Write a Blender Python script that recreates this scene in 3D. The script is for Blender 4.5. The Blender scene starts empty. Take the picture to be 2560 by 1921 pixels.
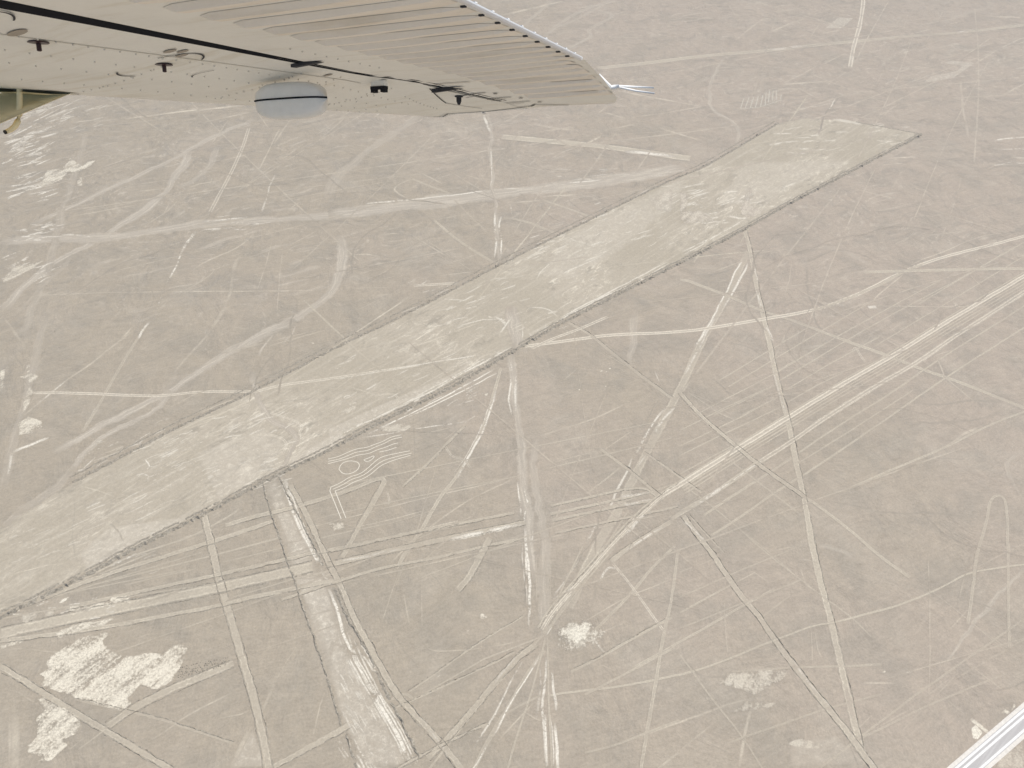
import bpy, bmesh, math, random
from mathutils import Vector, Matrix, noise as mnoise

random.seed(7)
SC = bpy.context.scene
COL = SC.collection

# ------------------------------------------------------------------ camera
ALT = 320.0
PITCH = math.radians(45)
cam_d = bpy.data.cameras.new('camera')
cam = bpy.data.objects.new('camera', cam_d)
COL.objects.link(cam)
cam.location = (0, 0, ALT)
cam.rotation_euler = (PITCH, 0, 0)
cam_d.sensor_width = 36
cam_d.angle = math.radians(67.3)
cam_d.clip_start = 0.05
cam_d.clip_end = 60000
SC.camera = cam

# ------------------------------------------------------------------ world and sun
SUN_EL, SUN_AZ = math.radians(58), math.radians(62)     # azimuth clockwise from +Y
W = bpy.data.worlds.new('World')
SC.world = W
W.use_nodes = True
wn = W.node_tree.nodes
sky = wn.new('ShaderNodeTexSky')
sky.sky_type = 'NISHITA'
sky.sun_disc = False
sky.sun_elevation = SUN_EL
sky.sun_rotation = SUN_AZ
sky.altitude = 800
sky.dust_density = 2.0
wn['Background'].inputs['Strength'].default_value = 0.11
W.node_tree.links.new(sky.outputs[0], wn['Background'].inputs[0])
sl = bpy.data.lights.new('sun', 'SUN')
sl.energy = 3.6
sl.angle = math.radians(0.53)
sl.color = (1.0, 0.95, 0.86)
so = bpy.data.objects.new('sun', sl)
COL.objects.link(so)
sd = Vector((math.sin(SUN_AZ) * math.cos(SUN_EL), math.cos(SUN_AZ) * math.cos(SUN_EL), math.sin(SUN_EL)))
so.rotation_euler = sd.to_track_quat('Z', 'Y').to_euler()
so.location = (0, 0, 400)
SC.view_settings.view_transform = 'Standard'
SC.view_settings.look = 'None'
SC.view_settings.gamma = 1
SC.view_settings.use_curve_mapping = False
SC.view_settings.exposure = 0.25
SC.render.engine = 'CYCLES'
SC.cycles.transparent_max_bounces = 48
SC.cycles.max_bounces = 6
SC.cycles.diffuse_bounces = 3

# ------------------------------------------------------------------ surveyed ground data (metres on the plain)
RIBBONS = [
 ('W',8.9,0.9,0,[(-273.5,598.9),(-269.5,576.8),(-272.3,556.9),(-270.6,535.5),(-277.8,513.0),(-286.9,491.7),(-299.3,469.4),(-310.4,452.1),(-320.7,437.3),(-329.2,412.8),(-333.3,388.2)]),
 ('W',7.8,0.55,0,[(-251.1,608.3),(-247.7,576.8),(-252.1,552.0),(-266.4,537.9)]),
 ('W',7.2,0.8,0,[(-230.8,657.0),(-251.1,633.5),(-270.3,605.6),(-280.0,585.7),(-300.7,559.3),(-317.9,537.9),(-330.1,521.9),(-342.1,504.4),(-357.0,487.5)]),
 ('W',13.1,0.8,0,[(-121.1,500.5),(-162.4,495.9),(-208.0,491.7),(-251.8,483.4),(-272.4,476.4),(-299.3,469.4),(-337.7,469.4),(-369.7,465.5)]),
 ('W',19.6,0.95,0,[(-138.7,500.1),(-93.0,510.8),(-46.1,521.9),(2.1,533.2),(64.0,546.1),(115.6,561.8),(142.4,571.7)]),
 ('W',8.4,0.8,0,[(-126.2,473.4),(-119.4,448.3),(-116.6,419.6),(-125.9,394.6),(-139.4,380.3),(-155.6,363.7),(-171.7,349.9),(-189.0,327.3)]),
 ('W',6.8,0.95,0,[(-139.0,378.3),(-155.9,364.7),(-175.4,346.0),(-188.9,326.9),(-199.1,315.2),(-208.9,304.0),(-222.8,293.1),(-232.4,283.7),(-242.9,273.5),(-249.0,268.0)]),
 ('W',5.1,0.9,0,[(-199.1,315.2),(-201.5,300.3),(-214.2,288.4),(-224.2,280.3),(-229.7,272.4),(-231.8,264.8),(-234.1,252.1),(-236.4,241.9),(-244.5,233.1),(-254.1,219.9)]),
 ('W',6.4,0.5,0,[(-233.0,259.4),(-234.8,245.9),(-244.9,234.1),(-252.5,226.4)]),
 ('W',2.0,0.9,0,[(-150.0,364.7),(-155.1,353.0),(-154.9,343.9)]),
 ('W',2.0,0.9,0,[(-137.8,372.2),(-137.3,364.7),(-142.1,355.2)]),
 ('W',4.1,0.8,0,[(-155.6,330.9),(-149.8,314.0),(-144.1,305.2),(-134.7,290.7),(-121.7,282.6),(-119.2,274.7),(-121.0,262.6),(-123.7,252.1)]),
 ('W',3.8,0.6,0,[(-22.3,667.7),(-18.1,630.6),(-17.9,587.0),(-15.3,549.7),(-14.7,530.9),(-11.9,504.4),(-10.6,473.4),(-8.5,439.1)]),
 ('W',10.0,0.45,0,[(-83.8,667.7),(-96.4,639.3),(-122.8,600.2),(-136.9,564.2),(-144.3,540.2),(-140.4,524.1)]),
 ('W',8.8,0.9,0,[(-1.3,392.4),(0.7,373.7),(3.6,358.8),(3.0,348.8)]),
 ('W',6.4,0.75,0,[(1.1,348.8),(1.1,321.7),(2.8,296.7),(4.8,273.5),(5.5,252.1),(7.6,227.4),(8.8,204.7),(11.4,187.8)]),
 ('W',6.8,0.55,0,[(15.2,280.3),(12.3,264.8),(12.0,250.0),(14.6,227.4),(15.6,209.1),(15.7,187.8),(14.9,172.0),(14.2,158.7)]),
 ('W',5.4,0.6,0,[(80.1,387.7),(75.4,358.8),(70.9,334.9)]),
 ('W',1.8,0.7,0,[(244.0,198.3),(238.5,193.2),(230.7,187.5),(217.2,174.8),(205.6,165.7),(195.7,156.9),(184.9,148.4)]),
 ('W',2.4,0.4,0,[(279.5,270.5),(263.8,260.2),(260.1,250.3),(261.8,236.3)]),
 ('W',6.1,0.6,0,[(93.5,923.2),(115.3,916.0),(108.3,896.6),(80.4,866.0),(87.9,848.1),(53.9,812.3)]),
 ('W',6.2,0.6,0,[(12.3,876.0),(29.9,917.8),(47.2,958.7)]),
 ('W',6.3,0.6,0,[(33.1,846.5),(65.1,910.6),(120.7,958.7)]),
 ('W',5.5,0.5,0,[(38.7,866.0),(70.6,893.1),(92.3,925.0),(118.0,958.7)]),
 ('W',7.2,0.4,0,[(559.4,958.7),(553.5,936.1),(517.8,917.8),(476.4,886.2)]),
 ('W',3.8,0.7,0,[(217.1,791.6),(192.9,736.4),(180.8,677.0),(194.8,655.9),(201.0,632.3),(191.5,609.9)]),
 ('W',5.7,0.35,0,[(216.0,458.8),(233.9,458.8),(250.8,432.9)]),
 ('W',5.9,0.5,0,[(-23.0,667.7),(-26.0,672.3),(-28.0,667.7)]),
 ('W',7.1,0.35,0,[(-372.5,633.5),(-356.0,571.7),(-344.8,519.7),(-332.6,473.4),(-318.3,426.6),(-313.1,388.2),(-307.8,360.9)]),
 ('W',6.1,0.4,0,[(-299.7,378.3),(-291.0,344.6),(-283.4,319.1),(-277.5,291.9),(-269.2,262.6),(-262.9,241.9)]),
 ('W',4.8,0.35,0,[(-310.4,452.1),(-309.5,433.7),(-318.0,411.1),(-319.7,385.0)]),
 ('G',1.4,0.5,0,[(23.6,519.7),(23.9,508.7),(28.8,495.9),(42.4,487.5)]),
 ('G',2.1,0.5,0,[(43.1,524.1),(47.4,515.2),(52.3,508.7)]),
 ('G',1.3,0.45,0,[(-22.9,487.5),(-25.4,477.4),(-28.1,471.4)]),
 ('G',1.7,0.35,0,[(89.8,581.9),(91.4,571.7),(89.1,561.8)]),
 ('G',2.7,0.55,0,[(311.6,505.6),(310.7,490.8),(322.6,474.5),(331.8,458.8),(343.2,449.4),(358.0,436.5)]),
 ('G',2.5,0.5,0,[(205.9,442.0),(197.5,407.0),(193.8,375.0),(198.6,367.5),(203.2,360.1)]),
 ('G',2.2,0.45,0,[(224.5,397.1),(228.1,385.9),(236.0,373.5)]),
 ('G',2.1,0.45,0,[(204.1,439.2),(217.8,449.4),(230.2,454.1),(242.1,453.1),(252.3,443.8),(256.8,434.7)]),
 ('G',1.6,0.55,0,[(117.2,325.4),(124.0,317.6),(124.8,312.5),(136.4,307.5)]),
 ('G',1.4,0.45,0,[(131.4,355.7),(147.2,352.9),(153.0,344.4)]),
 ('G',1.3,0.5,0,[(137.3,337.5),(142.4,326.8),(149.1,323.5)]),
 ('G',2.2,0.4,0,[(231.3,412.0),(244.4,413.7),(261.7,412.0),(278.6,407.0)]),
 ('G',3.3,0.4,0,[(229.0,305.5),(247.7,303.1),(271.5,306.8),(285.1,303.1)]),
 ('G',2.9,0.4,0,[(221.1,288.7),(230.2,289.9),(241.9,288.5),(267.6,291.6),(282.7,301.8)]),
 ('G',2.3,0.3,0,[(157.4,235.8),(172.6,233.8),(186.5,228.1),(210.6,229.5),(232.5,225.7)]),
 ('G',1.1,0.3,0,[(161.8,266.1),(206.7,262.9),(248.4,262.9)]),
 ('G',5.0,0.6,0,[(274.2,630.2),(281.9,632.3),(288.3,630.2)]),
 ('G',3.3,0.5,0,[(289.5,675.8),(299.8,675.1)]),
 ('G',1.3,0.25,0,[(-226.7,239.9),(-219.0,222.7),(-211.7,206.4),(-206.0,196.1)]),
 ('G',0.9,0.4,0,[(-39.9,194.1),(-35.2,189.9),(-31.8,182.6)]),
 ('G',1.9,0.35,0,[(37.9,192.4),(39.1,184.3),(36.1,177.9)]),
 ('G',1.0,0.35,0,[(-49.3,156.9),(-44.8,152.6),(-40.5,149.1)]),
 ('G',1.1,0.3,0,[(52.9,203.4),(58.9,197.4),(65.7,192.4)]),
 ('G',1.5,0.3,0,[(21.7,250.0),(28.8,243.9),(35.1,241.9)]),
 ('G',1.7,0.35,0,[(36.6,239.9),(37.9,236.0),(39.2,232.1)]),
 ('G',3.9,0.3,0,[(-267.8,594.9),(-261.1,592.3),(-262.9,571.7),(-269.6,552.0)]),
 ('G',4.7,0.25,0,[(-329.1,481.4),(-314.6,485.5),(-314.2,508.7)]),
 ('G',3.5,0.3,0,[(-294.8,369.2),(-287.4,363.2),(-285.5,375.2)]),
 ('G',0.9,0.5,0,[(-201.7,222.3),(-194.0,215.8),(-189.3,211.3)]),
 ('G',1.4,0.3,0,[(211.1,178.7),(217.9,176.3),(223.6,171.7)]),
 ('P',3.5,0.6,3,[(-155.1,227.4),(-146.4,209.9),(-138.7,192.8),(-135.2,186.2),(-127.2,171.1),(-116.7,151.2),(-107.0,133.0),(-100.6,119.2),(-95.1,105.9)]),
 ('P',2.7,0.7,2,[(-222.1,177.5),(-196.6,190.8),(-180.7,197.4),(-167.6,202.7),(-148.8,210.3),(-133.7,216.7),(-118.3,223.7)]),
 ('P',1.1,0.6,0,[(-195.3,187.5),(-175.7,193.7),(-145.9,202.6),(-127.9,208.5),(-112.4,214.0)]),
 ('P',1.0,0.45,0,[(-99.0,211.8),(-82.8,216.3),(-61.4,221.8)]),
 ('P',0.9,0.5,0,[(-180.8,187.5),(-150.0,196.2)]),
 ('P',0.9,0.5,0,[(-138.3,199.6),(-123.7,203.9),(-108.9,208.2)]),
 ('P',2.3,0.7,2,[(-203.6,175.7),(-165.8,185.9),(-138.7,192.8),(-106.8,201.7),(-96.9,204.7)]),
 ('P',2.3,0.65,2,[(-96.9,204.7),(-81.5,207.8),(-60.4,213.6),(-26.6,222.7)]),
 ('P',6.1,0.7,3,[(-227.4,163.1),(-207.0,168.7),(-173.6,177.1),(-136.9,185.9),(-102.6,195.3),(-94.9,197.4)]),
 ('P',2.3,0.65,2,[(-225.8,159.8),(-184.2,165.7),(-160.9,171.0),(-133.1,177.1),(-129.2,178.7),(-100.7,185.9),(-78.9,190.8)]),
 ('P',1.2,0.7,0,[(-197.6,193.2),(-184.0,202.6),(-168.9,209.1),(-152.9,216.7)]),
 ('P',1.0,0.7,0,[(-194.6,193.2),(-181.1,200.8),(-172.4,206.0)]),
 ('P',1.2,0.6,0,[(-209.3,186.3),(-196.2,193.7)]),
 ('P',1.3,0.55,0,[(-168.9,209.1),(-156.7,214.0),(-140.3,227.4),(-138.0,230.7)]),
 ('P',2.5,0.55,3,[(-220.3,148.1),(-208.5,142.6),(-196.5,136.3),(-167.1,122.3),(-148.2,113.2),(-132.2,105.6)]),
 ('P',3.9,0.6,3,[(-164.8,122.9),(-157.7,129.8),(-142.5,138.9),(-120.3,149.5)]),
 ('P',1.2,0.45,1,[(-182.5,134.0),(-160.0,129.2),(-146.4,126.6),(-132.3,122.3),(-111.8,116.2)]),
 ('F',1.1,0.5,0,[(-148.8,115.0),(-141.2,120.4),(-133.8,127.3),(-122.7,133.7),(-113.7,138.9)]),
 ('F',1.8,0.7,0,[(-103.0,129.8),(-100.8,140.3)]),
 ('F',0.9,0.45,0,[(-100.8,140.3),(-98.1,149.1),(-93.4,159.8)]),
 ('F',0.9,0.4,0,[(-108.7,129.2),(-111.6,127.9),(-120.7,126.0)]),
 ('P',2.5,0.55,2,[(-94.7,106.8),(-80.4,115.0),(-68.3,122.3),(-62.0,126.0)]),
 ('F',4.1,0.45,0,[(-194.0,104.5),(-200.4,119.2),(-207.4,132.4)]),
 ('F',1.5,0.4,0,[(-197.5,106.8),(-204.4,122.3),(-208.4,131.1)]),
 ('F',2.8,0.5,0,[(-110.6,106.8),(-108.7,113.8),(-106.7,121.0)]),
 ('F',0.9,0.4,0,[(-80.6,116.2),(-79.6,131.7),(-78.1,138.3)]),
 ('F',1.0,0.3,0,[(-168.9,159.8),(-161.6,162.7),(-152.9,163.5)]),
 ('F',1.0,0.3,0,[(-181.7,170.2),(-169.9,168.7),(-173.4,159.1)]),
 ('F',1.3,0.35,0,[(-115.9,153.3),(-111.5,151.9)]),
 ('F',0.9,0.5,0,[(-223.8,155.5),(-217.3,156.2),(-201.1,154.8),(-184.9,153.3)]),
 ('F',0.9,0.5,0,[(-173.2,113.8),(-166.4,120.4),(-159.8,128.5)]),
 ('F',0.9,0.5,0,[(-176.3,113.8),(-171.6,119.2)]),
 ('F',0.9,0.6,0,[(-216.0,138.9),(-207.2,136.9),(-197.1,131.7)]),
 ('P',2.8,0.55,3,[(-115.1,245.9),(-101.2,223.6),(-87.8,199.6),(-77.8,183.8),(-72.6,172.8),(-58.8,151.5),(-47.6,134.6),(-27.6,115.8),(-19.6,105.9)]),
 ('R',1.7,0.85,0,[(-121.8,251.1),(-112.3,232.1),(-101.6,213.5),(-88.9,192.8),(-85.8,187.8)]),
 ('R',1.0,0.8,0,[(-119.4,251.1),(-109.9,232.1),(-99.3,213.5),(-87.7,194.4)]),
 ('R',1.8,0.9,0,[(-85.7,186.7),(-79.5,174.8),(-74.8,162.7),(-63.1,143.0),(-52.1,127.9),(-43.8,116.2),(-37.9,105.6)]),
 ('R',0.9,0.7,0,[(-77.8,164.2),(-71.0,151.2),(-64.3,142.3),(-54.8,129.2),(-46.5,117.4),(-40.4,105.6)]),
 ('R',1.0,0.5,0,[(-73.6,164.2),(-67.6,151.2),(-62.6,144.3)]),
 ('P',1.3,0.4,0,[(-55.2,132.4),(-48.9,134.3),(-45.2,136.6),(-41.8,135.0),(-40.9,132.4)]),
 ('R',1.1,0.35,0,[(-40.1,129.8),(-34.3,122.3),(-27.6,115.0),(-23.5,109.1)]),
 ('R',2.2,0.55,0,[(-232.6,376.0),(-235.4,346.0),(-236.4,317.8),(-236.9,295.5),(-238.0,282.6)]),
 ('P',2.2,0.4,0,[(-232.6,376.0),(-235.4,346.0),(-236.4,317.8),(-236.9,295.5),(-238.0,282.6)]),
 ('F',2.4,0.6,0,[(-239.4,368.4),(-248.4,350.2),(-254.5,336.3),(-262.3,325.6),(-267.6,314.0),(-273.0,301.5),(-277.5,291.9)]),
 ('R',1.3,0.6,0,[(-262.3,325.6),(-267.6,314.0),(-272.6,302.7)]),
 ('T',2.0,0.6,0,[(-279.7,312.7),(-252.6,312.7),(-208.2,309.9),(-195.2,311.4),(-180.6,314.0),(-149.7,313.6)]),
 ('T',2.1,0.5,0,[(-149.7,313.6),(-136.3,319.1),(-118.7,322.3),(-99.8,326.2),(-55.6,336.3)]),
 ('F',2.4,0.4,0,[(-188.9,378.3),(-191.8,360.3),(-198.4,343.2),(-202.8,326.9)]),
 ('F',1.7,0.5,0,[(-196.2,300.3),(-184.4,311.4),(-178.2,315.2)]),
 ('R',3.0,0.8,0,[(-269.6,268.0),(-262.4,273.5),(-254.4,278.6)]),
 ('R',1.7,0.5,0,[(-270.1,268.0),(-267.3,259.4),(-264.2,249.0)]),
 ('T',1.3,0.4,0,[(-145.1,279.7),(-135.1,280.9),(-126.9,278.6),(-122.4,273.5),(-123.5,266.9)]),
 ('T',1.3,0.4,0,[(-136.9,296.7),(-123.5,291.9),(-116.5,287.2),(-117.8,280.3)]),
 ('R',1.2,0.6,0,[(-132.8,294.3),(-129.2,297.9)]),
 ('R',0.9,0.7,0,[(-196.9,263.1),(-192.4,258.4),(-193.4,256.2)]),
 ('R',1.0,0.7,0,[(-193.4,252.6),(-190.3,252.1),(-190.5,249.0)]),
 ('F',1.1,0.6,0,[(-207.6,227.4),(-197.8,235.0),(-187.0,240.9),(-181.3,242.9)]),
 ('F',1.2,0.6,0,[(-191.1,253.1),(-183.6,260.5),(-171.3,272.4)]),
 ('F',1.0,0.6,0,[(-172.8,252.1),(-169.5,260.5)]),
 ('F',1.1,0.6,0,[(-205.0,233.1),(-193.7,237.0),(-184.2,241.9)]),
 ('F',1.1,0.6,0,[(-202.4,238.9),(-194.6,249.0)]),
 ('F',1.1,0.6,0,[(-182.5,241.9),(-172.5,251.1)]),
 ('F',0.9,0.6,0,[(-227.5,245.9),(-213.1,241.9),(-201.6,237.0)]),
 ('F',1.1,0.6,0,[(-232.7,206.4),(-220.2,216.2),(-214.3,220.8)]),
 ('F',0.9,0.6,0,[(-237.0,192.8),(-221.5,197.8),(-209.6,199.5)]),
 ('F',1.3,0.6,0,[(-180.9,284.9),(-171.0,289.5),(-163.6,297.9)]),
 ('F',1.3,0.6,0,[(-226.8,260.5),(-212.9,268.0),(-203.4,274.7)]),
 ('F',1.3,0.6,0,[(-178.8,295.5),(-168.5,302.7),(-156.1,310.2)]),
 ('F',1.3,0.6,0,[(-186.8,281.4),(-174.3,291.9),(-147.7,305.2)]),
 ('F',1.3,0.6,0,[(-177.3,287.2),(-163.3,296.7),(-148.6,308.9)]),
 ('R',1.6,0.6,0,[(-197.6,280.3),(-193.0,284.9)]),
 ('R',1.4,0.7,0,[(-227.6,256.2),(-224.2,264.8)]),
 ('F',1.6,0.6,0,[(-223.4,264.8),(-208.9,273.5)]),
 ('R',1.5,0.6,0,[(-191.6,197.0),(-179.7,205.5)]),
 ('T',2.9,0.4,0,[(-232.1,639.3),(-228.6,602.9),(-227.8,559.3),(-228.9,504.4)]),
 ('R',2.8,0.8,0,[(-232.3,479.4),(-234.3,455.9),(-233.6,435.5),(-233.9,416.2)]),
 ('R',1.4,0.5,0,[(-234.4,411.1),(-231.1,388.2)]),
 ('F',1.9,0.5,0,[(-204.7,639.3),(-206.3,564.2)]),
 ('R',2.6,0.45,0,[(-191.9,561.8),(-190.8,528.7),(-189.0,500.1)]),
 ('F',2.5,0.45,0,[(-198.7,657.0),(-204.1,605.6)]),
 ('F',4.2,0.9,0,[(-347.9,656.4),(-302.0,670.8),(-248.5,683.3)]),
 ('F',3.5,0.7,0,[(-390.7,673.0),(-361.8,687.2)]),
 ('F',3.3,0.5,0,[(-398.1,649.5),(-368.5,655.5)]),
 ('F',1.3,0.7,0,[(-319.7,403.0),(-279.5,406.0),(-238.3,407.2),(-186.5,407.7),(-129.4,408.5)]),
 ('F',2.1,0.5,0,[(-223.3,426.6),(-214.0,442.8),(-194.0,458.7),(-187.0,481.4)]),
 ('F',1.4,0.4,0,[(-231.0,385.0),(-226.0,401.1),(-208.0,421.3),(-204.4,435.5)]),
 ('R',2.4,0.7,0,[(-232.0,375.7),(-233.4,368.2),(-233.3,359.3)]),
 ('F',2.0,0.6,0,[(-241.3,371.2),(-244.0,359.3)]),
 ('F',3.8,0.4,0,[(-191.2,452.1),(-193.6,435.5),(-187.9,409.4),(-187.7,385.0),(-192.0,360.9)]),
 ('F',1.2,0.35,0,[(-173.8,473.4),(-171.7,439.1),(-170.5,406.0)]),
 ('F',1.1,0.4,0,[(-163.3,455.9),(-159.7,428.3),(-151.8,381.9)]),
 ('F',2.5,0.5,0,[(-235.3,549.7),(-248.8,544.9),(-256.6,537.9)]),
 ('F',1.7,0.5,0,[(-263.7,517.4),(-262.9,500.1)]),
 ('F',1.8,0.4,0,[(-257.3,524.1),(-261.9,504.4),(-274.1,481.4)]),
 ('F',2.5,0.45,0,[(-295.5,533.2),(-275.0,537.9)]),
 ('F',2.4,0.4,0,[(-337.4,495.9),(-285.7,515.2)]),
 ('F',1.9,0.5,0,[(-241.0,431.9),(-231.4,439.1)]),
 ('F',1.9,0.5,0,[(-170.4,506.5),(-161.6,521.9)]),
 ('F',1.5,0.4,0,[(-166.9,369.7),(-179.1,371.2)]),
 ('F',1.9,0.4,0,[(-158.9,461.6),(-143.1,479.4)]),
 ('R',2.8,0.8,0,[(-230.9,490.6),(-209.1,495.9),(-197.9,498.0)]),
 ('R',2.2,0.8,0,[(-214.1,488.6),(-202.8,489.6)]),
 ('R',2.1,0.7,0,[(-228.0,480.4),(-203.6,483.4)]),
 ('R',2.4,0.6,0,[(-330.3,473.4),(-317.1,474.4),(-302.0,470.4)]),
 ('F',3.8,0.4,0,[(-215.4,502.2),(-213.0,506.5)]),
 ('R',3.4,0.7,0,[(-25.9,667.7),(-21.1,642.2),(-18.1,629.2)]),
 ('R',1.3,0.6,0,[(-18.3,605.6),(-17.0,571.7),(-15.9,547.3),(-18.8,536.7)]),
 ('R',2.0,0.8,0,[(-12.8,506.5),(-13.0,481.4),(-11.6,463.5),(-12.4,444.6)]),
 ('R',1.8,0.8,0,[(-8.0,500.1),(-9.5,481.4),(-8.3,471.4),(-8.0,444.6)]),
 ('P',9.8,0.75,0,[(-8.5,623.5),(18.3,617.9),(42.3,613.2),(68.6,608.3),(94.4,601.6),(133.8,589.6),(148.5,585.7)]),
 ('R',6.8,0.8,0,[(94.0,597.0),(117.1,593.6),(138.5,588.3)]),
 ('F',2.8,0.6,0,[(-53.6,634.3),(-30.3,628.6)]),
 ('P',2.5,0.45,0,[(-80.3,553.2),(-64.4,541.4),(-45.3,528.7)]),
 ('F',2.3,0.6,0,[(-80.3,553.2),(-95.0,539.0),(-87.7,528.7),(-78.6,521.4)]),
 ('F',1.9,0.5,0,[(-73.5,561.8),(-54.8,544.9)]),
 ('P',2.6,0.6,0,[(-58.5,493.8),(-48.4,479.4),(-39.8,468.4),(-26.9,454.0),(-13.4,440.9)]),
 ('F',1.4,0.5,0,[(-79.2,479.4),(-60.7,461.6),(-43.0,444.6)]),
 ('F',1.6,0.4,0,[(-79.2,479.4),(-65.4,491.7)]),
 ('F',2.8,0.6,0,[(-1.6,517.4),(24.9,520.8)]),
 ('P',2.5,0.5,0,[(24.9,520.8),(43.5,508.7),(60.4,496.9)]),
 ('P',2.9,0.5,0,[(-0.4,495.9),(13.5,489.6),(35.9,473.4)]),
 ('R',1.5,0.5,0,[(-1.6,515.2),(-0.4,500.1)]),
 ('F',3.3,0.7,0,[(63.5,611.0),(77.1,623.5)]),
 ('F',2.2,0.5,0,[(27.9,580.6),(44.2,597.5),(63.5,611.0)]),
 ('F',2.9,0.6,0,[(-7.4,649.5),(12.3,672.3)]),
 ('F',3.7,0.5,0,[(17.5,646.6),(36.6,639.3),(56.9,634.9)]),
 ('F',2.8,0.5,0,[(18.6,630.6),(57.3,642.2)]),
 ('F',2.4,0.4,0,[(2.2,576.8),(22.4,567.9)]),
 ('F',2.2,0.4,0,[(72.5,661.6),(86.6,678.6)]),
 ('F',2.9,0.5,0,[(81.7,670.8),(104.3,657.0)]),
 ('F',3.4,0.5,0,[(127.5,642.2),(140.0,632.0)]),
 ('F',2.6,0.4,0,[(92.8,639.3),(110.3,648.1)]),
 ('R',2.4,0.9,0,[(42.9,546.1),(64.3,549.7),(73.1,551.6)]),
 ('R',2.4,0.7,0,[(-7.7,537.9),(19.2,537.2)]),
 ('F',2.3,0.7,0,[(21.4,526.4),(57.9,529.8)]),
 ('F',2.3,0.7,0,[(-69.6,514.6),(-50.6,516.3)]),
 ('R',2.3,0.8,0,[(-117.4,515.2),(-82.1,520.8),(-46.5,528.2),(-17.5,535.1)]),
 ('F',1.9,0.7,0,[(-113.6,449.3),(-102.7,449.8),(-93.6,447.4)]),
 ('F',2.0,0.5,0,[(-96.8,473.4),(-86.8,475.8),(-79.9,475.0)]),
 ('T',2.2,0.5,0,[(-66.4,413.6),(-52.9,415.3),(-37.2,416.5)]),
 ('F',1.3,0.5,0,[(-108.0,411.1),(-81.9,411.9)]),
 ('F',1.3,0.5,0,[(-46.9,437.3),(-24.6,450.2)]),
 ('F',1.3,0.4,0,[(-92.3,419.6),(-79.1,424.8)]),
 ('F',2.4,0.45,0,[(-117.2,587.8),(-93.2,594.1)]),
 ('F',2.4,0.45,0,[(-65.1,602.9),(-40.3,610.5)]),
 ('F',2.2,0.45,0,[(-105.3,553.2),(-90.8,558.1)]),
 ('F',1.6,0.45,0,[(-81.8,430.1),(-73.6,433.7)]),
 ('F',1.4,0.45,0,[(-61.4,416.2),(-56.4,419.6)]),
 ('F',1.4,0.45,0,[(-100.6,388.2),(-89.6,397.8)]),
 ('F',1.5,0.45,0,[(-91.3,402.7),(-78.1,405.2)]),
 ('F',2.2,0.45,0,[(-48.5,613.8),(-30.2,627.8)]),
 ('F',2.5,0.45,0,[(-61.6,630.6),(-52.3,634.9)]),
 ('F',1.9,0.45,0,[(-39.4,560.5),(-20.3,548.5)]),
 ('F',1.3,0.45,0,[(-64.5,481.4),(-58.5,493.8)]),
 ('F',2.1,0.45,0,[(86.2,533.2),(96.8,529.8)]),
 ('R',1.6,0.5,0,[(27.2,421.3),(50.7,439.1),(67.9,450.2)]),
 ('R',1.6,0.5,0,[(34.5,440.9),(46.1,454.0),(57.6,459.7)]),
 ('R',1.3,0.5,0,[(15.5,417.9),(21.2,433.7),(34.8,448.3)]),
 ('R',1.5,0.5,0,[(-37.8,369.7),(-20.3,378.8),(-5.3,378.8)]),
 ('R',1.5,0.5,0,[(-59.0,375.7),(-49.7,371.2),(-42.0,374.2)]),
 ('R',1.4,0.5,0,[(9.8,391.3),(24.0,389.8),(29.7,380.3)]),
 ('R',1.8,0.5,0,[(40.4,471.4),(46.8,465.5),(57.7,460.6)]),
 ('R',1.7,0.5,0,[(-45.6,399.1),(-29.1,398.1)]),
 ('R',1.6,0.5,0,[(38.6,416.2),(44.1,419.6)]),
 ('R',1.6,0.5,0,[(83.9,465.5),(91.3,471.4)]),
 ('R',1.3,0.5,0,[(53.6,419.6),(58.4,426.6)]),
 ('R',2.5,0.6,0,[(-58.9,374.2),(-49.6,369.7)]),
 ('R',3.1,0.7,0,[(-18.4,381.9),(-8.3,380.3),(-3.3,372.7)]),
 ('R',2.3,0.6,0,[(-8.1,363.7),(0.7,381.9)]),
 ('R',1.5,0.75,0,[(-100.8,275.8),(-86.9,286.0),(-67.5,299.1),(-49.1,312.7),(-26.4,330.9),(-7.9,346.7),(-0.3,352.3)]),
 ('R',1.2,0.65,0,[(-96.6,281.4),(-77.3,291.9),(-56.0,308.9),(-38.9,323.0),(-17.3,341.1),(-4.1,350.9)]),
 ('R',1.5,0.85,0,[(-8.7,333.6),(-27.7,318.4),(-51.7,299.7),(-73.8,284.9),(-80.1,280.3)]),
 ('R',1.2,0.8,0,[(-6.8,330.9),(-25.8,316.5),(-43.1,304.0),(-61.5,291.9)]),
 ('R',1.4,0.6,0,[(-108.9,323.6),(-87.3,327.6),(-58.5,336.3),(-30.6,342.5),(-16.5,346.7)]),
 ('F',1.2,0.5,0,[(-97.0,318.4),(-86.4,314.0),(-76.9,310.2)]),
 ('F',1.8,0.5,0,[(-72.0,348.8),(-54.4,355.9),(-31.8,369.2),(-18.2,376.7)]),
 ('R',1.7,0.4,0,[(-53.9,374.5),(-45.7,369.9)]),
 ('R',1.4,0.7,0,[(12.4,362.2),(31.6,378.0),(52.9,396.2),(74.9,411.1),(93.4,424.8),(111.9,440.9)]),
 ('R',1.4,0.6,0,[(29.7,378.8),(53.0,397.8),(77.6,416.2),(112.3,443.7)]),
 ('F',1.3,0.5,0,[(-105.2,312.7),(-91.3,329.6),(-70.2,340.4)]),
 ('T',1.4,0.35,0,[(-79.6,310.2),(-70.8,312.7),(-65.0,308.9),(-66.9,301.5)]),
 ('P',8.5,0.6,0,[(85.2,766.1),(133.9,777.3),(197.1,796.9),(265.2,809.3),(318.7,824.5),(384.2,838.6)]),
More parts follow.
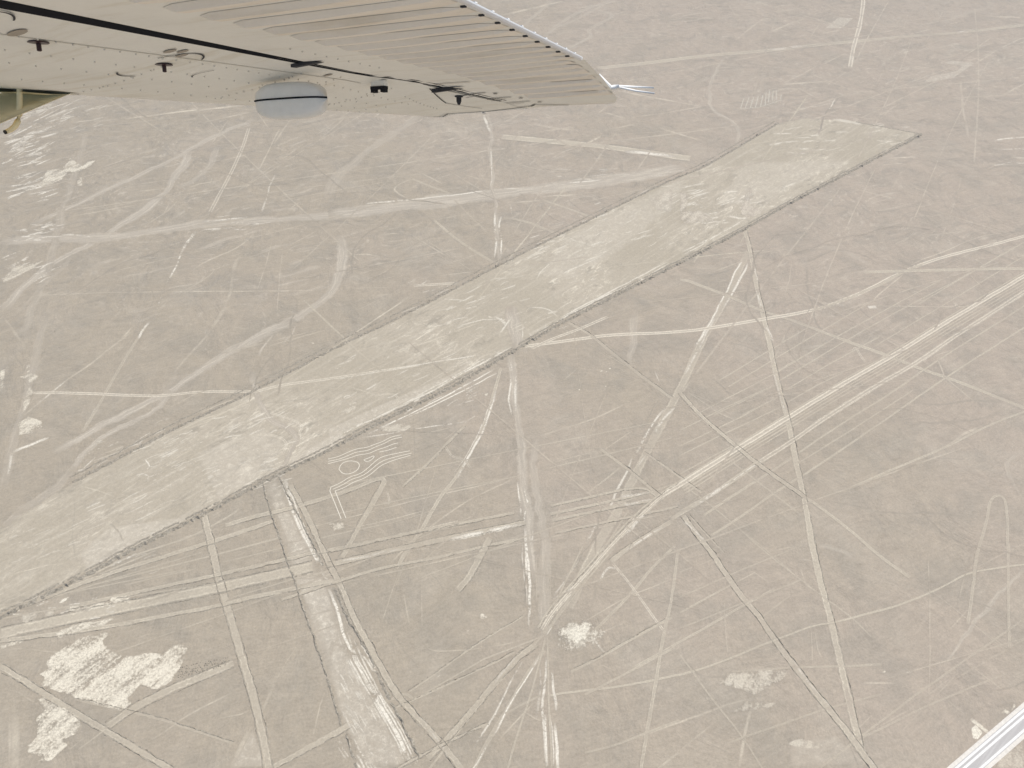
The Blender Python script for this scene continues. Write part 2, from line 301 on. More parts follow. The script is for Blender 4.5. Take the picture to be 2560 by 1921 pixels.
 ('P',6.9,0.55,0,[(383.6,838.6),(428.4,849.7),(484.0,857.8),(572.0,882.1)]),
 ('R',8.5,0.4,0,[(266.1,810.8),(289.3,816.9),(309.1,823.0)]),
 ('R',6.4,0.5,0,[(482.7,857.8),(496.0,862.7)]),
 ('F',4.1,0.6,0,[(97.8,715.8),(135.1,698.5),(176.6,680.5)]),
 ('F',6.5,0.6,0,[(-14.8,907.1),(19.5,928.7),(60.6,954.9)]),
 ('F',3.6,0.5,0,[(82.9,670.0),(103.6,656.4)]),
 ('F',3.5,0.6,0,[(127.5,640.9),(146.0,628.1),(165.0,614.6)]),
 ('F',2.9,0.5,0,[(176.8,681.7),(153.0,673.5),(128.3,663.2)]),
 ('F',2.4,0.5,0,[(76.0,663.2),(85.8,679.3)]),
 ('F',2.1,0.4,0,[(-5.5,647.5),(12.4,674.7)]),
 ('F',2.9,0.4,0,[(18.2,647.5),(41.5,638.8),(55.5,634.5)]),
 ('F',2.9,0.5,0,[(104.9,658.6),(136.3,667.7)]),
 ('F',2.1,0.4,0,[(79.9,634.5),(114.0,647.5)]),
 ('F',3.3,0.35,0,[(142.0,843.3),(97.7,846.5)]),
 ('T',4.2,0.7,0,[(414.4,962.6),(401.0,925.0),(380.9,872.7),(358.5,821.5),(338.5,768.9)]),
 ('R',2.7,0.5,0,[(361.4,830.7),(340.3,774.5)]),
 ('F',1.8,0.6,0,[(443.8,958.7),(412.9,903.6),(385.9,852.9),(371.4,827.6),(348.8,783.0)]),
 ('G',2.2,0.7,0,[(307.3,703.4),(295.4,681.7),(285.0,667.7),(275.5,645.3),(266.5,628.1)]),
 ('F',2.1,0.6,0,[(331.6,757.8),(316.5,741.7)]),
 ('R',1.5,0.6,0,[(302.5,698.5),(290.2,674.7)]),
 ('F',5.4,0.5,0,[(277.2,857.8),(306.1,882.8),(330.4,901.8)]),
 ('F',5.2,0.5,0,[(261.3,728.6),(286.9,732.5),(312.5,735.6)]),
 ('F',2.9,0.5,0,[(261.9,731.2),(286.6,752.4),(308.8,774.5)]),
 ('F',2.4,0.5,0,[(309.2,771.7),(347.8,806.4)]),
 ('F',4.8,0.4,0,[(330.2,854.6),(356.9,864.4),(382.7,874.3)]),
 ('F',2.6,0.4,0,[(310.8,656.4),(341.5,679.3),(387.0,715.8),(419.3,741.7)]),
 ('F',2.4,0.4,0,[(322.5,654.2),(360.9,688.8)]),
 ('F',2.8,0.6,0,[(464.9,774.5),(508.8,815.4),(558.1,852.9)]),
 ('F',2.5,0.5,0,[(463.9,794.5),(511.4,843.3)]),
 ('F',3.0,0.4,0,[(502.6,736.4),(457.5,700.9)]),
 ('F',1.6,0.45,0,[(325.2,649.7),(349.0,679.3)]),
 ('F',2.5,0.95,0,[(313.4,585.7),(337.6,588.6)]),
 ('F',2.6,0.8,0,[(344.4,607.0),(354.3,604.4)]),
 ('R',3.2,0.8,0,[(405.3,615.6),(426.1,619.7),(449.1,623.9)]),
 ('F',2.8,0.6,0,[(416.6,588.0),(431.1,586.1)]),
 ('F',3.1,0.4,0,[(298.9,574.3),(326.0,578.1)]),
 ('F',6.2,0.5,0,[(536.1,905.3),(575.6,902.8)]),
 ('F',2.8,0.3,0,[(353.8,766.1),(405.8,766.1),(424.2,768.9)]),
 ('F',3.5,0.5,0,[(322.0,712.1),(347.2,712.1)]),
 ('F',3.1,0.5,0,[(244.4,718.4),(275.3,718.4),(285.2,698.5)]),
 ('F',4.6,0.5,0,[(295.2,934.2),(328.3,943.5)]),
 ('F',4.5,0.4,0,[(291.3,917.8),(325.3,926.9)]),
 ('F',3.2,0.5,0,[(229.3,654.2),(238.8,650.8)]),
 ('R',3.2,0.6,0,[(218.3,607.4),(229.1,611.5),(248.1,615.6)]),
 ('R',2.2,0.6,0,[(208.4,534.7),(227.6,548.7)]),
 ('R',2.6,0.5,0,[(239.3,561.3),(246.9,565.0)]),
 ('R',6.9,0.4,0,[(285.9,656.4),(306.6,649.7),(311.7,643.1)]),
 ('F',3.1,0.5,0,[(397.9,589.6),(408.5,591.5)]),
 ('F',3.3,0.5,0,[(392.1,576.2),(420.9,574.3)]),
 ('P',5.5,0.45,0,[(169.6,455.0),(159.0,436.5),(145.2,405.3),(126.9,373.5),(112.3,345.8),(100.7,320.2),(80.0,281.3),(72.6,266.8),(64.6,252.0),(53.4,229.1),(39.1,205.4),(25.5,175.8)]),
 ('R',2.1,0.8,0,[(164.6,447.5),(156.1,432.9),(145.2,410.3),(134.1,390.6),(122.9,367.5),(112.1,350.0)]),
 ('R',1.9,0.75,0,[(165.6,442.0),(157.5,424.1),(145.6,402.0),(137.9,389.1)]),
 ('R',2.2,0.5,0,[(131.6,382.8),(117.9,355.7),(106.7,334.8),(98.7,318.9)]),
 ('R',2.0,0.7,0,[(87.7,301.5),(77.9,287.2),(71.3,275.8),(66.7,265.8)]),
 ('R',1.6,0.6,0,[(94.3,304.0),(84.4,290.7),(76.7,278.0)]),
 ('G',0.9,0.55,0,[(84.1,307.7),(79.1,296.7),(74.4,287.2)]),
 ('R',1.7,0.6,0,[(65.1,265.8),(60.5,254.2),(54.5,242.9),(51.2,234.1),(48.2,226.4)]),
 ('R',1.6,0.55,0,[(41.5,220.8),(36.1,209.9)]),
 ('G',0.9,0.4,0,[(48.3,227.4),(39.3,211.7),(26.1,191.9)]),
 ('P',3.4,0.7,1,[(171.1,480.5),(169.0,447.5),(163.9,405.3),(161.6,373.5),(159.0,345.8),(156.2,318.9),(155.2,293.1),(153.1,271.6),(150.3,248.3),(149.0,231.4),(146.0,209.0),(144.2,189.4),(143.4,166.9),(141.7,149.8),(140.9,138.3),(139.8,122.4),(138.8,113.4)]),
 ('R',1.4,0.7,0,[(168.7,443.8),(167.4,425.8),(166.0,410.3)]),
 ('R',1.7,0.6,0,[(164.0,410.3),(163.2,389.1)]),
 ('R',2.5,0.55,0,[(161.6,373.5),(162.5,364.5),(162.7,357.2)]),
 ('R',1.2,0.4,0,[(157.3,338.9),(156.0,325.4),(155.2,300.1),(154.8,288.2)]),
 ('F',2.4,0.5,0,[(140.9,138.3),(139.9,126.6)]),
 ('P',3.2,0.6,0,[(114.4,420.6),(119.5,419.7),(129.8,412.0),(142.8,403.6),(163.5,385.9),(178.1,379.6),(202.7,361.6),(229.9,344.4),(246.1,332.1),(258.4,325.4),(274.6,313.8),(288.1,303.8),(295.6,298.9)]),
 ('T',2.6,0.8,0,[(7.7,352.9),(43.8,360.1),(64.6,364.2),(105.9,366.0),(136.7,372.8),(161.9,378.9),(196.2,387.5),(215.1,396.3),(234.9,407.0),(271.7,431.1),(305.1,447.5),(343.8,460.8),(379.6,474.9)]),
 ('P',2.0,0.6,0,[(196.2,387.5),(215.1,396.3),(234.9,407.0),(253.0,417.1),(271.7,431.1),(286.2,438.3)]),
 ('T',2.7,0.95,0,[(357.8,429.3),(276.3,375.0),(236.6,347.2),(189.3,316.4),(155.1,292.8),(122.4,270.5),(87.4,245.8),(77.1,238.8),(60.5,222.6),(45.1,205.4),(35.3,193.5),(18.4,174.3),(13.2,165.2)]),
 ('P',3.1,0.6,0,[(357.8,429.3),(276.3,375.0),(236.6,347.2),(189.3,316.4),(155.1,292.8),(122.4,270.5),(87.4,245.8)]),
 ('P',2.4,0.6,2,[(87.4,245.8),(77.1,238.8),(60.5,222.6),(45.1,205.4),(35.3,193.5),(18.4,174.3),(13.2,165.2)]),
 ('R',1.3,0.6,0,[(236.6,347.2),(189.1,315.7),(158.1,294.1)]),
 ('R',1.6,0.6,0,[(70.7,231.2),(62.6,222.7),(54.7,213.5)]),
 ('P',3.1,0.55,0,[(349.6,412.0),(296.1,375.0),(268.6,355.7),(242.0,336.1),(212.6,318.1),(167.3,286.4),(151.1,273.9),(133.1,261.8),(107.9,243.2),(87.2,229.5),(79.4,224.4)]),
 ('T',3.1,0.5,0,[(349.6,412.0),(296.1,375.0),(268.6,355.7),(242.0,336.1),(212.6,318.1),(167.3,286.4)]),
 ('R',2.0,0.6,0,[(167.3,286.4),(151.1,273.8),(133.1,261.8),(107.9,243.2),(87.2,229.5)]),
 ('P',1.2,0.65,0,[(342.3,396.8),(256.2,338.9),(220.7,312.5),(191.2,293.4),(154.5,267.2)]),
 ('P',1.5,0.6,0,[(150.3,264.0),(136.4,254.4),(112.6,238.2),(96.2,226.7)]),
 ('P',1.2,0.65,0,[(331.9,375.0),(258.9,326.8),(196.2,281.8),(152.0,251.3)]),
 ('P',1.4,0.6,0,[(150.0,250.3),(142.2,245.2),(131.7,238.2),(114.7,225.7),(97.9,214.7)]),
 ('P',1.5,0.6,0,[(294.9,299.4),(265.8,287.5),(241.1,273.8),(204.8,257.6),(173.9,243.2)]),
 ('F',2.0,0.5,0,[(238.4,273.3),(249.0,280.6),(261.0,286.4)]),
 ('P',0.9,0.6,0,[(122.3,322.8),(187.6,370.5)]),
 ('P',0.9,0.6,0,[(126.7,317.6),(194.4,366.7),(217.0,382.8),(239.4,398.7)]),
 ('P',0.9,0.6,0,[(159.3,331.4),(227.6,378.1),(295.1,422.3)]),
 ('P',1.0,0.6,0,[(158.1,322.8),(236.6,378.1),(309.6,424.1),(359.7,458.8)]),
 ('P',0.9,0.6,0,[(103.8,295.3),(155.7,328.1),(198.9,358.6)]),
 ('P',0.9,0.6,0,[(159.8,315.1),(196.4,340.2),(232.4,363.0)]),
 ('P',0.9,0.6,0,[(114.4,295.3),(154.4,318.9)]),
 ('P',0.9,0.6,0,[(158.2,305.0),(179.1,318.9),(203.7,333.4)]),
 ('P',0.9,0.6,0,[(224.2,352.9),(283.7,393.8),(361.3,447.5)]),
 ('P',0.9,0.6,0,[(130.2,295.3),(153.7,308.8)]),
 ('P',1.0,0.6,0,[(266.4,393.8),(317.1,429.3),(369.3,464.6)]),
 ('P',0.9,0.6,0,[(93.2,283.6),(122.6,301.4),(153.5,318.9)]),
 ('P',0.9,0.6,0,[(91.5,272.3),(128.0,292.9),(150.7,307.5)]),
 ('P',0.9,0.6,0,[(90.5,265.7),(121.7,283.6),(153.7,301.4)]),
 ('P',0.9,0.6,0,[(88.5,253.0),(116.4,270.1),(149.6,288.2)]),
 ('P',0.9,0.6,0,[(152.7,260.4),(188.1,283.6),(234.3,315.1)]),
 ('P',3.6,0.6,0,[(242.0,429.0),(271.4,430.2),(309.7,432.0),(359.7,433.3)]),
 ('F',1.2,0.6,0,[(235.1,391.9),(293.0,391.4),(318.4,391.4)]),
 ('R',3.5,0.9,0,[(232.8,391.0),(238.1,391.6)]),
 ('F',1.4,0.7,0,[(236.3,392.2),(239.5,400.3),(262.6,420.6),(269.4,427.6)]),
 ('F',1.5,0.55,0,[(274.1,434.7),(288.3,443.8),(307.3,453.1),(339.9,472.5),(361.0,476.5)]),
 ('F',1.9,0.35,0,[(246.4,459.8),(298.0,472.5),(332.2,478.5)]),
 ('F',2.5,0.35,0,[(270.8,536.8),(294.6,524.3)]),
 ('F',2.4,0.4,0,[(315.6,509.9),(344.6,488.7),(367.1,472.5)]),
 ('F',1.8,0.35,0,[(139.8,443.8),(181.3,453.1),(202.2,456.9)]),
 ('F',1.7,0.3,0,[(164.9,424.1),(187.9,426.7)]),
 ('F',1.0,0.35,0,[(196.6,443.8),(188.1,418.8),(180.3,400.3)]),
 ('F',1.2,0.4,0,[(127.2,415.4),(149.3,420.6)]),
 ('F',1.8,0.6,0,[(325.4,443.8),(328.8,436.5)]),
 ('F',1.5,0.6,0,[(260.0,348.6),(256.6,325.4),(266.3,305.0)]),
 ('F',1.0,0.6,0,[(254.4,338.9),(258.4,344.4),(272.1,350.0)]),
 ('T',1.4,0.4,0,[(209.4,348.6),(212.6,352.9),(212.8,344.4),(214.4,337.5)]),
 ('T',1.4,0.5,0,[(290.5,395.5),(291.9,393.8),(289.6,390.6)]),
 ('F',1.2,0.3,0,[(294.5,484.6),(301.4,455.0)]),
 ('F',1.1,0.4,0,[(313.9,429.3),(316.4,410.3)]),
 ('F',2.8,0.35,0,[(224.9,516.5),(237.3,505.6)]),
 ('F',1.2,0.4,0,[(188.7,484.6),(198.0,499.1)]),
 ('R',1.8,0.6,0,[(176.9,499.1),(185.7,534.5)]),
 ('R',2.9,0.6,0,[(177.5,507.7),(184.6,497.0)]),
 ('P',1.7,0.4,0,[(172.6,484.6),(169.0,462.7)]),
 ('R',2.3,0.55,0,[(130.9,527.7),(134.0,516.5)]),
 ('R',3.3,0.55,0,[(142.2,494.9),(146.5,492.8)]),
 ('R',3.4,0.55,0,[(127.2,503.4),(140.9,501.3)]),
 ('R',2.7,0.55,0,[(210.7,536.8),(227.3,548.6)]),
 ('R',3.3,0.55,0,[(132.7,539.2),(153.6,546.2)]),
 ('R',3.2,0.55,0,[(241.2,563.1),(246.9,565.6)]),
 ('R',2.9,0.55,0,[(145.0,484.6),(162.3,490.8)]),
 ('R',3.3,0.55,0,[(161.6,499.1),(174.8,494.9)]),
 ('R',3.2,0.55,0,[(140.5,505.6),(149.9,499.1)]),
 ('R',1.5,0.7,0,[(118.5,447.5),(137.7,462.7),(158.0,480.5),(174.8,494.9)]),
 ('R',1.6,0.6,0,[(119.1,451.2),(142.1,468.5),(171.6,490.8)]),
 ('P',2.7,0.6,3,[(97.8,313.0),(105.7,295.8),(120.0,275.0),(131.0,259.7),(143.9,245.2),(150.1,238.2)]),
 ('P',2.0,0.6,0,[(150.1,238.2),(156.3,231.9),(167.5,217.4),(176.5,203.2),(187.2,191.3)]),
 ('F',0.9,0.4,0,[(187.2,191.3),(195.7,183.2),(204.5,171.5),(211.5,160.3),(222.4,147.2)]),
 ('F',1.5,0.5,0,[(101.6,314.3),(115.8,298.2),(127.3,289.9)]),
 ('F',1.1,0.4,0,[(103.2,313.0),(114.5,305.5),(123.9,294.6)]),
 ('P',1.3,0.45,0,[(115.9,262.9),(132.1,243.2),(145.4,226.7)]),
 ('P',0.9,0.45,0,[(89.7,245.2),(102.5,231.4),(110.6,221.1),(122.9,204.0),(134.5,191.3),(142.2,182.4),(153.2,171.5),(159.1,161.8)]),
 ('P',3.0,0.6,3,[(86.0,226.7),(90.5,216.5),(96.2,205.8),(102.6,188.9),(107.1,179.2),(112.3,170.8),(115.6,161.0),(122.6,146.2),(128.6,134.1),(135.3,122.1),(140.4,110.6),(144.5,99.2)]),
 ('R',1.4,0.5,0,[(120.5,153.3),(122.9,147.0),(129.0,135.6),(134.3,127.3)]),
 ('R',1.9,0.55,0,[(84.1,224.8),(88.7,219.2),(94.2,211.1)]),
 ('F',2.2,0.4,0,[(127.0,135.6),(127.5,130.4),(129.9,125.4)]),
 ('P',1.1,0.45,1,[(89.1,226.7),(95.7,215.6),(102.1,204.9)]),
 ('P',1.1,0.6,0,[(76.2,173.2),(88.7,180.3),(102.3,187.5)]),
 ('F',1.0,0.5,0,[(103.1,187.9),(114.7,194.1),(121.7,186.7)]),
 ('P',1.2,0.6,0,[(52.2,147.7),(74.0,159.1),(107.5,177.9),(122.1,185.5)]),
 ('P',0.9,0.5,0,[(113.0,171.0),(127.6,181.5)]),
 ('F',1.2,0.6,0,[(79.4,194.1),(85.7,196.6)]),
 ('F',0.9,0.4,0,[(85.7,196.6),(101.0,203.4)]),
 ('P',1.0,0.9,0,[(247.0,198.7),(227.2,195.9),(213.5,193.2),(201.4,186.7),(180.1,177.9),(160.6,172.5),(143.9,168.5),(135.1,167.2),(116.8,160.5),(100.3,154.0),(85.7,148.4),(71.7,144.3),(47.3,139.6),(22.9,136.8),(15.0,135.3)]),
 ('P',1.4,0.45,0,[(250.9,231.7),(236.4,198.3),(227.1,177.9),(217.9,156.2)]),
 ('P',1.6,0.45,0,[(237.1,199.7),(252.4,234.3),(251.3,239.7),(245.0,237.3),(236.4,222.0),(222.2,201.5),(213.0,183.2),(204.3,167.7)]),
 ('P',1.0,0.5,0,[(93.9,145.7),(121.7,147.7)]),
 ('P',1.1,0.5,0,[(121.7,147.7),(135.1,147.9),(159.6,149.1)]),
 ('F',1.2,0.8,0,[(149.0,141.1),(162.7,140.6)]),
 ('F',1.0,0.4,0,[(166.0,151.9),(170.5,145.7),(175.3,140.9)]),
 ('F',1.1,0.6,0,[(44.3,116.2),(62.1,122.9),(68.7,124.7),(78.8,127.9),(89.1,131.7),(101.5,135.0)]),
 ('F',1.8,0.55,0,[(99.5,131.7),(94.9,122.3),(89.1,106.8)]),
 ('P',0.9,0.45,0,[(73.1,153.3),(76.3,147.7),(79.8,140.9),(84.7,132.4),(92.9,119.2),(98.6,105.6)]),
 ('F',1.0,0.5,0,[(66.9,113.5),(74.0,118.6),(83.3,124.7)]),
 ('F',0.9,0.35,0,[(104.6,131.7),(110.2,122.9)]),
 ('F',0.9,0.4,0,[(133.7,167.2),(131.6,156.9),(129.1,147.7)]),
 ('F',0.9,0.4,0,[(135.1,167.2),(133.9,155.5),(135.1,147.7)]),
 ('F',0.9,0.35,0,[(97.4,181.1),(95.1,165.7),(93.8,151.9)]),
 ('W',3.5,0.5,0,[(148.7,210.4),(154.0,207.8),(159.9,205.2),(164.1,201.7)]),
 ('F',1.3,0.5,0,[(123.2,205.2),(133.6,207.8),(144.4,208.7)]),
 ('F',0.9,0.45,0,[(136.3,200.8),(141.5,201.0),(145.5,199.1)]),
 ('F',1.1,0.4,0,[(136.8,200.0),(137.1,187.5),(142.3,182.6)]),
 ('F',0.9,0.4,0,[(109.9,221.3),(123.4,206.0),(133.9,191.6),(138.2,185.9)]),
 ('F',0.9,0.35,0,[(191.9,162.7),(199.8,168.7),(209.4,176.3)]),
 ('F',0.9,0.3,0,[(145.7,121.0),(164.6,129.8),(188.5,144.3)]),
 ('F',0.9,0.3,0,[(155.7,119.2),(176.9,135.0),(192.0,146.4)]),
 ('F',0.9,0.4,0,[(179.8,135.6),(187.5,126.0)]),
 ('F',0.9,0.5,0,[(141.0,122.3),(147.7,127.3)]),
 ('R',1.4,0.4,0,[(140.1,117.4),(141.3,111.4),(143.0,107.3)]),
 ('G',0.9,0.4,0,[(135.3,116.2),(135.0,107.3)]),
 ('F',0.9,0.35,0,[(74.1,119.2),(87.2,112.6)]),
 ('F',0.9,0.4,0,[(208.3,165.7),(221.8,151.2)]),
 ('F',0.9,0.35,0,[(196.2,149.8),(208.5,135.6)]),
 ('P',3.1,0.6,2,[(-142.5,220.8),(-131.3,225.5),(-109.2,232.1),(-94.4,238.0),(-79.4,244.9),(-70.4,250.2),(-66.6,249.5),(-67.3,244.9),(-70.3,236.5),(-76.4,218.0),(-81.6,202.1)]),
 ('F',0.9,0.95,0,[(-105.5,217.6),(-91.7,222.2),(-85.5,224.5)]),
 ('F',0.9,0.9,0,[(-83.2,225.0),(-69.4,229.3)]),
 ('F',0.9,0.6,0,[(-69.4,229.3),(-42.5,238.0),(-22.8,243.4),(1.4,251.1)]),
 ('P',1.6,0.55,2,[(-56.8,244.9),(-45.0,259.4),(-36.7,272.4),(-26.3,287.2)]),
 ('F',0.9,0.5,0,[(-90.7,216.2),(-75.9,219.9),(-57.1,225.0),(-38.1,232.1)]),
 ('P',2.3,0.6,0,[(-6.8,333.6),(-9.8,316.5),(-11.9,304.0),(-15.8,284.9),(-23.6,263.7),(-29.6,250.0),(-35.5,240.9),(-39.6,231.2),(-44.8,217.1),(-50.1,208.2),(-54.8,196.1)]),
 ('R',1.6,0.85,0,[(-8.9,315.2),(-11.8,301.5),(-15.0,286.0),(-20.6,271.3),(-24.4,261.5),(-29.5,249.0)]),
 ('R',0.9,0.6,0,[(-11.1,311.4),(-14.4,296.7),(-18.3,280.3),(-25.3,264.8),(-31.3,252.1)]),
 ('F',0.9,0.3,0,[(-38.9,268.0),(-42.8,241.9),(-47.5,213.5),(-56.0,179.8)]),
 ('G',0.9,0.35,0,[(-55.8,296.7),(-54.0,278.0),(-51.0,252.1)]),
 ('R',1.1,0.6,0,[(-26.4,289.5),(-20.5,294.3)]),
 ('R',1.2,0.6,0,[(-84.1,278.0),(-58.9,283.1),(-41.9,287.2),(-23.9,290.7)]),
 ('F',0.9,0.5,0,[(-58.4,278.0),(-33.2,286.0)]),
 ('G',0.9,0.4,0,[(-78.1,284.9),(-53.7,283.1),(-24.3,281.4),(-0.3,279.2)]),
 ('F',0.9,0.4,0,[(-54.1,268.0),(-36.2,278.0),(-28.1,287.2)]),
 ('P',1.7,0.6,2,[(-88.9,205.5),(-59.7,213.5),(-26.6,221.7),(1.3,228.3)]),
 ('P',3.0,0.55,3,[(-87.7,198.2),(-58.9,206.0),(-35.2,212.2),(6.7,222.5)]),
 ('R',2.8,0.8,0,[(-32.2,211.7),(-21.7,214.9),(-7.9,218.0),(6.7,221.5)]),
 ('R',1.8,0.45,0,[(-87.9,199.5),(-73.4,202.1),(-51.5,207.3)]),
 ('P',1.6,0.6,2,[(-106.0,179.8),(-85.9,187.8),(-61.6,197.0),(-39.0,201.2),(-21.3,206.4),(2.8,212.6)]),
 ('R',1.1,0.4,0,[(-46.1,206.4),(-40.2,207.3)]),
 ('P',1.5,0.65,2,[(19.5,232.6),(33.1,236.0),(56.9,242.9),(68.3,243.9),(71.9,240.9),(75.4,237.0)]),
 ('P',1.7,0.65,2,[(19.3,227.4),(48.9,235.0),(70.3,240.9)]),
 ('R',2.2,0.6,0,[(55.6,238.0),(65.3,239.4),(70.3,240.9)]),
 ('P',1.9,0.65,2,[(20.0,223.6),(56.7,233.1),(77.0,237.0)]),
 ('R',1.7,0.6,0,[(52.6,231.6),(73.0,237.0)]),
 ('P',1.4,0.6,2,[(21.2,216.2),(43.1,221.7),(67.9,227.8),(84.2,232.1)]),
 ('F',1.4,0.5,0,[(-59.4,197.0),(-49.6,210.8),(-37.5,222.7),(-24.8,234.1),(-14.7,240.9),(1.4,250.0)]),
 ('F',1.7,0.5,0,[(14.3,279.2),(27.4,284.3),(41.6,290.1),(54.4,296.7),(73.6,310.2)]),
 ('F',0.9,0.4,0,[(18.0,259.4),(46.9,269.3)]),
 ('G',0.9,0.4,0,[(30.1,270.8),(57.1,270.4),(86.8,270.2)]),
 ('P',2.0,0.5,1,[(47.8,270.2),(61.5,256.2),(70.1,245.9),(75.7,238.9)]),
 ('F',1.0,0.5,0,[(49.4,269.1),(69.9,286.0)]),
 ('P',1.1,0.5,0,[(38.2,239.9),(48.6,249.0),(57.5,257.3)]),
 ('F',0.9,0.35,0,[(17.6,248.5),(51.0,258.4)]),
 ('F',0.9,0.4,0,[(46.5,269.1),(51.9,258.9)]),
 ('P',2.5,0.45,1,[(36.5,375.2),(48.6,364.7),(59.1,350.2),(75.7,328.2),(90.7,310.2),(92.4,308.3)]),
 ('P',1.6,0.55,1,[(71.2,268.0),(84.5,254.7),(97.6,240.9)]),
 ('R',1.3,0.5,0,[(71.8,265.8),(66.6,257.3)]),
 ('F',0.9,0.4,0,[(56.8,266.9),(65.9,273.5)]),
 ('R',1.0,0.4,0,[(86.9,321.7),(85.3,330.9)]),
 ('R',1.3,0.5,0,[(6.5,358.8),(7.6,373.7)]),
 ('T',2.1,0.6,0,[(12.2,350.9),(23.0,358.8),(43.0,369.2),(61.9,381.4)]),
 ('R',1.9,0.8,0,[(-1.2,339.0),(-0.3,330.9)]),
 ('F',0.9,0.35,0,[(27.1,319.1),(43.0,337.7)]),
 ('T',1.1,0.35,0,[(-36.8,273.5),(-32.9,264.8),(-25.3,262.6),(-21.7,256.2)]),
 ('T',0.9,0.4,0,[(-65.3,235.0),(-61.9,233.1),(-64.5,241.9)]),
 ('R',1.4,0.75,0,[(-1.7,339.0),(-0.3,321.7),(-2.1,308.9),(0.2,291.9)]),
 ('R',1.7,0.65,0,[(1.6,334.9),(2.9,321.7),(1.1,308.9),(2.4,294.3)]),
 ('R',1.2,0.8,0,[(2.2,248.0),(3.7,237.0),(4.8,226.4)]),
 ('R',1.2,0.85,0,[(7.1,249.0),(6.6,239.9),(8.4,232.1),(6.0,227.4),(6.7,219.9)]),
 ('R',1.4,0.9,0,[(6.7,219.9),(6.1,204.7),(7.1,191.2)]),
 ('R',1.0,0.5,0,[(10.5,219.0),(8.8,207.3)]),
 ('R',1.5,0.9,0,[(6.7,220.4),(7.2,202.6),(8.3,177.9),(7.8,165.7)]),
 ('R',0.9,0.5,0,[(5.1,211.3),(5.0,202.6),(6.3,185.9),(6.9,174.8)]),
 ('G',0.9,0.5,0,[(5.3,200.0),(6.3,187.5),(7.6,174.8)]),
 ('F',0.9,0.35,0,[(11.8,206.0),(11.6,185.9),(10.8,174.8)]),
 ('F',0.9,0.35,0,[(14.1,206.0),(13.8,185.9),(12.9,174.8)]),
 ('F',0.9,0.35,0,[(16.3,206.0),(16.0,185.9),(15.1,174.8)]),
 ('F',0.9,0.35,0,[(18.6,206.0),(18.1,185.9),(17.2,174.8)]),
 ('P',2.7,0.6,2,[(79.9,223.2),(67.1,214.9),(53.9,206.0),(47.3,200.0)]),
 ('R',1.2,0.6,0,[(76.2,220.4),(53.9,206.0)]),
 ('P',1.5,0.55,0,[(79.1,208.7),(66.2,196.6),(57.6,185.9),(45.6,173.2),(35.7,163.5),(29.0,155.5)]),
 ('T',1.2,0.5,0,[(48.0,199.1),(56.2,185.9),(65.9,167.2),(68.2,163.5)]),
 ('F',1.0,0.5,0,[(78.0,191.6),(54.3,181.9),(31.9,168.7)]),
 ('P',1.3,0.6,2,[(72.2,171.0),(64.6,167.2),(52.7,160.5),(41.8,154.0),(25.1,145.7)]),
 ('P',1.2,0.55,0,[(71.4,156.9),(50.4,145.7),(40.6,140.9),(30.4,135.6)]),
 ('P',1.7,0.45,0,[(80.4,206.9),(73.7,181.1),(66.2,159.1),(59.0,135.0),(54.7,121.0),(50.3,105.6)]),
 ('P',0.9,0.55,0,[(68.6,125.4),(54.6,120.4),(41.5,115.6),(28.9,112.6)]),
 ('P',0.9,0.5,0,[(66.0,112.6),(55.8,105.6)]),
 ('P',0.9,0.6,2,[(5.4,171.7),(-12.6,160.5),(-30.9,146.4),(-43.3,137.1)]),
 ('P',1.0,0.6,2,[(1.1,154.4),(-18.8,144.3),(-41.1,133.5),(-52.2,128.8)]),
 ('P',2.7,0.55,3,[(10.7,158.3),(1.1,151.2),(-11.9,135.0),(-19.3,126.0),(-27.0,116.8),(-33.5,110.8)]),
 ('P',2.0,0.45,0,[(14.1,155.5),(4.4,141.6),(-2.8,128.5),(-9.6,117.4),(-15.4,105.6)]),
 ('R',0.9,0.95,0,[(12.7,154.0),(4.4,141.6),(-2.8,128.5),(-9.0,117.4)]),
 ('R',0.9,0.7,0,[(-9.0,117.4),(-13.1,110.2),(-16.6,105.6)]),
 ('R',1.3,0.6,0,[(5.2,151.2),(-0.2,141.6),(-7.3,128.5),(-10.9,122.3),(-15.7,113.2)]),
 ('R',1.2,0.35,0,[(3.9,155.5),(-3.5,145.7),(-8.1,139.6)]),
 ('R',1.2,0.7,0,[(14.8,156.9),(15.2,148.4),(12.8,135.6),(13.1,122.3),(13.2,107.3)]),
 ('R',1.5,0.75,0,[(17.1,146.4),(17.5,138.3),(18.1,128.5)]),
 ('R',1.6,0.8,0,[(13.3,129.2),(13.3,119.2),(13.8,106.8)]),
 ('R',1.6,0.85,0,[(17.6,124.1),(17.9,116.2),(18.1,105.6)]),
 ('R',0.9,0.6,0,[(15.8,128.5),(16.1,117.4),(16.3,106.8)]),
 ('R',1.5,0.25,0,[(12.3,151.9),(11.5,135.0),(9.9,122.3)]),
 ('P',1.1,0.6,3,[(-9.7,124.1),(-20.9,119.2),(-27.0,116.2),(-40.1,109.5),(-45.9,106.2)]),
 ('P',1.0,0.5,0,[(12.2,135.6),(4.3,131.7),(-2.8,127.9)]),
 ('F',0.9,0.5,0,[(10.2,133.7),(1.1,124.1),(-8.3,114.4)]),
 ('F',0.9,0.5,0,[(4.3,129.2),(9.4,126.0),(12.5,124.7)]),
 ('F',0.9,0.4,0,[(1.8,157.6),(5.9,156.2)]),
 ('P',3.6,0.5,1,[(-10.9,213.1),(-14.5,205.2),(-18.0,196.6),(-20.7,190.8),(-25.5,184.7)]),
 ('F',0.9,0.4,0,[(-14.4,201.7),(-7.7,200.4),(-7.6,195.8)]),
 ('F',0.9,0.4,0,[(-38.6,159.8),(-36.9,155.1),(-24.0,155.1),(-7.0,156.9),(8.0,161.3)]),
